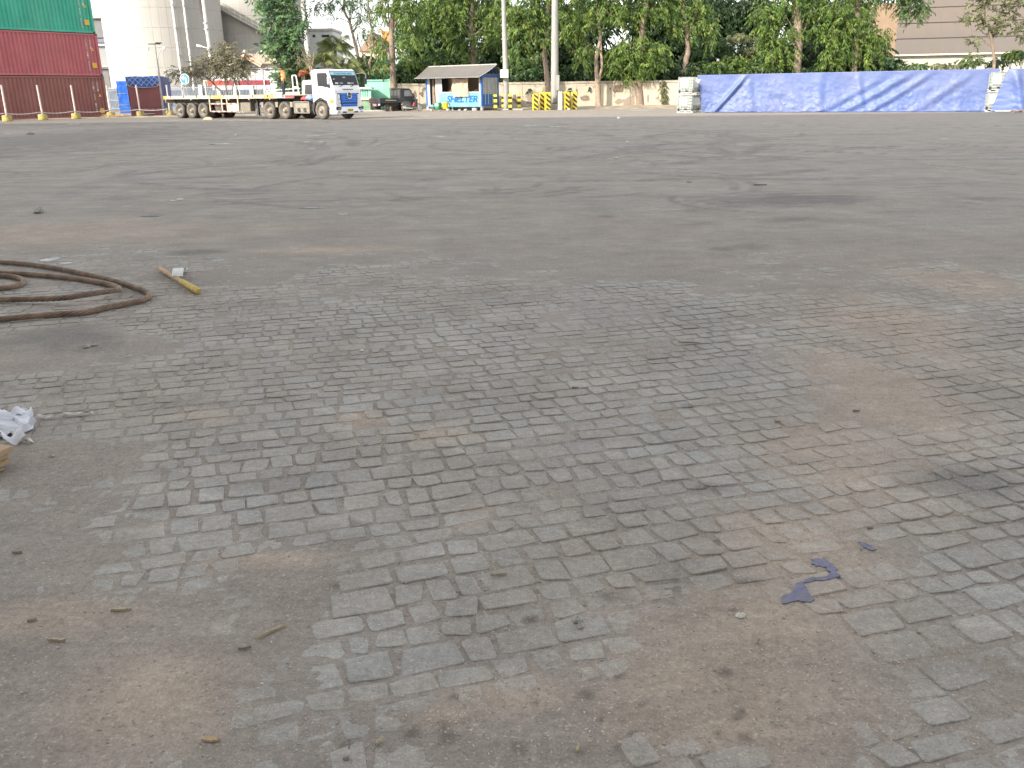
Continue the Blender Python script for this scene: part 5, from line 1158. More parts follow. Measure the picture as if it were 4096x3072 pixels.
# hanging cloth
def cloth(u, v):
    x = 3.0 + 1.72*u + .05*math.sin(v*9)*(u < .1); z = 2.66 - 1.55*v - .14*math.sin(math.pi*u)*(1-v)**2 + .05*math.sin(u*25)*v*.4
    f = .05*math.sin((u-.5)*10*(1-.4*v) + 3*abs(u-.5)*v*6) + .07*float(fbm(u*5, v*4 + abs(u-.5)*5, 3, 19))
    return (x, -.1 - .05*math.sin(math.pi*u)*v - f*.9, z)
q = MB().grid(cloth, 44, 40); q.v = [tuple(S_MAT @ Vector(p)) for p in q.v]
tag(q.build('hanging_cloth', mk('beige_cloth', (.56, .44, .33), .9, .08, 4, trans=.15)), 'beige cloth hung from the shelter eave over its window', 'cloth')
def smat(p): return S_MAT @ Vector(p)
# dark cat-like bundle on the sill
q = MB().grid(lambda u, v: (5.15 + .55*u, .06 + .09*math.cos(2*math.pi*v), 1.505 + (.07 + .05*u + .05*max(0, u-.8)*4)*(1 + math.sin(2*math.pi*v))*math.sin(math.pi*min(.97, max(.03, u)))**.4), 16, 12); q.v = [tuple(S_MAT @ Vector(p)) for p in q.v]
tag(q.build('dark_bundle', M_BLACK), 'dark bundle lying on the shelter window sill, right end', 'bundle')
# blocks and stones under and before the shelter
rb_ = random.Random(9)
for k, (x, y, s) in enumerate(((.5, -.25, .2), (1.0, -.5, .13), (2.9, -.6, .2), (3.1, -.2, .12), (3.9, -.3, .15), (4.7, -.5, .18), (5.3, -.05, .26))):
    b = MB(); n = 9
    b.lathe([(0, 0), (s*.9, 0), (s, s*.3), (s*.75, s*.75), (0, s*.85)], 9, smooth=False); b.v = [(p[0]*rb_.uniform(.8, 1.2), p[1]*rb_.uniform(.7, 1.1), p[2]*rb_.uniform(.9, 1.1)) for p in b.v]
    o = b.build('stone', M_CONC, None, smat((x, y, 0)), k); tag(o, 'pale rubble stone at the shelter front, ' + ('leftmost, below the door', 'behind the green bin', 'right of the yellow bin', 'just under the panel right of the bins', 'middle of the lettered panel', 'below the letter R end', 'rightmost, largest')[k], 'stone', 'stones before the shelter')
# --- litter bins on a frame
bn = thing('litter_bins', 'green and yellow litter bins side by side on a frame before the shelter', 'litter bins', (colx(1768, 74.0), 74.0, .016), R(-10))
for x, m, lb in ((-.32, mk('bin_green', (.03, .33, .14), .5, .08), 'green'), (.3, mk('bin_yellow', (.8, .66, .04), .5, .05), 'yellow')):
    q = MB().lathe([(0, .2), (.21, .2), (.22, .23), (.275, .68), (.285, .7), (.26, .7), (.2, .24), (0, .24)], 20, (x, 0, 0)).build('bin', m, bn); q['label'] = lb + ' bin tub'
MB().box(-.5, -.22, -.287, -.27, .42, .62).build('sticker', M_WHITE, bn)
for x in (-.68, -.02, .66):
    MB().tube([(x-.06, -.22, 0), (x, 0, .6), (x+.06, .22, 0)], .022, 6).build('stand_leg', M_DARKMETAL, bn)
MB().tube([(-.68, 0, .58), (.66, 0, .58)], .02, 6).build('stand_bar', M_DARKMETAL, bn); MB().tube([(-.6, .1, .6), (-.35, .12, .8), (0, .12, .83), (.35, .12, .8), (.8, .05, .5), (.95, -.05, .1)], .022, 6).build('hoop', M_GREENDK, bn)

# ================================================================== IBC totes and tarpaulins
M_IBC = mk('translucent_tank', (.66, .72, .66), .35, .04, 2, trans=.3); M_CAGE = mk('cage_tube', (.45, .47, .46), .4, .05, metal=.5); M_PLATE = mk('tote_plate', (.74, .73, .68), .45, .04)
def ibc(label, x, y, z, rz):
    t = thing('ibc_tote', label, 'liquid tote', (x, y, z), rz, 'caged liquid totes at the tarpaulin ends')
    b = MB().box(-.47, .47, -.57, .57, .17, 1.09); b.build('tank', M_IBC, t, bevel=.07)
    q = MB()
    for yy in (-.5, 0, .5): q.box(-.5, .5, yy-.07, yy+.07, .0, .03)
    for xx in (-.43, 0, .43):
        for yy in (-.5, 0, .5): q.box(xx-.065, xx+.065, yy-.065, yy+.065, .03, .11)
    q.box(-.5, .5, -.6, .6, .11, .15); q.build('pallet', M_PLATE, t)
    h = MB()
    for zz in (.2, .36, .55, .74, .93, 1.11): h.tube([(-.49, -.59, zz), (.49, -.59, zz), (.49, .59, zz), (-.49, .59, zz), (-.49, -.59, zz)], .011, 5)
    for k in range(6):
        xx = -.45 + .9*k/5
        for yy in (-.6, .6): h.cyl((xx, yy, .15), (xx, yy, 1.13), .011, n=5)
    for k in range(6):
        yy = -.55 + 1.1*k/5
        for xx in (-.5, .5): h.cyl((xx, yy, .15), (xx, yy, 1.13), .011, n=5)
    h.build('cage', M_CAGE, t)
    MB().box(-.38, .12, -.625, -.612, .46, .95).build('plate', M_PLATE, t); v = MB().cyl((0, -.56, .24), (0, -.66, .24), .05, n=10).build('valve', M_BLACK, t); MB().box(-.08, .08, -.7, -.66, .22, .27).build('valve_handle', M_BLACK, v)
    MB().lathe([(.12, 1.09), (.12, 1.13), (0, 1.135)], 14).build('cap', M_BLACK, t)
    for xx in (-.45, .45): MB().box(xx-.06, xx+.06, -.63, -.6, .12, .3).build('corner_guard', M_DARKMETAL, t)
rA = R(-8); IY = 61.0; ix = colx(2738, IY)
dA = Vector((math.cos(rA), math.sin(rA)))
ibc('white caged liquid tote, lower of the stack left of the tarpaulin', ix, IY, .016, rA); ibc('white caged liquid tote, upper of the stack left of the tarpaulin', ix+.02, IY+.02, 1.166, rA)
ibc('lower pale tote half covered by the tarpaulin\'s left edge', ix + 1.02, IY + .75, .016, rA); ibc('upper pale tote half covered by the tarpaulin\'s left edge', ix + 1.0, IY + .77, 1.166, rA)
RY = 55.4; rx_ = colx(3978, RY)
ibc('lower pale tote in the gap between the two tarpaulins', rx_ - .1, RY + .35, .016, rA); ibc('upper pale tote in the gap between the two tarpaulins', rx_ - .05, RY + .4, 1.166, rA)

M_TARP = mk('faded_blue_tarpaulin', (.125, .18, .40), .5, .1, .5, .25, 9, dirt=(.22, .24, .37), dscale=.35, damt=.7, dlo=.42, dhi=.7, trans=.1)
def tarp_obj(name, label, A, B, h0, h1, seed, folds, nu=420, nv=64, left=None, right=None, flap=.35):
    A = Vector((*A, 0)); B = Vector((*B, 0)); d = (B - A).normalized(); n = Vector((d.y, -d.x, 0)); L_ = (B - A).length
    if n.y > 0: n = -n
    def f(u, v):
        H = h0 + (h1 - h0)*u + .025*float(fbm(u*L_*.8, 1.3, 3, seed))
        s = u*L_
        if v < .12:                                    # over the top, from the back
            t = v/.12; z = H - .01*t; off = -1.15*(1-t); y = off + .05
            dd = .01
        elif v < .92:
            t = (v-.12)/.8; z = H*(1-t) + .03*t; off = .06 + .22*t**1.5
            w = 0
            for fu, ft, du, wd, am in folds:            # long creases: start on the top edge, run down sideways
                c = fu + du*max(0, t - ft)**1.15; w += am*math.exp(-((u - c)*L_/wd)**2)*min(1, t*3 + .2) - am*.7*math.exp(-((u - c - wd*.9/L_)*L_/(wd*.8))**2)*min(1, t*3)
            g = float(fbm(s*.9 - t*1.9, t*2.2 + s*.12, 4, seed)); g2 = float(fbm(s*2.2 + t*3.0, t*6 - s*.5, 4, seed+5)); g3 = float(fbm(s*3.1 - t*5, t*13, 3, seed+9))
            off += w*.62 + g*.22*(.3 + t) + abs(g2)*.1*(.25 + .9*t) + g3*.06*(.3 + t)
            dd = 0
        else:
            t = (v-.92)/.08; z = .03 + .03*float(fbm(s*3, t*3, 2, seed+3)) + .012; off = .28 + flap*t*(.6 + .8*float(fbm(s*.7, 2, 3, seed+7)) + .4)
        p = A + d*s + n*off
        if left and u < .03: p += d*left(v)*(1 - u/.03)
        if right and u > .97: p += d*right(v)*(1 - (1-u)/.03)
        return (p.x, p.y, max(z, .024))
    o = MB().grid(f, nu, nv).build(name, M_TARP, fix=False); return tag(o, label, 'tarpaulin', 'blue tarpaulins over the totes')
TA = (colx(2800, 61.2), 61.2); TB = (colx(3950, 55.6), 55.6)
tarp_obj('tarpaulin', 'long creased blue tarpaulin over a row of stacked totes', TA, TB, 2.42, 2.5, 5,
         [(.165, 0, -.11, .22, .34), (.17, 0, .03, .3, .1), (.43, 0, .01, .3, .12), (.56, 0, .03, .25, .14), (.3, .1, .1, .5, .1), (.72, .1, -.22, .5, .2), (.8, .05, -.2, .4, .16), (.93, .05, -.18, .5, .14), (.63, .2, -.25, .5, .12)],
         left=lambda v: -.3 + .55*max(0, v-.15)*1.1, right=lambda v: .3 - .75*max(0, v-.3))
TC = (colx(4006, 55.0), 55.0); TD = (colx(4700, 51.0), 51.0)
tarp_obj('tarpaulin', 'second blue tarpaulin starting at the right picture edge', TC, TD, 2.48, 2.5, 15, [(.05, 0, .08, .25, .3), (.03, 0, .2, .35, .25), (.3, 0, .1, .4, .2), (.55, 0, -.15, .4, .25)], 200, 56, left=lambda v: -.75*max(0, v-.1))
wp_ = thing('wood_pallet', 'orange brown wooden pallet edge under the second tarpaulin', 'pallet', (colx(4085, 53.3), 53.3, .016), R(-25))
for k in range(5): MB().box(-.55, .55, -.5 + k*.22, -.38 + k*.22, .11, .13).build('slat', M_WOOD, wp_)
for x in (-.5, 0, .42): MB().box(x, x+.09, -.5, .5, 0, .109).build('bearer', M_WOOD, wp_)
tag(MB().grid(lambda u, v: ((u-.5)*1.5, (v-.5)*.4, .03 + .1*float(fbm(u*9, v*4, 3, 2)+.5)*math.sin(math.pi*v)), 24, 8).build('plastic_sheet', mk('clear_white_plastic', (.6, .62, .62), .4, .1), None, (colx(4030, 53.9), 53.9, .02), R(-10)), 'crumpled white plastic sheet on the ground between the tarpaulins', 'plastic sheet')
# ================================================================== trees and shrubs
M_BARK = mk('grey_brown_bark', (.26, .2, .15), .9, .25, 5, .6, 12, dirt=(.14, .11, .09), dscale=3, damt=.6, streak=True)
M_BARKP = mk('pale_bark', (.36, .28, .21), .9, .2, 5, .5, 12, dirt=(.2, .15, .11), dscale=3, damt=.6, streak=True)
M_LEAF = mk('leaf', (1, 1, 1), .5, .0, attr='tint', trans=.28, spec=.35)
rt = np.random.default_rng(20)
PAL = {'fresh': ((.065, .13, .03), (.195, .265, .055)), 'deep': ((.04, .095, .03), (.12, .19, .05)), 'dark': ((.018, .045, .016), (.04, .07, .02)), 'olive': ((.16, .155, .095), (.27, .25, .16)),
       'soft': ((.09, .15, .06), (.2, .26, .1)), 'dusty': ((.12, .14, .07), (.22, .23, .11)), 'palm': ((.17, .22, .08), (.33, .36, .15)), 'red': ((.45, .08, .03), (.5, .16, .08)), 'bluegreen': ((.065, .145, .07), (.18, .28, .11))}
def leaves(blobs, pal, L=.31, W=.105, droop=.95, per=13, twig=.8, dens=15, seed=0):
    """blobs: centre, radii, density factor. Twigs with drooping leaflets through each blob's volume."""
    r = np.random.default_rng(seed); lo, hi = np.array(PAL[pal][0]), np.array(PAL[pal][1]); VV = []; CC = []
    for c, rad, df in blobs:
        c = np.array(c); rad = np.array(rad); n = max(3, int(dens*1.6*df*math.pi*rad[0]*rad[2]))
        d = r.normal(size=(n, 3)); d /= np.linalg.norm(d, axis=1)[:, None]; rr = r.random(n)**.42 * (1 + .18*r.normal(size=n)); p = c + d*rad*rr[:, None]
        ax = d*np.array([1, 1, .4]) + r.normal(size=(n, 3))*.5 + np.array([0, 0, -droop*.6]); ax /= np.linalg.norm(ax, axis=1)[:, None]
        tone = r.random(n)**1.25; br = r.uniform(.7, 1.25, n)
        tl_ = twig*r.uniform(.6, 1.3, n)
        for k in range(per):
            t = (k + .5)/per; side = (1 if k % 2 else -1)
            pos = p + ax*(tl_*t)[:, None] + np.array([0, 0, -1.])*(tl_*t*t*.35*droop)[:, None]
            sd = np.cross(ax, np.array([0, 0, 1.])); sd /= (np.linalg.norm(sd, axis=1)[:, None] + 1e-6)
            ld = sd*side*.75 + ax*.45 + np.array([0, 0, -droop]) + r.normal(size=(n, 3))*.28; ld /= np.linalg.norm(ld, axis=1)[:, None]
            wd = np.cross(ld, r.normal(size=(n, 3))*.6 + np.array([.2, -.8, .6])); wd /= (np.linalg.norm(wd, axis=1)[:, None] + 1e-6)
            l = L*r.uniform(.65, 1.25, n)[:, None]; w = W*r.uniform(.7, 1.2, n)[:, None]
            mid = pos + ld*l*.45 + np.array([0, 0, .02])
            VV.append(np.stack([pos, mid + wd*w*.5, pos + ld*l, mid - wd*w*.5], 1).reshape(-1, 3))
            col = (lo + (hi - lo)*tone[:, None])*(br*r.uniform(.85, 1.15, n))[:, None]; CC.append(np.repeat(col, 4, 0))
    V = np.concatenate(VV); Cc = np.concatenate(CC); return V, Cc
def leaf_mesh(name, V, Cc, mat=None):
    n = len(V)//4; me = bpy.data.meshes.new(name); me.vertices.add(len(V)); me.vertices.foreach_set('co', V.astype(np.float32).ravel())
    me.loops.add(n*4); me.loops.foreach_set('vertex_index', np.arange(n*4, dtype=np.int32)); me.polygons.add(n); me.polygons.foreach_set('loop_start', np.arange(0, n*4, 4, dtype=np.int32))
    try: me.polygons.foreach_set('loop_total', np.full(n, 4, np.int32))
    except Exception: pass
    me.update(calc_edges=True); a = me.color_attributes.new('tint', 'FLOAT_COLOR', 'POINT'); a.data.foreach_set('color', np.concatenate([Cc, np.ones((len(Cc), 1))], 1).astype(np.float32).ravel())
    me.materials.append(mat or M_LEAF); me.validate(); return me
def px2m(Y): return 1/(FPX/(Y*cP + .48)*1.03)
def blob(u, v, ru, rv, Y, dep=1.3, df=1.0, dy=0.0):
    k = px2m(Y); p = at(u, v, Y + dy); return ((p.x, p.y, p.z), (ru*k, dep, rv*k), df)
def limb(pts, Y, r0, r1, seed, base=None, wob=.04):
    r = random.Random(seed); P_ = [at(u, v, Y + (q[0] if q else 0)) for (u, v, *q) in pts]
    if base is not None: P_[0] = Vector((P_[0].x, P_[0].y, base))
    out = []; 
    for a, b in zip(P_, P_[1:]):
        for k in range(4): out.append(a.lerp(b, k/4) + Vector((r.gauss(0, wob), r.gauss(0, wob), 0))*(k > 0))
    out.append(P_[-1]); n = len(out); rad = [r0 + (r1-r0)*(i/(n-1))**.8 for i in range(n)]; rad = [q*r.uniform(.93, 1.08) for q in rad]; rad[0] *= 1.25
    return out, rad
def tree(name, label, Y, trunk, r0, r1, blobs, pal='fresh', limbs=(), bark=None, cat='tree', group='trees along the boundary wall', seed=1, base=0.0, n=10, **kw):
    p0 = at(trunk[0][0], trunk[0][1], Y); root = Vector((p0.x, Y, base)); t = thing(name, label, cat, root, 0, group); b = bark or M_BARK
    out, rad = limb(trunk, Y, r0, r1, seed, base - .05); m = MB().tube(out, rad, n); m.v = [tuple(Vector(q) - root) for q in m.v]; tk_ = m.build('trunk', b, t)
    for i, (pts, a, c) in enumerate(limbs):
        out, rad = limb(pts, Y, a, c, seed*31 + i, wob=.02); m = MB().tube(out, rad, 7); m.v = [tuple(Vector(q) - root) for q in m.v]; m.build('limb', b, t)
    # twigs feeding each leaf mass
    tw = MB(); rr = random.Random(seed)
    for c, rad_, df in blobs:
        for k in range(3):
            s = out[min(len(out)-1, int(len(out)*rr.uniform(.55, 1)))] if False else Vector(c) + Vector((rr.uniform(-.3, .3)*rad_[0], rr.uniform(-.3, .3)*rad_[1], -rad_[2]*.7)); e = Vector(c) + Vector((rr.uniform(-.7, .7)*rad_[0], rr.uniform(-.6, .6)*rad_[1], rr.uniform(.0, .7)*rad_[2]))
            tw.tube([s - root, (s+e)/2 - root + Vector((rr.gauss(0, .1), rr.gauss(0, .1), 0)), e - root], [.035, .025, .01], 5)
    tag(tw.build('twigs', b, t), kind='stuff')
    V, Cc = leaves(blobs, pal, seed=seed, **kw); V = V - np.array(root); obj_from('crown', leaf_mesh('crown', V, Cc), t)
    return t
def shrub(label, u, v, ru, rv, Y, pal='deep', seed=1, df=1.0, base=0.0, group='shrubs behind the wall', name='shrub', **kw):
    bl = [blob(u, v, ru, rv, Y, 1.1, df)] + [blob(u + ru*rd_[0], v + rv*rd_[1], ru*.5, rv*.55, Y, .9, df) for rd_ in ((-.6, .2), (.6, .1), (0, -.5))]
    t = thing(name, label, 'shrub', (bl[0][0][0], Y, base), 0, group); root = Vector((bl[0][0][0], Y, base)); rr = random.Random(seed); st = MB()
    for k in range(6):
        e = Vector(bl[0][0]) + Vector((rr.uniform(-.8, .8)*bl[0][1][0], rr.uniform(-.4, .4), rr.uniform(-.2, .6)*bl[0][1][2])); st.tube([Vector((rr.uniform(-.25, .25), rr.uniform(-.2, .2), 0)), (e-root)*.5 + Vector((rr.gauss(0, .1), 0, 0)), e-root], [.045, .035, .012], 5)
    st.build('stems', M_BARK, t); V, Cc = leaves(bl, pal, seed=seed, **kw); obj_from('crown', leaf_mesh('crown', V - np.array(root), Cc), t); return t

# --- beside the silos
Y = 80
tree('broadleaf_tree', 'tall layered bright green tree in front of the farther silo', Y, [(1165, 430), (1158, 300), (1140, 150), (1125, 0), (1120, -110)], .2, .07,
     [blob(*b, Y, 1.3) for b in ((1108, 22, 66, 26), (1060, 18, 38, 14), (1150, 60, 50, 26), (1100, 75, 48, 20), (1130, 112, 62, 26), (1170, 150, 36, 26), (1105, 165, 62, 22), (1150, 190, 55, 24), (1120, 215, 46, 20), (1150, 250, 40, 26), (1135, 290, 36, 24), (1155, 330, 42, 30), (1110, -40, 85, 40), (1130, -110, 75, 40), (1085, 195, 30, 14), (1190, 100, 25, 30))],
     'bluegreen', seed=3, L=.34, W=.13, droop=.45, dens=16, twig=.75, group='trees by the silos')
Y = 73
tree('dusty_tree', 'dusty olive bushy tree leaning over the trailer deck', Y, [(915, 420), (880, 360), (835, 318), (800, 290), (780, 275)], .09, .04,
     [blob(*b, Y, 1.2) for b in ((880, 225, 70, 40), (905, 180, 34, 18), (830, 262, 60, 30), (760, 282, 60, 20), (715, 294, 30, 12), (940, 262, 50, 36), (965, 215, 26, 26), (900, 290, 50, 22), (985, 275, 26, 22))],
     'olive', limbs=(([(915, 420), (900, 330), (890, 250)], .07, .03), ([(925, 420), (935, 330), (950, 260)], .07, .03), ([(835, 318), (870, 280), (880, 230)], .05, .02)), seed=4, L=.2, W=.075, droop=.5, dens=30, per=12, group='trees by the silos')
Y = 82
tree('feathery_tree', 'soft feathery grey green tree behind the truck cab', Y, [(1205, 430), (1200, 330), (1190, 240)], .12, .05, [blob(*b, Y, 1.2) for b in ((1180, 225, 40, 34), (1205, 265, 48, 34), (1170, 290, 40, 34), (1195, 330, 50, 30), (1230, 310, 30, 30))], 'soft', seed=5, L=.2, W=.06, droop=.6, dens=34, per=14, group='trees by the silos')
Y = 77
tree('pollard_tree', 'pollarded grey tree with pale stubby branches above the cab', Y, [(1262, 430), (1252, 330), (1246, 280)], .2, .13, [blob(*b, Y, .8, .6) for b in ((1215, 205, 32, 26), (1240, 235, 34, 22), (1195, 240, 22, 24))], 'dusty', limbs=tuple(([(1247, 288), (1247 + dx*.4, 250), (1247 + dx, 205 + abs(dx)*.3)], .07, .02) for dx in (-60, -40, -22, -8, 8)), bark=M_BARKP, seed=6, L=.22, W=.08, droop=.5, dens=10, group='trees by the silos')
shrub('orange red flowering shrub above the truck bed', 1214, 285, 9, 11, 76, 'red', 7, 1.3, 0, 'shrubs behind the wall', 'flowering_shrub', L=.12, W=.08, per=10, twig=.18, dens=45)
# --- palms
def palm(label, u, v, Y, nf, length, seed, pal, tall):
    c = at(u, v, Y); root = Vector((c.x, Y, 0)); t = thing('palm_tree', label, 'palm', root, 0, 'palms behind the truck'); r = random.Random(seed)
    MB().tube([(0, 0, -.05), (.05, 0, c.z*.5), (0, 0, c.z)], [.2, .15, .12], 10).build('trunk', M_BARK, t)
    lo, hi = PAL[pal]
    for k in range(nf):
        a = 2*math.pi*k/nf + r.uniform(-.2, .2); up = r.uniform(.35, 1.4); L_ = length*r.uniform(.8, 1.15); d = Vector((math.cos(a), math.sin(a), 0)); pts = []
        for i in range(11):
            s = i/10; pts.append(Vector((0, 0, c.z)) + d*(L_*s*math.cos(up*.9)) + Vector((0, 0, L_*(s*math.sin(up*.9) - .75*s*s*(1.25 - up*.4)))))
        rac = MB().tube(pts, [.03 - .0025*i for i in range(11)], 5).build('frond', M_LEAFSTEM, t)
        V = []; Cc = []; g = r.random()
        for i in range(34):
            s = .12 + .88*i/34; j = min(9, int(s*10)); p = pts[j].lerp(pts[j+1], s*10 - j); tan = (pts[j+1]-pts[j]).normalized(); sd = tan.cross(Vector((0, 0, 1))).normalized(); ll = .8*math.sin(math.pi*min(1, s*.9+.12))*length/2.2
            for q in (-1, 1):
                tip = p + (sd*q*.75 + tan*.55 + Vector((0, 0, -.55 - .3*r.random()))).normalized()*ll; m_ = p.lerp(tip, .45) + Vector((0, 0, .03)); w = tan*.03
                V += [p, m_ + w, tip, m_ - w]; col = [lo[x] + (hi[x]-lo[x])*(g*.6 + .4*r.random()) for x in range(3)]; Cc += [col]*4
        obj_from('leaflets', leaf_mesh('leaflets', np.array([tuple(q) for q in V]), np.array(Cc)), rac)
M_LEAFSTEM = mk('frond_rib', (.2, .2, .08), .6, .1)
palm('feathery palm with upright fronds under the open sky patch', 1340, 195, 83, 17, 3.0, 1, 'palm', 0); palm('yellowish palm with hanging fronds above the cab roof', 1295, 250, 80, 15, 2.6, 2, 'palm', 0); palm('small palm right of the cab roof', 1390, 270, 81.5, 14, 2.2, 3, 'palm', 0)
# --- row along and behind the wall
def row(*a, **k): return tree(*a, **k)
Y = 83
row('roadside_tree', 'slender leaning dark tree against the white sky patch', Y, [(1455, 430), (1445, 300), (1425, 190), (1400, 95), (1375, 30), (1385, -80)], .2, .07, [blob(*b, Y, 1.1, f) for *b, f in ((1370, 5, 60, 20, .8), (1330, 20, 40, 22, .7), (1262, 40, 24, 34, .9), (1300, 8, 34, 22, .8), (1420, 20, 50, 30, .8), (1445, 70, 34, 40, .7), (1355, -50, 100, 40, .8), (1345, 70, 14, 14, .5), (1450, 130, 26, 34, .6))], 'deep',
    limbs=(([(1403, 95), (1375, 78), (1345, 62)], .06, .015), ([(1410, 130), (1440, 80), (1450, 20)], .07, .02), ([(1398, 85), (1400, 40), (1420, 0)], .07, .03)), seed=11, L=.2, W=.07, dens=13)
Y = 82.5
row('roadside_tree', 'pair of thin stems with hanging leaves left of the mint wall', Y, [(1490, 430), (1480, 320), (1478, 250), (1495, 180), (1475, 60), (1470, -60)], .17, .06, [blob(*b, Y, 1.0, f) for *b, f in ((1490, 130, 34, 40, .8), (1440, 250, 28, 30, .9), (1480, 275, 44, 22, .9), (1520, 265, 36, 24, .9), (1450, 290, 18, 30, .8), (1500, 40, 50, 36, .8), (1535, 160, 24, 36, .7), (1470, -40, 60, 40, .8))], 'soft', limbs=(([(1480, 300), (1460, 240), (1440, 190), (1425, 120)], .08, .03), ([(1482, 290), (1520, 220), (1540, 160)], .07, .03)), seed=12, L=.24, W=.06, dens=16)
Y = 79.2
row('roadside_tree', 'stout upright trunk standing right of the mint green wall', Y, [(1578, 440), (1574, 340), (1568, 230), (1565, 130), (1580, 0), (1590, -90)], .34, .16, [blob(*b, Y, 1.2, f) for *b, f in ((1590, 206, 26, 9, 1.5), (1535, 190, 34, 34, .9), (1640, 60, 50, 44, .9), (1620, 20, 60, 36, .9), (1540, 40, 40, 40, .7), (1600, -60, 100, 50, .9), (1650, 150, 40, 36, .9), (1545, 265, 26, 26, .6))], 'fresh',
    limbs=tuple(([(1566, 150), (1566 + dx*.5, 70), (1566 + dx, -40)], .09, .04) for dx in (-45, -22, 20, 42)), seed=13, dens=14)
Y = 86
row('roadside_tree', 'fluted trunk rising directly behind the shelter roof', Y, [(1900, 440), (1897, 265), (1885, 140), (1890, 0), (1900, -90)], .36, .18, [blob(*b, Y, 1.5, f) for *b, f in ((1780, 30, 60, 40, 1), (1730, 70, 60, 40, 1), (1800, 100, 60, 40, 1), (1840, 60, 50, 40, 1), (1690, 40, 50, 40, .9), (1835, 150, 44, 34, 1), (1870, 210, 26, 24, 1), (1960, 60, 50, 50, 1), (1990, 120, 50, 44, 1), (1940, 150, 44, 34, 1), (1860, -50, 160, 50, .9), (1985, 20, 50, 40, 1), (1885, 165, 30, 16, 1.2))], 'fresh',
    limbs=(([(1890, 170), (1850, 110), (1800, 60)], .1, .03), ([(1892, 150), (1940, 100), (1980, 60)], .1, .03), ([(1886, 130), (1870, 40), (1860, -40)], .1, .05), ([(1886, 120), (1915, 30), (1925, -40)], .1, .05)), seed=14, dens=14)
Y = 79.4
row('roadside_tree', 'brown trunk half hidden behind the thickest steel mast', Y, [(2192, 440), (2190, 320), (2178, 215), (2192, 130), (2195, 0), (2195, -90)], .27, .14, [blob(*b, Y, 1.3, f) for *b, f in ((2110, 50, 56, 40, 1), (2075, 110, 46, 40, 1), (2130, 120, 44, 34, 1), (2160, 60, 44, 44, 1), (2180, 165, 22, 20, 1.3), (2085, 185, 34, 26, 1), (2060, 40, 40, 40, 1), (2260, 50, 50, 40, 1), (2290, 110, 46, 40, 1), (2255, 150, 36, 22, 1), (2170, -50, 150, 50, .9), (2050, 200, 22, 18, .9))], 'fresh',
    limbs=(([(2182, 200), (2140, 140), (2100, 90)], .08, .03), ([(2192, 150), (2240, 100), (2280, 70)], .08, .03)), seed=15, dens=14)
Y = 78.6
row('roadside_tree', 'pale forked trunk between the striped bollards and bushy tree', Y, [(2398, 440), (2392, 340), (2385, 290), (2384, 240), (2400, 170), (2392, 60), (2388, -80)], .24, .1, [blob(*b, Y, 1.3, f) for *b, f in ((2330, 50, 44, 44, 1), (2310, 110, 40, 34, 1), (2350, 190, 40, 24, .9), (2310, 205, 36, 22, .9), (2440, 40, 50, 30, 1), (2370, 100, 20, 30, .8), (2330, 240, 30, 20, .8), (2390, -50, 120, 50, .9), (2470, 70, 40, 30, .8))], 'fresh',
    limbs=(([(2392, 330), (2408, 270), (2404, 190), (2400, 160)], .14, .09), ([(2396, 150), (2420, 90), (2450, 40)], .06, .02)), bark=M_BARKP, seed=16, dens=13)
Y = 79.3
row('roadside_tree', 'thick dark trunk with a dense drooping bush of leaves halfway up', Y, [(2560, 440), (2556, 350), (2562, 250), (2568, 130), (2585, 0), (2595, -80)], .4, .16, [blob(*b, Y, 1.5, f) for *b, f in ((2500, 190, 56, 46, 1.3), (2460, 240, 34, 40, 1.2), (2540, 230, 60, 50, 1.3), (2600, 200, 56, 36, 1.2), (2640, 190, 36, 26, 1.1), (2580, 270, 50, 30, 1), (2500, 285, 46, 24, 1.1), (2560, 160, 36, 22, 1), (2590, 40, 60, 30, 1), (2530, 60, 46, 34, 1), (2480, 40, 34, 40, .9), (2570, -50, 130, 50, .9), (2650, 240, 28, 24, .9))], 'fresh', seed=17, dens=15)
Y = 80
row('roadside_tree', 'forked trunk rising behind the white liquid totes', Y, [(2738, 440), (2740, 280), (2752, 190), (2745, 120), (2735, 40), (2728, -80)], .32, .12, [blob(*b, Y, 1.2, f) for *b, f in ((2720, 40, 34, 30, 1), (2770, 90, 44, 30, 1), (2800, 30, 40, 34, 1), (2845, 100, 16, 40, 1.2), (2840, 170, 14, 30, 1.2), (2700, 100, 30, 40, .9), (2770, 125, 14, 10, 1), (2750, -50, 110, 50, .9), (2660, 40, 40, 40, .9))], 'fresh',
    limbs=(([(2750, 150), (2775, 80), (2790, 10), (2800, -70)], .15, .07), ([(2775, 80), (2810, 75), (2845, 85)], .05, .015)), seed=18, dens=14)
Y = 79
row('roadside_tree', 'thickest pale trunk above the middle of the long tarpaulin', Y, [(3178, 440), (3186, 280), (3195, 180), (3190, 80), (3180, 0), (3170, -80)], .46, .22, [blob(*b, Y, 1.3, f) for *b, f in ((3090, 60, 46, 36, 1), (3060, 110, 44, 34, 1), (3110, 150, 50, 34, 1), (3130, 200, 60, 34, 1.1), (3080, 200, 40, 40, 1), (3110, 250, 50, 24, 1), (3260, 40, 50, 36, 1), (3260, 110, 40, 34, 1), (3180, 120, 40, 34, .8), (3150, 20, 50, 34, .9), (3180, -50, 140, 50, .9), (3040, 50, 40, 34, .9))], 'fresh', bark=M_BARKP,
    limbs=tuple(([(3192, 170), (3192 + dx*.4, 110), (3192 + dx, 40)], .09, .03) for dx in (-60, -25, 30, 75)), seed=19, dens=14)
Y = 78
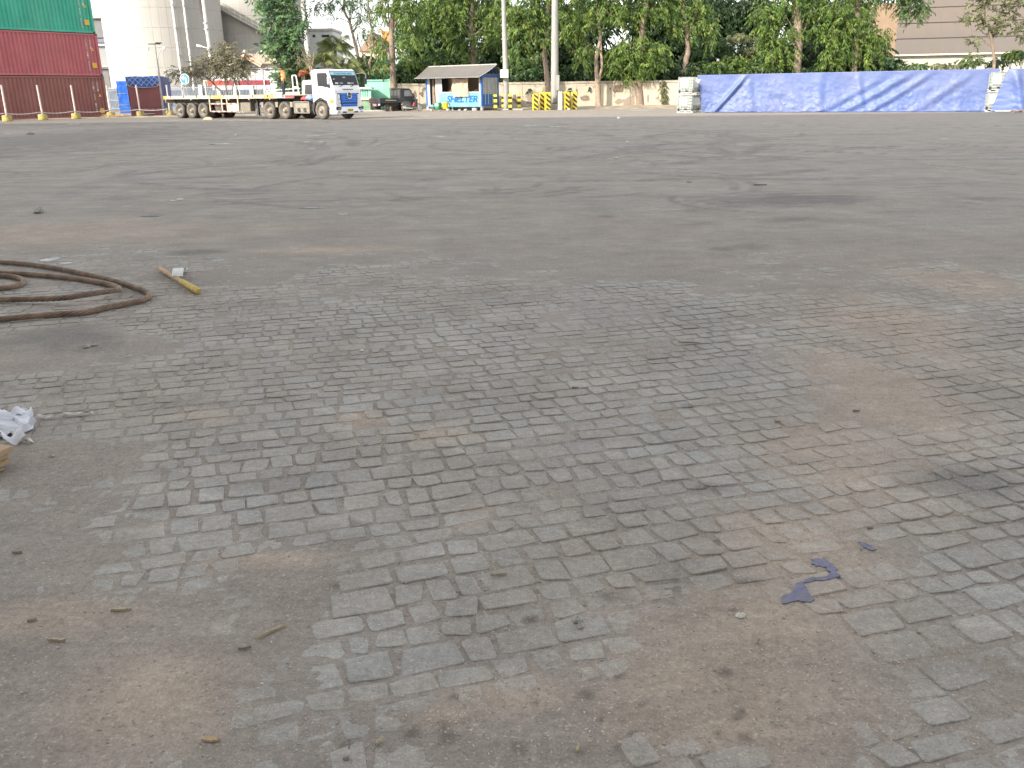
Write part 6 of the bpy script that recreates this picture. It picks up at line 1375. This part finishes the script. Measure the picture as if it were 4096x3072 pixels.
row('roadside_tree', 'creeper clad trunk left of the hangar roof, leaves hanging to the tarpaulin', Y, [(3405, 440), (3418, 270), (3428, 150), (3430, 0), (3425, -80)], .32, .15, [blob(*b, Y, 1.2, f) for *b, f in ((3340, 40, 46, 40, 1), (3380, 90, 50, 44, 1.1), (3440, 70, 44, 50, 1.1), (3340, 130, 44, 40, 1), (3410, 160, 40, 36, 1.1), (3330, 200, 34, 40, 1), (3375, 215, 34, 30, 1), (3445, 200, 24, 50, 1.2), (3500, 170, 30, 50, 1), (3525, 140, 24, 50, 1), (3500, 225, 24, 20, 1), (3440, 255, 22, 22, 1.2), (3470, 120, 30, 40, .9), (3320, 250, 40, 18, 1), (3420, -50, 120, 50, .9))], 'fresh', seed=21, dens=16)
Y = 84
row('roadside_tree', 'dark leaning trunk whose branch hangs over the hangar roof', Y, [(3462, 440), (3470, 240), (3480, 100), (3500, 30), (3530, -50), (3560, -120)], .28, .15, [blob(*b, Y, .9, f) for *b, f in ((3622, 40, 16, 30, 1.3), (3690, 24, 26, 20, 1.2), (3672, 62, 10, 22, 1.3), (3650, -10, 50, 22, 1), (3560, -50, 120, 40, .9), (3450, 20, 44, 30, .9))], 'deep', limbs=(([(3530, -50), (3590, -30), (3650, -5), (3700, 20)], .08, .03),), seed=22, dens=18)
Y = 71
row('roadside_tree', 'thin leaved small tree in front of the hangar at the right', Y, [(3968, 440), (3978, 240), (3965, 150), (3940, 60), (3930, -60)], .15, .05, [blob(*b, Y, .9, f) for *b, f in ((3900, 60, 40, 22, .6), (3870, 78, 24, 16, .5), (3960, 90, 36, 24, .7), (3905, 155, 34, 16, .6), (4040, 60, 40, 26, .7), (4080, 120, 30, 30, .8), (3990, 110, 20, 18, .8), (4060, 20, 50, 20, .8), (3950, 10, 60, 20, .6), (4000, -50, 110, 40, .7), (3985, 130, 18, 16, .9))], 'dusty',
    limbs=(([(3968, 165), (4000, 120), (4050, 70), (4080, 30)], .05, .02), ([(3966, 160), (3930, 130), (3900, 70)], .05, .015), ([(3970, 190), (3930, 165), (3900, 160)], .04, .01)), seed=23, L=.26, W=.11, droop=.35, twig=.5, dens=20)
# --- denser trees behind, closing the view
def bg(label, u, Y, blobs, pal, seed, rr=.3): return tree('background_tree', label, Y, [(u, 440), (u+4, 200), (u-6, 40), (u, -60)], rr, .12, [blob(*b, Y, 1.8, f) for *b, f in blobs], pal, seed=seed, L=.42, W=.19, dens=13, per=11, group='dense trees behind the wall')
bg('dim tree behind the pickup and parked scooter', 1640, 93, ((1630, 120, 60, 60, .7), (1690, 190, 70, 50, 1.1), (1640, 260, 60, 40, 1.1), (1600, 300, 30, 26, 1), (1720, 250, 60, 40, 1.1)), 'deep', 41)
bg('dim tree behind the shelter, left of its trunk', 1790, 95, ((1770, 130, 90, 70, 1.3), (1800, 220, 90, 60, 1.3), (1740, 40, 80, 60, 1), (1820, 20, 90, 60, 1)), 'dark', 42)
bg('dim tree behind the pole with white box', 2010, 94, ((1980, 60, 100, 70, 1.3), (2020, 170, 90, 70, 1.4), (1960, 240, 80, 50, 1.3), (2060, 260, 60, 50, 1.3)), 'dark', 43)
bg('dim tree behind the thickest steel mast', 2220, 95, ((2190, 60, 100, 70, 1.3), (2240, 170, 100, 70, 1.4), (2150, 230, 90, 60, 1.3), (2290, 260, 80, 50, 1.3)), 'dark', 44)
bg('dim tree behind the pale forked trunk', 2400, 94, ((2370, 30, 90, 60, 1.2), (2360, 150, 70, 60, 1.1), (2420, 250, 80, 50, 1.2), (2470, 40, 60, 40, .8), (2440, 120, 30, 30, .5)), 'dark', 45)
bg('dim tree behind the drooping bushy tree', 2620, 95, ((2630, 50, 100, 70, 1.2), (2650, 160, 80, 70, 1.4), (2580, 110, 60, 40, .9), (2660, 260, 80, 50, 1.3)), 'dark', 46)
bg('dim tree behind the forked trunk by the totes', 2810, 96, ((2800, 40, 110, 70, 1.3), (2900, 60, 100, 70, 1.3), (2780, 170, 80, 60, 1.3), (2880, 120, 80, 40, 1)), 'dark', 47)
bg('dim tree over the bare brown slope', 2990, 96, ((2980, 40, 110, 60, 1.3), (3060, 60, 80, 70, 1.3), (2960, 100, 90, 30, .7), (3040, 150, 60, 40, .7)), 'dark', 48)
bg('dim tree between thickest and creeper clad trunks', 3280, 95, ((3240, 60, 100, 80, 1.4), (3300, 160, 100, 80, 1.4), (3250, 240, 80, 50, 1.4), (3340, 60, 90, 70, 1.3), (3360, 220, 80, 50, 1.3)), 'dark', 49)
# --- shrubs behind and over the wall
for i, (u, v, ru, rv, Yy, pal, lb) in enumerate((
    (1650, 262, 44, 30, 87, 'fresh', 'leafy shrub over the wall left of the shelter roof'), (1620, 300, 30, 22, 87, 'soft', 'low shrub over the wall behind the pickup'), (1760, 232, 60, 30, 88, 'deep', 'dark shrub above the left half of the shelter roof'),
    (2085, 255, 50, 34, 84, 'deep', 'shrub over the wall just right of the box pole'), (2120, 295, 60, 22, 83.5, 'bluegreen', 'low shrub over the wall between the two tall poles'), (2150, 235, 30, 26, 85, 'soft', 'small shrub left of the brown trunk by the mast'),
    (2275, 285, 44, 24, 83, 'deep', 'shrub over the wall right of the thick mast'), (2330, 300, 44, 16, 82.5, 'bluegreen', 'creeping shrub along the wall top near the forked trunk'), (2440, 300, 40, 16, 82, 'deep', 'low dark shrub under the drooping bushy tree'),
    (2630, 300, 50, 22, 82.5, 'deep', 'dark shrub over the wall left of the totes'), (2840, 275, 70, 26, 80, 'fresh', 'bright rounded shrub above the tarpaulin\'s left end'), (2950, 255, 70, 34, 81, 'fresh', 'largest bright shrub below the bare slope'),
    (3040, 270, 50, 22, 80.5, 'soft', 'pale shrub left of the thickest trunk'), (3290, 268, 50, 22, 80, 'deep', 'dark shrub right of the thickest trunk'), (3550, 250, 44, 22, 79, 'bluegreen', 'shrub below the hangar roof\'s left edge'),
    (3660, 262, 60, 10, 78, 'deep', 'low creeping hedge below the hangar wall, left part'), (3790, 258, 60, 9, 77.5, 'dusty', 'low creeping hedge below the hangar wall, middle'), (3890, 240, 40, 20, 76, 'soft', 'pale shrub left of the small right hand tree'),
    (3995, 250, 30, 16, 74, 'dark', 'dark round shrub above the gap between tarpaulins'), (4070, 215, 50, 18, 76, 'fresh', 'bright shrub at the right picture edge'), (2960, 150, 60, 16, 90, 'dusty', 'pinnate shrub on the bare brown slope'),
    (1460, 240, 34, 24, 84, 'soft', 'drooping shrub above the ticket booth'))):
    shrub(lb, u, v, ru, rv, Yy, pal, 60 + i, 1.25, L=.22, W=.09, dens=22, twig=.45)
# vine hanging on the wall
vb = [blob(2652, 345, 12, 26, 78.5, .12, 1.2), blob(2660, 385, 12, 26, 78.5, .12, 1.1), blob(2668, 415, 9, 12, 78.5, .12, 1)]
V, Cc = leaves(vb, 'dusty', seed=90, L=.12, W=.07, per=8, twig=.25, dens=60); p = at(2655, 430, 78.4); vn = thing('wall_vine', 'thin vine hanging down the wall left of the totes', 'vine', (p.x, 78.4, 0)); obj_from('foliage', leaf_mesh('foliage', V - np.array((p.x, 78.4, 0)), Cc), vn)
MB().tube([(0, .05, 0), (.05, .05, 1.2), (-.05, .05, 2.3)], .02, 5).build('stem', M_BARK, vn)

# undergrowth behind the wall: one dark mass nobody could count
ub = []
for k in range(46):
    s_ = -1 + 30*k/45; p = on_wall(s_, -1.3 - 1.2*(k % 3)); ub.append(((p.x, p.y, 1.9 + .5*math.sin(k*1.7)), (1.0, .8, 1.5 + .35*math.sin(k*2.9)), 1.0))
for k in range(30):
    s_ = 27 + 17*k/29; p = on_wall(s_, -2.0 - 2.2*(k % 4)); ub.append(((p.x, p.y, 2.2 + .9*(k % 4)), (1.1, .9, 1.0), .8))
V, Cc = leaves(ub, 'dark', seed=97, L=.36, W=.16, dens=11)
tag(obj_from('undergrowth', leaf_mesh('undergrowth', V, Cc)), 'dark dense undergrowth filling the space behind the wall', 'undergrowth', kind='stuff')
for i, (u, v, ru, rv, Yy, pal, lb) in enumerate(((2880, 190, 46, 24, 86, 'deep', 'dark shrub on the slope above the bright shrubs, left'), (3090, 165, 40, 30, 87, 'deep', 'dark shrub on the slope near the thickest trunk'), (3020, 205, 40, 18, 84, 'dusty', 'brownish shrub low on the bare slope'), (2780, 220, 40, 30, 84, 'deep', 'dark shrub on the slope behind the tote stack'), (3240, 190, 50, 34, 86, 'dark', 'very dark shrub in the shade right of the thickest trunk'))):
    shrub(lb, u, v, ru, rv, Yy, pal, 160 + i, 1.25, L=.3, W=.13, dens=20, twig=.5)
# ================================================================== things lying on the near cobbles
def gz(p): return max(float(dirt_z(p.x, p.y)), .0)
def cr(pts, n=14):                                        # smooth path through points
    out = []; P_ = [pts[0]] + pts + [pts[-1]]
    for i in range(1, len(P_)-2):
        a, b, c, d = P_[i-1], P_[i], P_[i+1], P_[i+2]
        for k in range(n):
            t = k/n; out.append(.5*((2*b) + (c-a)*t + (2*a-5*b+4*c-d)*t*t + (3*b-a-3*c+d)*t**3))
    return out + [P_[-2]]
# rusty wire rope: one long piece, looped
M_WIRE = mk('rusty_wire_rope', (.27, .185, .13), .75, .3, 14, .3, 60, metal=.15, dirt=(.1, .085, .075), dscale=6, damt=.7)
M_WIREDK = mk('rope_core', (.05, .04, .035), .9, .2, 10)
RAD = .0225
loops = [[(-360, 1095), (-100, 1062), (60, 1062), (220, 1083), (360, 1112), (480, 1142), (565, 1170), (596, 1190), (585, 1206), (530, 1222), (440, 1240), (330, 1263), (200, 1272), (60, 1285), (-150, 1300), (-380, 1280)],
         [(-380, 1120), (-120, 1100), (60, 1105), (220, 1117), (350, 1132), (430, 1148), (474, 1165), (472, 1180), (420, 1198), (340, 1215), (270, 1222), (180, 1218), (60, 1214), (-150, 1215), (-380, 1240)],
         [(-320, 1118), (-100, 1110), (30, 1116), (82, 1125), (96, 1136), (80, 1150), (30, 1162), (-80, 1168), (-300, 1165)]]
cable = thing('wire_rope', 'thick rusty twisted wire rope lying in loops on the cobbles', 'wire rope')
for li, lp_ in enumerate(loops):
    lift = (0, .03, 0)[li]; base = [G(*p) for p in lp_]
    pts = cr([Vector((b.x, b.y, gz(b) + RAD*1.08 + (lift*math.exp(-((i-9)/2.2)**2)*1.5 if li == 1 else 0))) for i, b in enumerate(base)], 40)
    # resample evenly
    seg = [0]
    for a, b in zip(pts, pts[1:]): seg.append(seg[-1] + (b-a).length)
    step = .011; N_ = int(seg[-1]/step); ev = []; j = 0
    for k in range(N_):
        s = k*step
        while j < len(seg)-2 and seg[j+1] < s: j += 1
        ev.append(pts[j].lerp(pts[j+1], (s-seg[j])/max(1e-6, seg[j+1]-seg[j])))
    core = MB().tube(ev[::3], RAD*.6, 8).build('loop', M_WIREDK, cable)
    for q in range(6):                                     # six strands twisted round the core
        sp = []
        for k, p in enumerate(ev):
            t = (ev[min(k+1, N_-1)] - ev[max(k-1, 0)]).normalized(); a = t.cross(Vector((0, 0, 1))).normalized(); b = a.cross(t); g = 2*math.pi*(q/6 + k*step/.30)
            sp.append(p + (a*math.cos(g) + b*math.sin(g))*RAD*.66)
        MB().tube(sp, RAD*.34, 6).build('strand', M_WIRE, core)
# stick with a rag of plastic across it
a = G(640, 1088); b = G(795, 1180); st = thing('broken_stick', 'yellow handled wooden stick lying beyond the wire rope', 'stick', (a.x, a.y, 0)); d = b - a
MB().tube([Vector((0, 0, .032)), d*.5 + Vector((0, 0, .03)), d*.62 + Vector((0, 0, .03))], [.02, .021, .022], 8).build('shaft', M_WOOD, st); MB().tube([d*.6 + Vector((0, 0, .031)), d*.97 + Vector((0, 0, .03)), d + Vector((0, 0, .03))], [.024, .027, .02], 8).build('grip', mk('worn_yellow_grip', (.5, .36, .08), .7, .25, 20), st)
w0, w1, w2, w3 = G(690, 1128), G(735, 1130), G(752, 1086), G(705, 1086)
def rag(u, v):
    p = (w0.lerp(w1, u)).lerp(w3.lerp(w2, u), v); return (p.x, p.y, .03 + .05*math.sin(math.pi*min(1, v+.15)) + .02*float(fbm(u*7, v*7, 3, 3)))
tag(MB().grid(rag, 18, 22).build('plastic_strip', mk('dirty_white_plastic', (.55, .54, .5), .45, .15, 20, .3, 60)), 'dirty white plastic strip draped across the yellow stick', 'plastic')
# white sack at left edge
c = G(-35, 1722); M_SACK = mk('woven_white_sack', (.72, .73, .78), .6, .08, 10, .2, 120, trans=.1)
sk = thing('woven_sack', 'crumpled white woven sack at the left picture edge', 'sack', (c.x, c.y, 0))
def sackf(u, v):
    a = 2*math.pi*u; r = (1-v)**.8; n = float(fbm(math.cos(a)*1.6 + 4, math.sin(a)*1.6 + v*2.5, 4, 12)); n2 = abs(float(fbm(math.cos(a)*4 + 2, math.sin(a)*4 + v*6, 3, 16)))
    rr = r*(1 + n*.55); return (math.cos(a)*.185*rr, math.sin(a)*.14*rr, .004 + .085*(v**.7)*(1 + n*.9) + n2*.09*r)
MB().grid(sackf, 90, 34).build('bag', M_SACK, sk)
for k, (pp, w) in enumerate((([(118, 1668), (150, 1674), (190, 1677), (240, 1668), (300, 1663), (345, 1664), (375, 1659)], .008), ([(40, 1700), (60, 1740), (85, 1768), (105, 1778), (130, 1770)], .016), ([(60, 1645), (90, 1648), (120, 1655), (136, 1662)], .006))):
    q = cr([Vector((*(G(*p).xy - c.xy), gz(G(*p)) + .012 + .01*(i % 2))) for i, p in enumerate(pp)], 8); b_ = MB()
    for i in range(len(q)-1):
        tt = (q[i+1]-q[i]).normalized(); s_ = tt.cross(Vector((0, 0, 1))).normalized()*w; tw = math.sin(i*.35)*.8; up = Vector((0, 0, 1))*w*tw; s2 = s_*math.cos(tw)
        b_.add([q[i]-s2-up, q[i]+s2+up, q[i+1]+s2+up, q[i+1]-s2-up], [(0,1,2,3)], True)
    b_.build('tape', mk('sack_tape%d' % k, (.55, .52, .46), .6, .1, 20), sk, fix=False)
for k, (pts_, z) in enumerate(((((55, 1705), (130, 1675), (142, 1692), (60, 1715)), .05), (((60, 1722), (155, 1716), (120, 1730), (70, 1732)), .03), (((0, 1770), (80, 1760), (110, 1775), (20, 1785)), .02))):
    q = [G(*p) - c for p in pts_]; MB().grid(lambda u, v: tuple(q[0].lerp(q[1], u).lerp(q[3].lerp(q[2], u), v) + Vector((0, 0, z + .02*math.sin(u*6 + k) + .03*math.sin(math.pi*v)))), 12, 6).build('fold', M_SACK, sk)
# plank offcuts at left edge
for k, (z, dx, dy, ww) in enumerate(((.0, -.03, -.02, .05), (.016, -.02, 0, .06), (.042, -.02, .0, .06), (.068, .0, .005, .07))):
    e = G(62, 1885); m = MB().box(-.7, 0, -ww, ww, 0, .024 if k else .012); o = m.build('board', M_WOOD, None, (e.x - .035 + dx, e.y - .02 + dy, .005 + z), R(-24 + k*3), .004)
    tag(o, ('thin board at the bottom', 'second board from the bottom', 'third board from the bottom', 'topmost board')[k] + ' of the small stack at left edge', 'board', 'stack of boards')
# blue-violet tarpaulin scraps trodden into the joints
M_SCRAP = mk('violet_scrap', (.175, .172, .25), .85, .2, 30, .4, 70, dirt=(.2, .18, .16), dscale=14, damt=.7)
def scrap(poly, label):
    rz_ = random.Random(len(poly)*7 + int(poly[0][0])); fine = []
    for a_, b_ in zip(poly, poly[1:] + poly[:1]):
        for k in range(4): fine.append((a_[0] + (b_[0]-a_[0])*k/4 + rz_.gauss(0, 3.0), a_[1] + (b_[1]-a_[1])*k/4 + rz_.gauss(0, 2.2)))
    q = [G(*p) for p in fine]; c = sum(q, Vector())/len(q); n = len(q)
    m = MB(); top = [(p.x-c.x, p.y-c.y, gz(p) + .0028 + .002*rz_.random()) for p in q]; bm_ = [(x, y, z-.012) for x, y, z in top]
    m.add(top + bm_, [tuple(range(n))] + [(i, n+i, n+(i+1) % n, (i+1) % n) for i in range(n)]); tag(m.build('tarp_scrap', M_SCRAP, None, (c.x, c.y, 0)), label, 'scrap')
scrap([(3250, 2240), (3300, 2235), (3335, 2262), (3350, 2295), (3362, 2306), (3310, 2310), (3318, 2290), (3295, 2268), (3255, 2266)], 'violet scrap of tarpaulin pressed between cobbles, upper piece')
scrap([(3308, 2306), (3362, 2306), (3320, 2320), (3212, 2330), (3220, 2350), (3258, 2400), (3240, 2412), (3190, 2405), (3130, 2418), (3130, 2385), (3165, 2375), (3185, 2335), (3230, 2318)], 'largest violet scrap of tarpaulin pressed between cobbles')
scrap([(3432, 2170), (3470, 2180), (3500, 2200), (3490, 2206), (3455, 2195)], 'faint small violet scrap farthest right on the cobbles')
# sticks, chips, stones
def chip(kind, label, u, v, lw, a, m, cat='wood chip', h=.006, grp='wood chips and twigs on the cobbles'):
    p = G(u, v); L_, w = lw[0]*.72, lw[1]*.72; n = 10; r = random.Random(int(u+v)); b = MB(); z = gz(p) + .002
    V0 = []
    for i in range(n+1):
        t = i/n; ww = w*(1 - abs(2*t-1)**3*.8)*r.uniform(.8, 1.1); x = (t-.5)*L_; y = .12*L_*math.sin(t*3)*.3; V0.append(((x, y-ww), (x, y+ww)))
    top = [(x, y, h + .004*r.random()) for q in V0 for x, y in q]; bot = [(x, y, 0) for q in V0 for x, y in q]; N2 = len(top); fs = []
    for i in range(n):
        k = 2*i; fs += [(k, k+1, k+3, k+2), (N2+k, N2+k+2, N2+k+3, N2+k+1), (k, k+2, N2+k+2, N2+k), (k+1, N2+k+1, N2+k+3, k+3)]
    b.add(top + bot, fs); tag(b.build(kind, m, None, (p.x, p.y, z), a), label, cat, grp)
M_STRAW = mk('pale_splinter', (.42, .35, .24), .85, .2, 30, .2, 80); M_DKWOOD = mk('weathered_splinter', (.3, .25, .19), .9, .2, 30, .2, 80)
chip('twig', 'straight pale splinter near the middle of the foreground', 1995, 2305, (.075, .0022), .12, M_STRAW)
chip('twig', 'long pale twig slanting in the lower left', 1085, 2535, (.14, .004), .75, M_STRAW); chip('wood_chip', 'pale split stick in the lower left, nearest the corner', 228, 2573, (.075, .0055), -.08, M_STRAW)
chip('wood_chip', 'pale stick above the dark worn patch at lower left', 485, 2448, (.085, .006), .08, M_STRAW); chip('wood_chip', 'weathered chip at far lower left', 130, 2490, (.035, .007), .5, M_DKWOOD); chip('wood_chip', 'dark curled bark piece at left, below the boards', 70, 2218, (.045, .007), .05, M_DKWOOD)
chip('dry_leaf', 'pointed tan dry leaf at the bottom left', 842, 2965, (.06, .010), -.05, mk('dry_leaf', (.42, .3, .17), .8, .15, 20), 'leaf', .004); chip('wood_chip', 'short wood chip at bottom, left of centre', 1515, 2975, (.028, .0042), .9, M_STRAW); chip('wood_chip', 'upright wood chip at bottom, right of centre', 2312, 3005, (.032, .005), 1.25, M_STRAW)
chip('wood_chip', 'dark flat chip at the bottom edge, left', 1385, 3040, (.022, .006), .2, M_DKWOOD); chip('twig', 'curved dark twig on the sandy patch', 3030, 2585, (.03, .002), .9, M_DKWOOD); chip('twig', 'pale straw lying on mid cobbles right of centre', 2755, 1372, (.18, .006), -.12, M_STRAW)
chip('wood_chip', 'small chip on the right tan patch', 3480, 2118, (.03, .004), 0, M_DKWOOD); chip('wood_chip', 'dark sliver on the cobbles right of centre', 3110, 1690, (.04, .006), .3, M_DKWOOD); chip('wood_chip', 'brown chip on the cobbles at right, far', 3425, 1648, (.05, .006), .1, M_DKWOOD)
chip('twig', 'small dark twig near the middle of the cobbles', 2300, 1555, (.05, .003), -.3, M_DKWOOD); chip('wood_chip', 'flat black chip far out on the yard', 3040, 746, (.3, .02), 0, M_BLACK, 'wood chip', .01); chip('twig', 'curled dark strip at centre left of the yard', 980, 2600, (.05, .003), .3, M_DKWOOD)
def rock(label, u, v, s, m, seed, grp='loose stones on the yard'):
    p = G(u, v); r = random.Random(seed); b = MB(); b.lathe([(0, 0), (s*.8, 0), (s, s*.28), (s*.7, s*.6), (s*.3, s*.75), (0, s*.78)], 9, smooth=False); b.v = [(x*r.uniform(.75, 1.25), y*r.uniform(.6, 1.0), z*r.uniform(.8, 1.15)) for x, y, z in b.v]
    tag(b.build('stone', m, None, (p.x, p.y, gz(p) + .001), r.uniform(0, 6)), label, 'stone', grp)
M_STONE = mk('loose_stone', (.32, .3, .27), .9, .2, 30, .4, 60); M_PSTONE = mk('pale_stone', (.6, .57, .5), .85, .1, 20)
rock('larger of two stones lying together at lower centre', 2310, 2484, .020, M_STONE, 1); rock('smaller of two stones lying together at lower centre', 2322, 2508, .014, M_STONE, 2); rock('brown pebble left of the dark patch by the wire rope, lower', 348, 1396, .026, M_STONE, 3); rock('flat pebble beside the brown pebble under the wire rope', 378, 1388, .022, M_STONE, 4)
rock('tan pebble right of the stacked boards', 210, 1830, .013, M_STONE, 5); rock('fist sized stone at far left beyond the wire rope', 160, 857, .09, M_STONE, 6); rock('white pebble on the cobbles left of centre', 1447, 1405, .016, M_PSTONE, 7); rock('tan pebble on the sandy patch at lower right', 2960, 2472, .016, M_PSTONE, 8); rock('dark stone far left on the yard', 122, 539, .16, M_STONE, 9)
rock('white stone on the yard before the shelter', 1645, 480, .12, M_PSTONE, 10); rock('white stone on the yard before the thick mast', 2475, 476, .15, M_PSTONE, 11); rock('white stone on the yard right of centre, mid distance', 2510, 573, .06, M_PSTONE, 12); rock('white stone in the middle of the yard', 2466, 637, .05, M_PSTONE, 13); rock('small white stone on the yard below the truck', 943, 544, .07, M_PSTONE, 14)
rock('white cup sized stone by the striped bollards', 2275, 441, .16, M_PSTONE, 15); rock('dark stone on the right of the yard', 2755, 735, .05, M_STONE, 16)
# worn paint and lime marks on the yard
M_PAINT = mk('worn_white_paint', (.5, .49, .47), .8, .2, 6, dirt=(.18, .17, .16), dscale=4, damt=1, dlo=.45, dhi=.6, world=True)
def mark(u, v, w, h, seed):
    c = G(u, v); a = (G(u + w/2, v) - c).length; b_ = abs((G(u, v - h/2) - c).y); r = random.Random(seed); n = 18; zz = float(dirt_z(c.x, c.y)) + .005
    pts = [(math.cos(2*math.pi*k/n)*a*r.uniform(.4, 1.1), math.sin(2*math.pi*k/n)*b_*r.uniform(.4, 1.1)) for k in range(n)]
    tag(MB().add([(p[0], p[1], 0) for p in pts], [tuple(range(n))]).build('paint_mark', M_PAINT, None, (c.x, c.y, zz)), kind='structure')
for i, q in enumerate(((880, 578, 100, 7), (840, 580, 60, 5), (1255, 545, 70, 5), (1320, 538, 90, 4), (1235, 570, 40, 5), (1285, 569, 30, 4), (1250, 600, 30, 4), (1760, 548, 70, 5), (2120, 505, 90, 4), (2230, 508, 100, 4), (3070, 497, 60, 3), (40, 537, 60, 3), (710, 805, 60, 14), (3560, 849, 36, 5), (200, 1040, 90, 22), (265, 1054, 50, 8), (290, 497, 60, 3), (1240, 838, 120, 4), (1370, 862, 70, 5), (3770, 558, 60, 4), (600, 870, 90, 5), (1690, 465, 90, 3), (2560, 441, 130, 3), (3200, 532, 60, 3), (1380, 1695, 26, 5), (1460, 1780, 26, 10), (1830, 1735, 20, 6))): mark(*q, i)
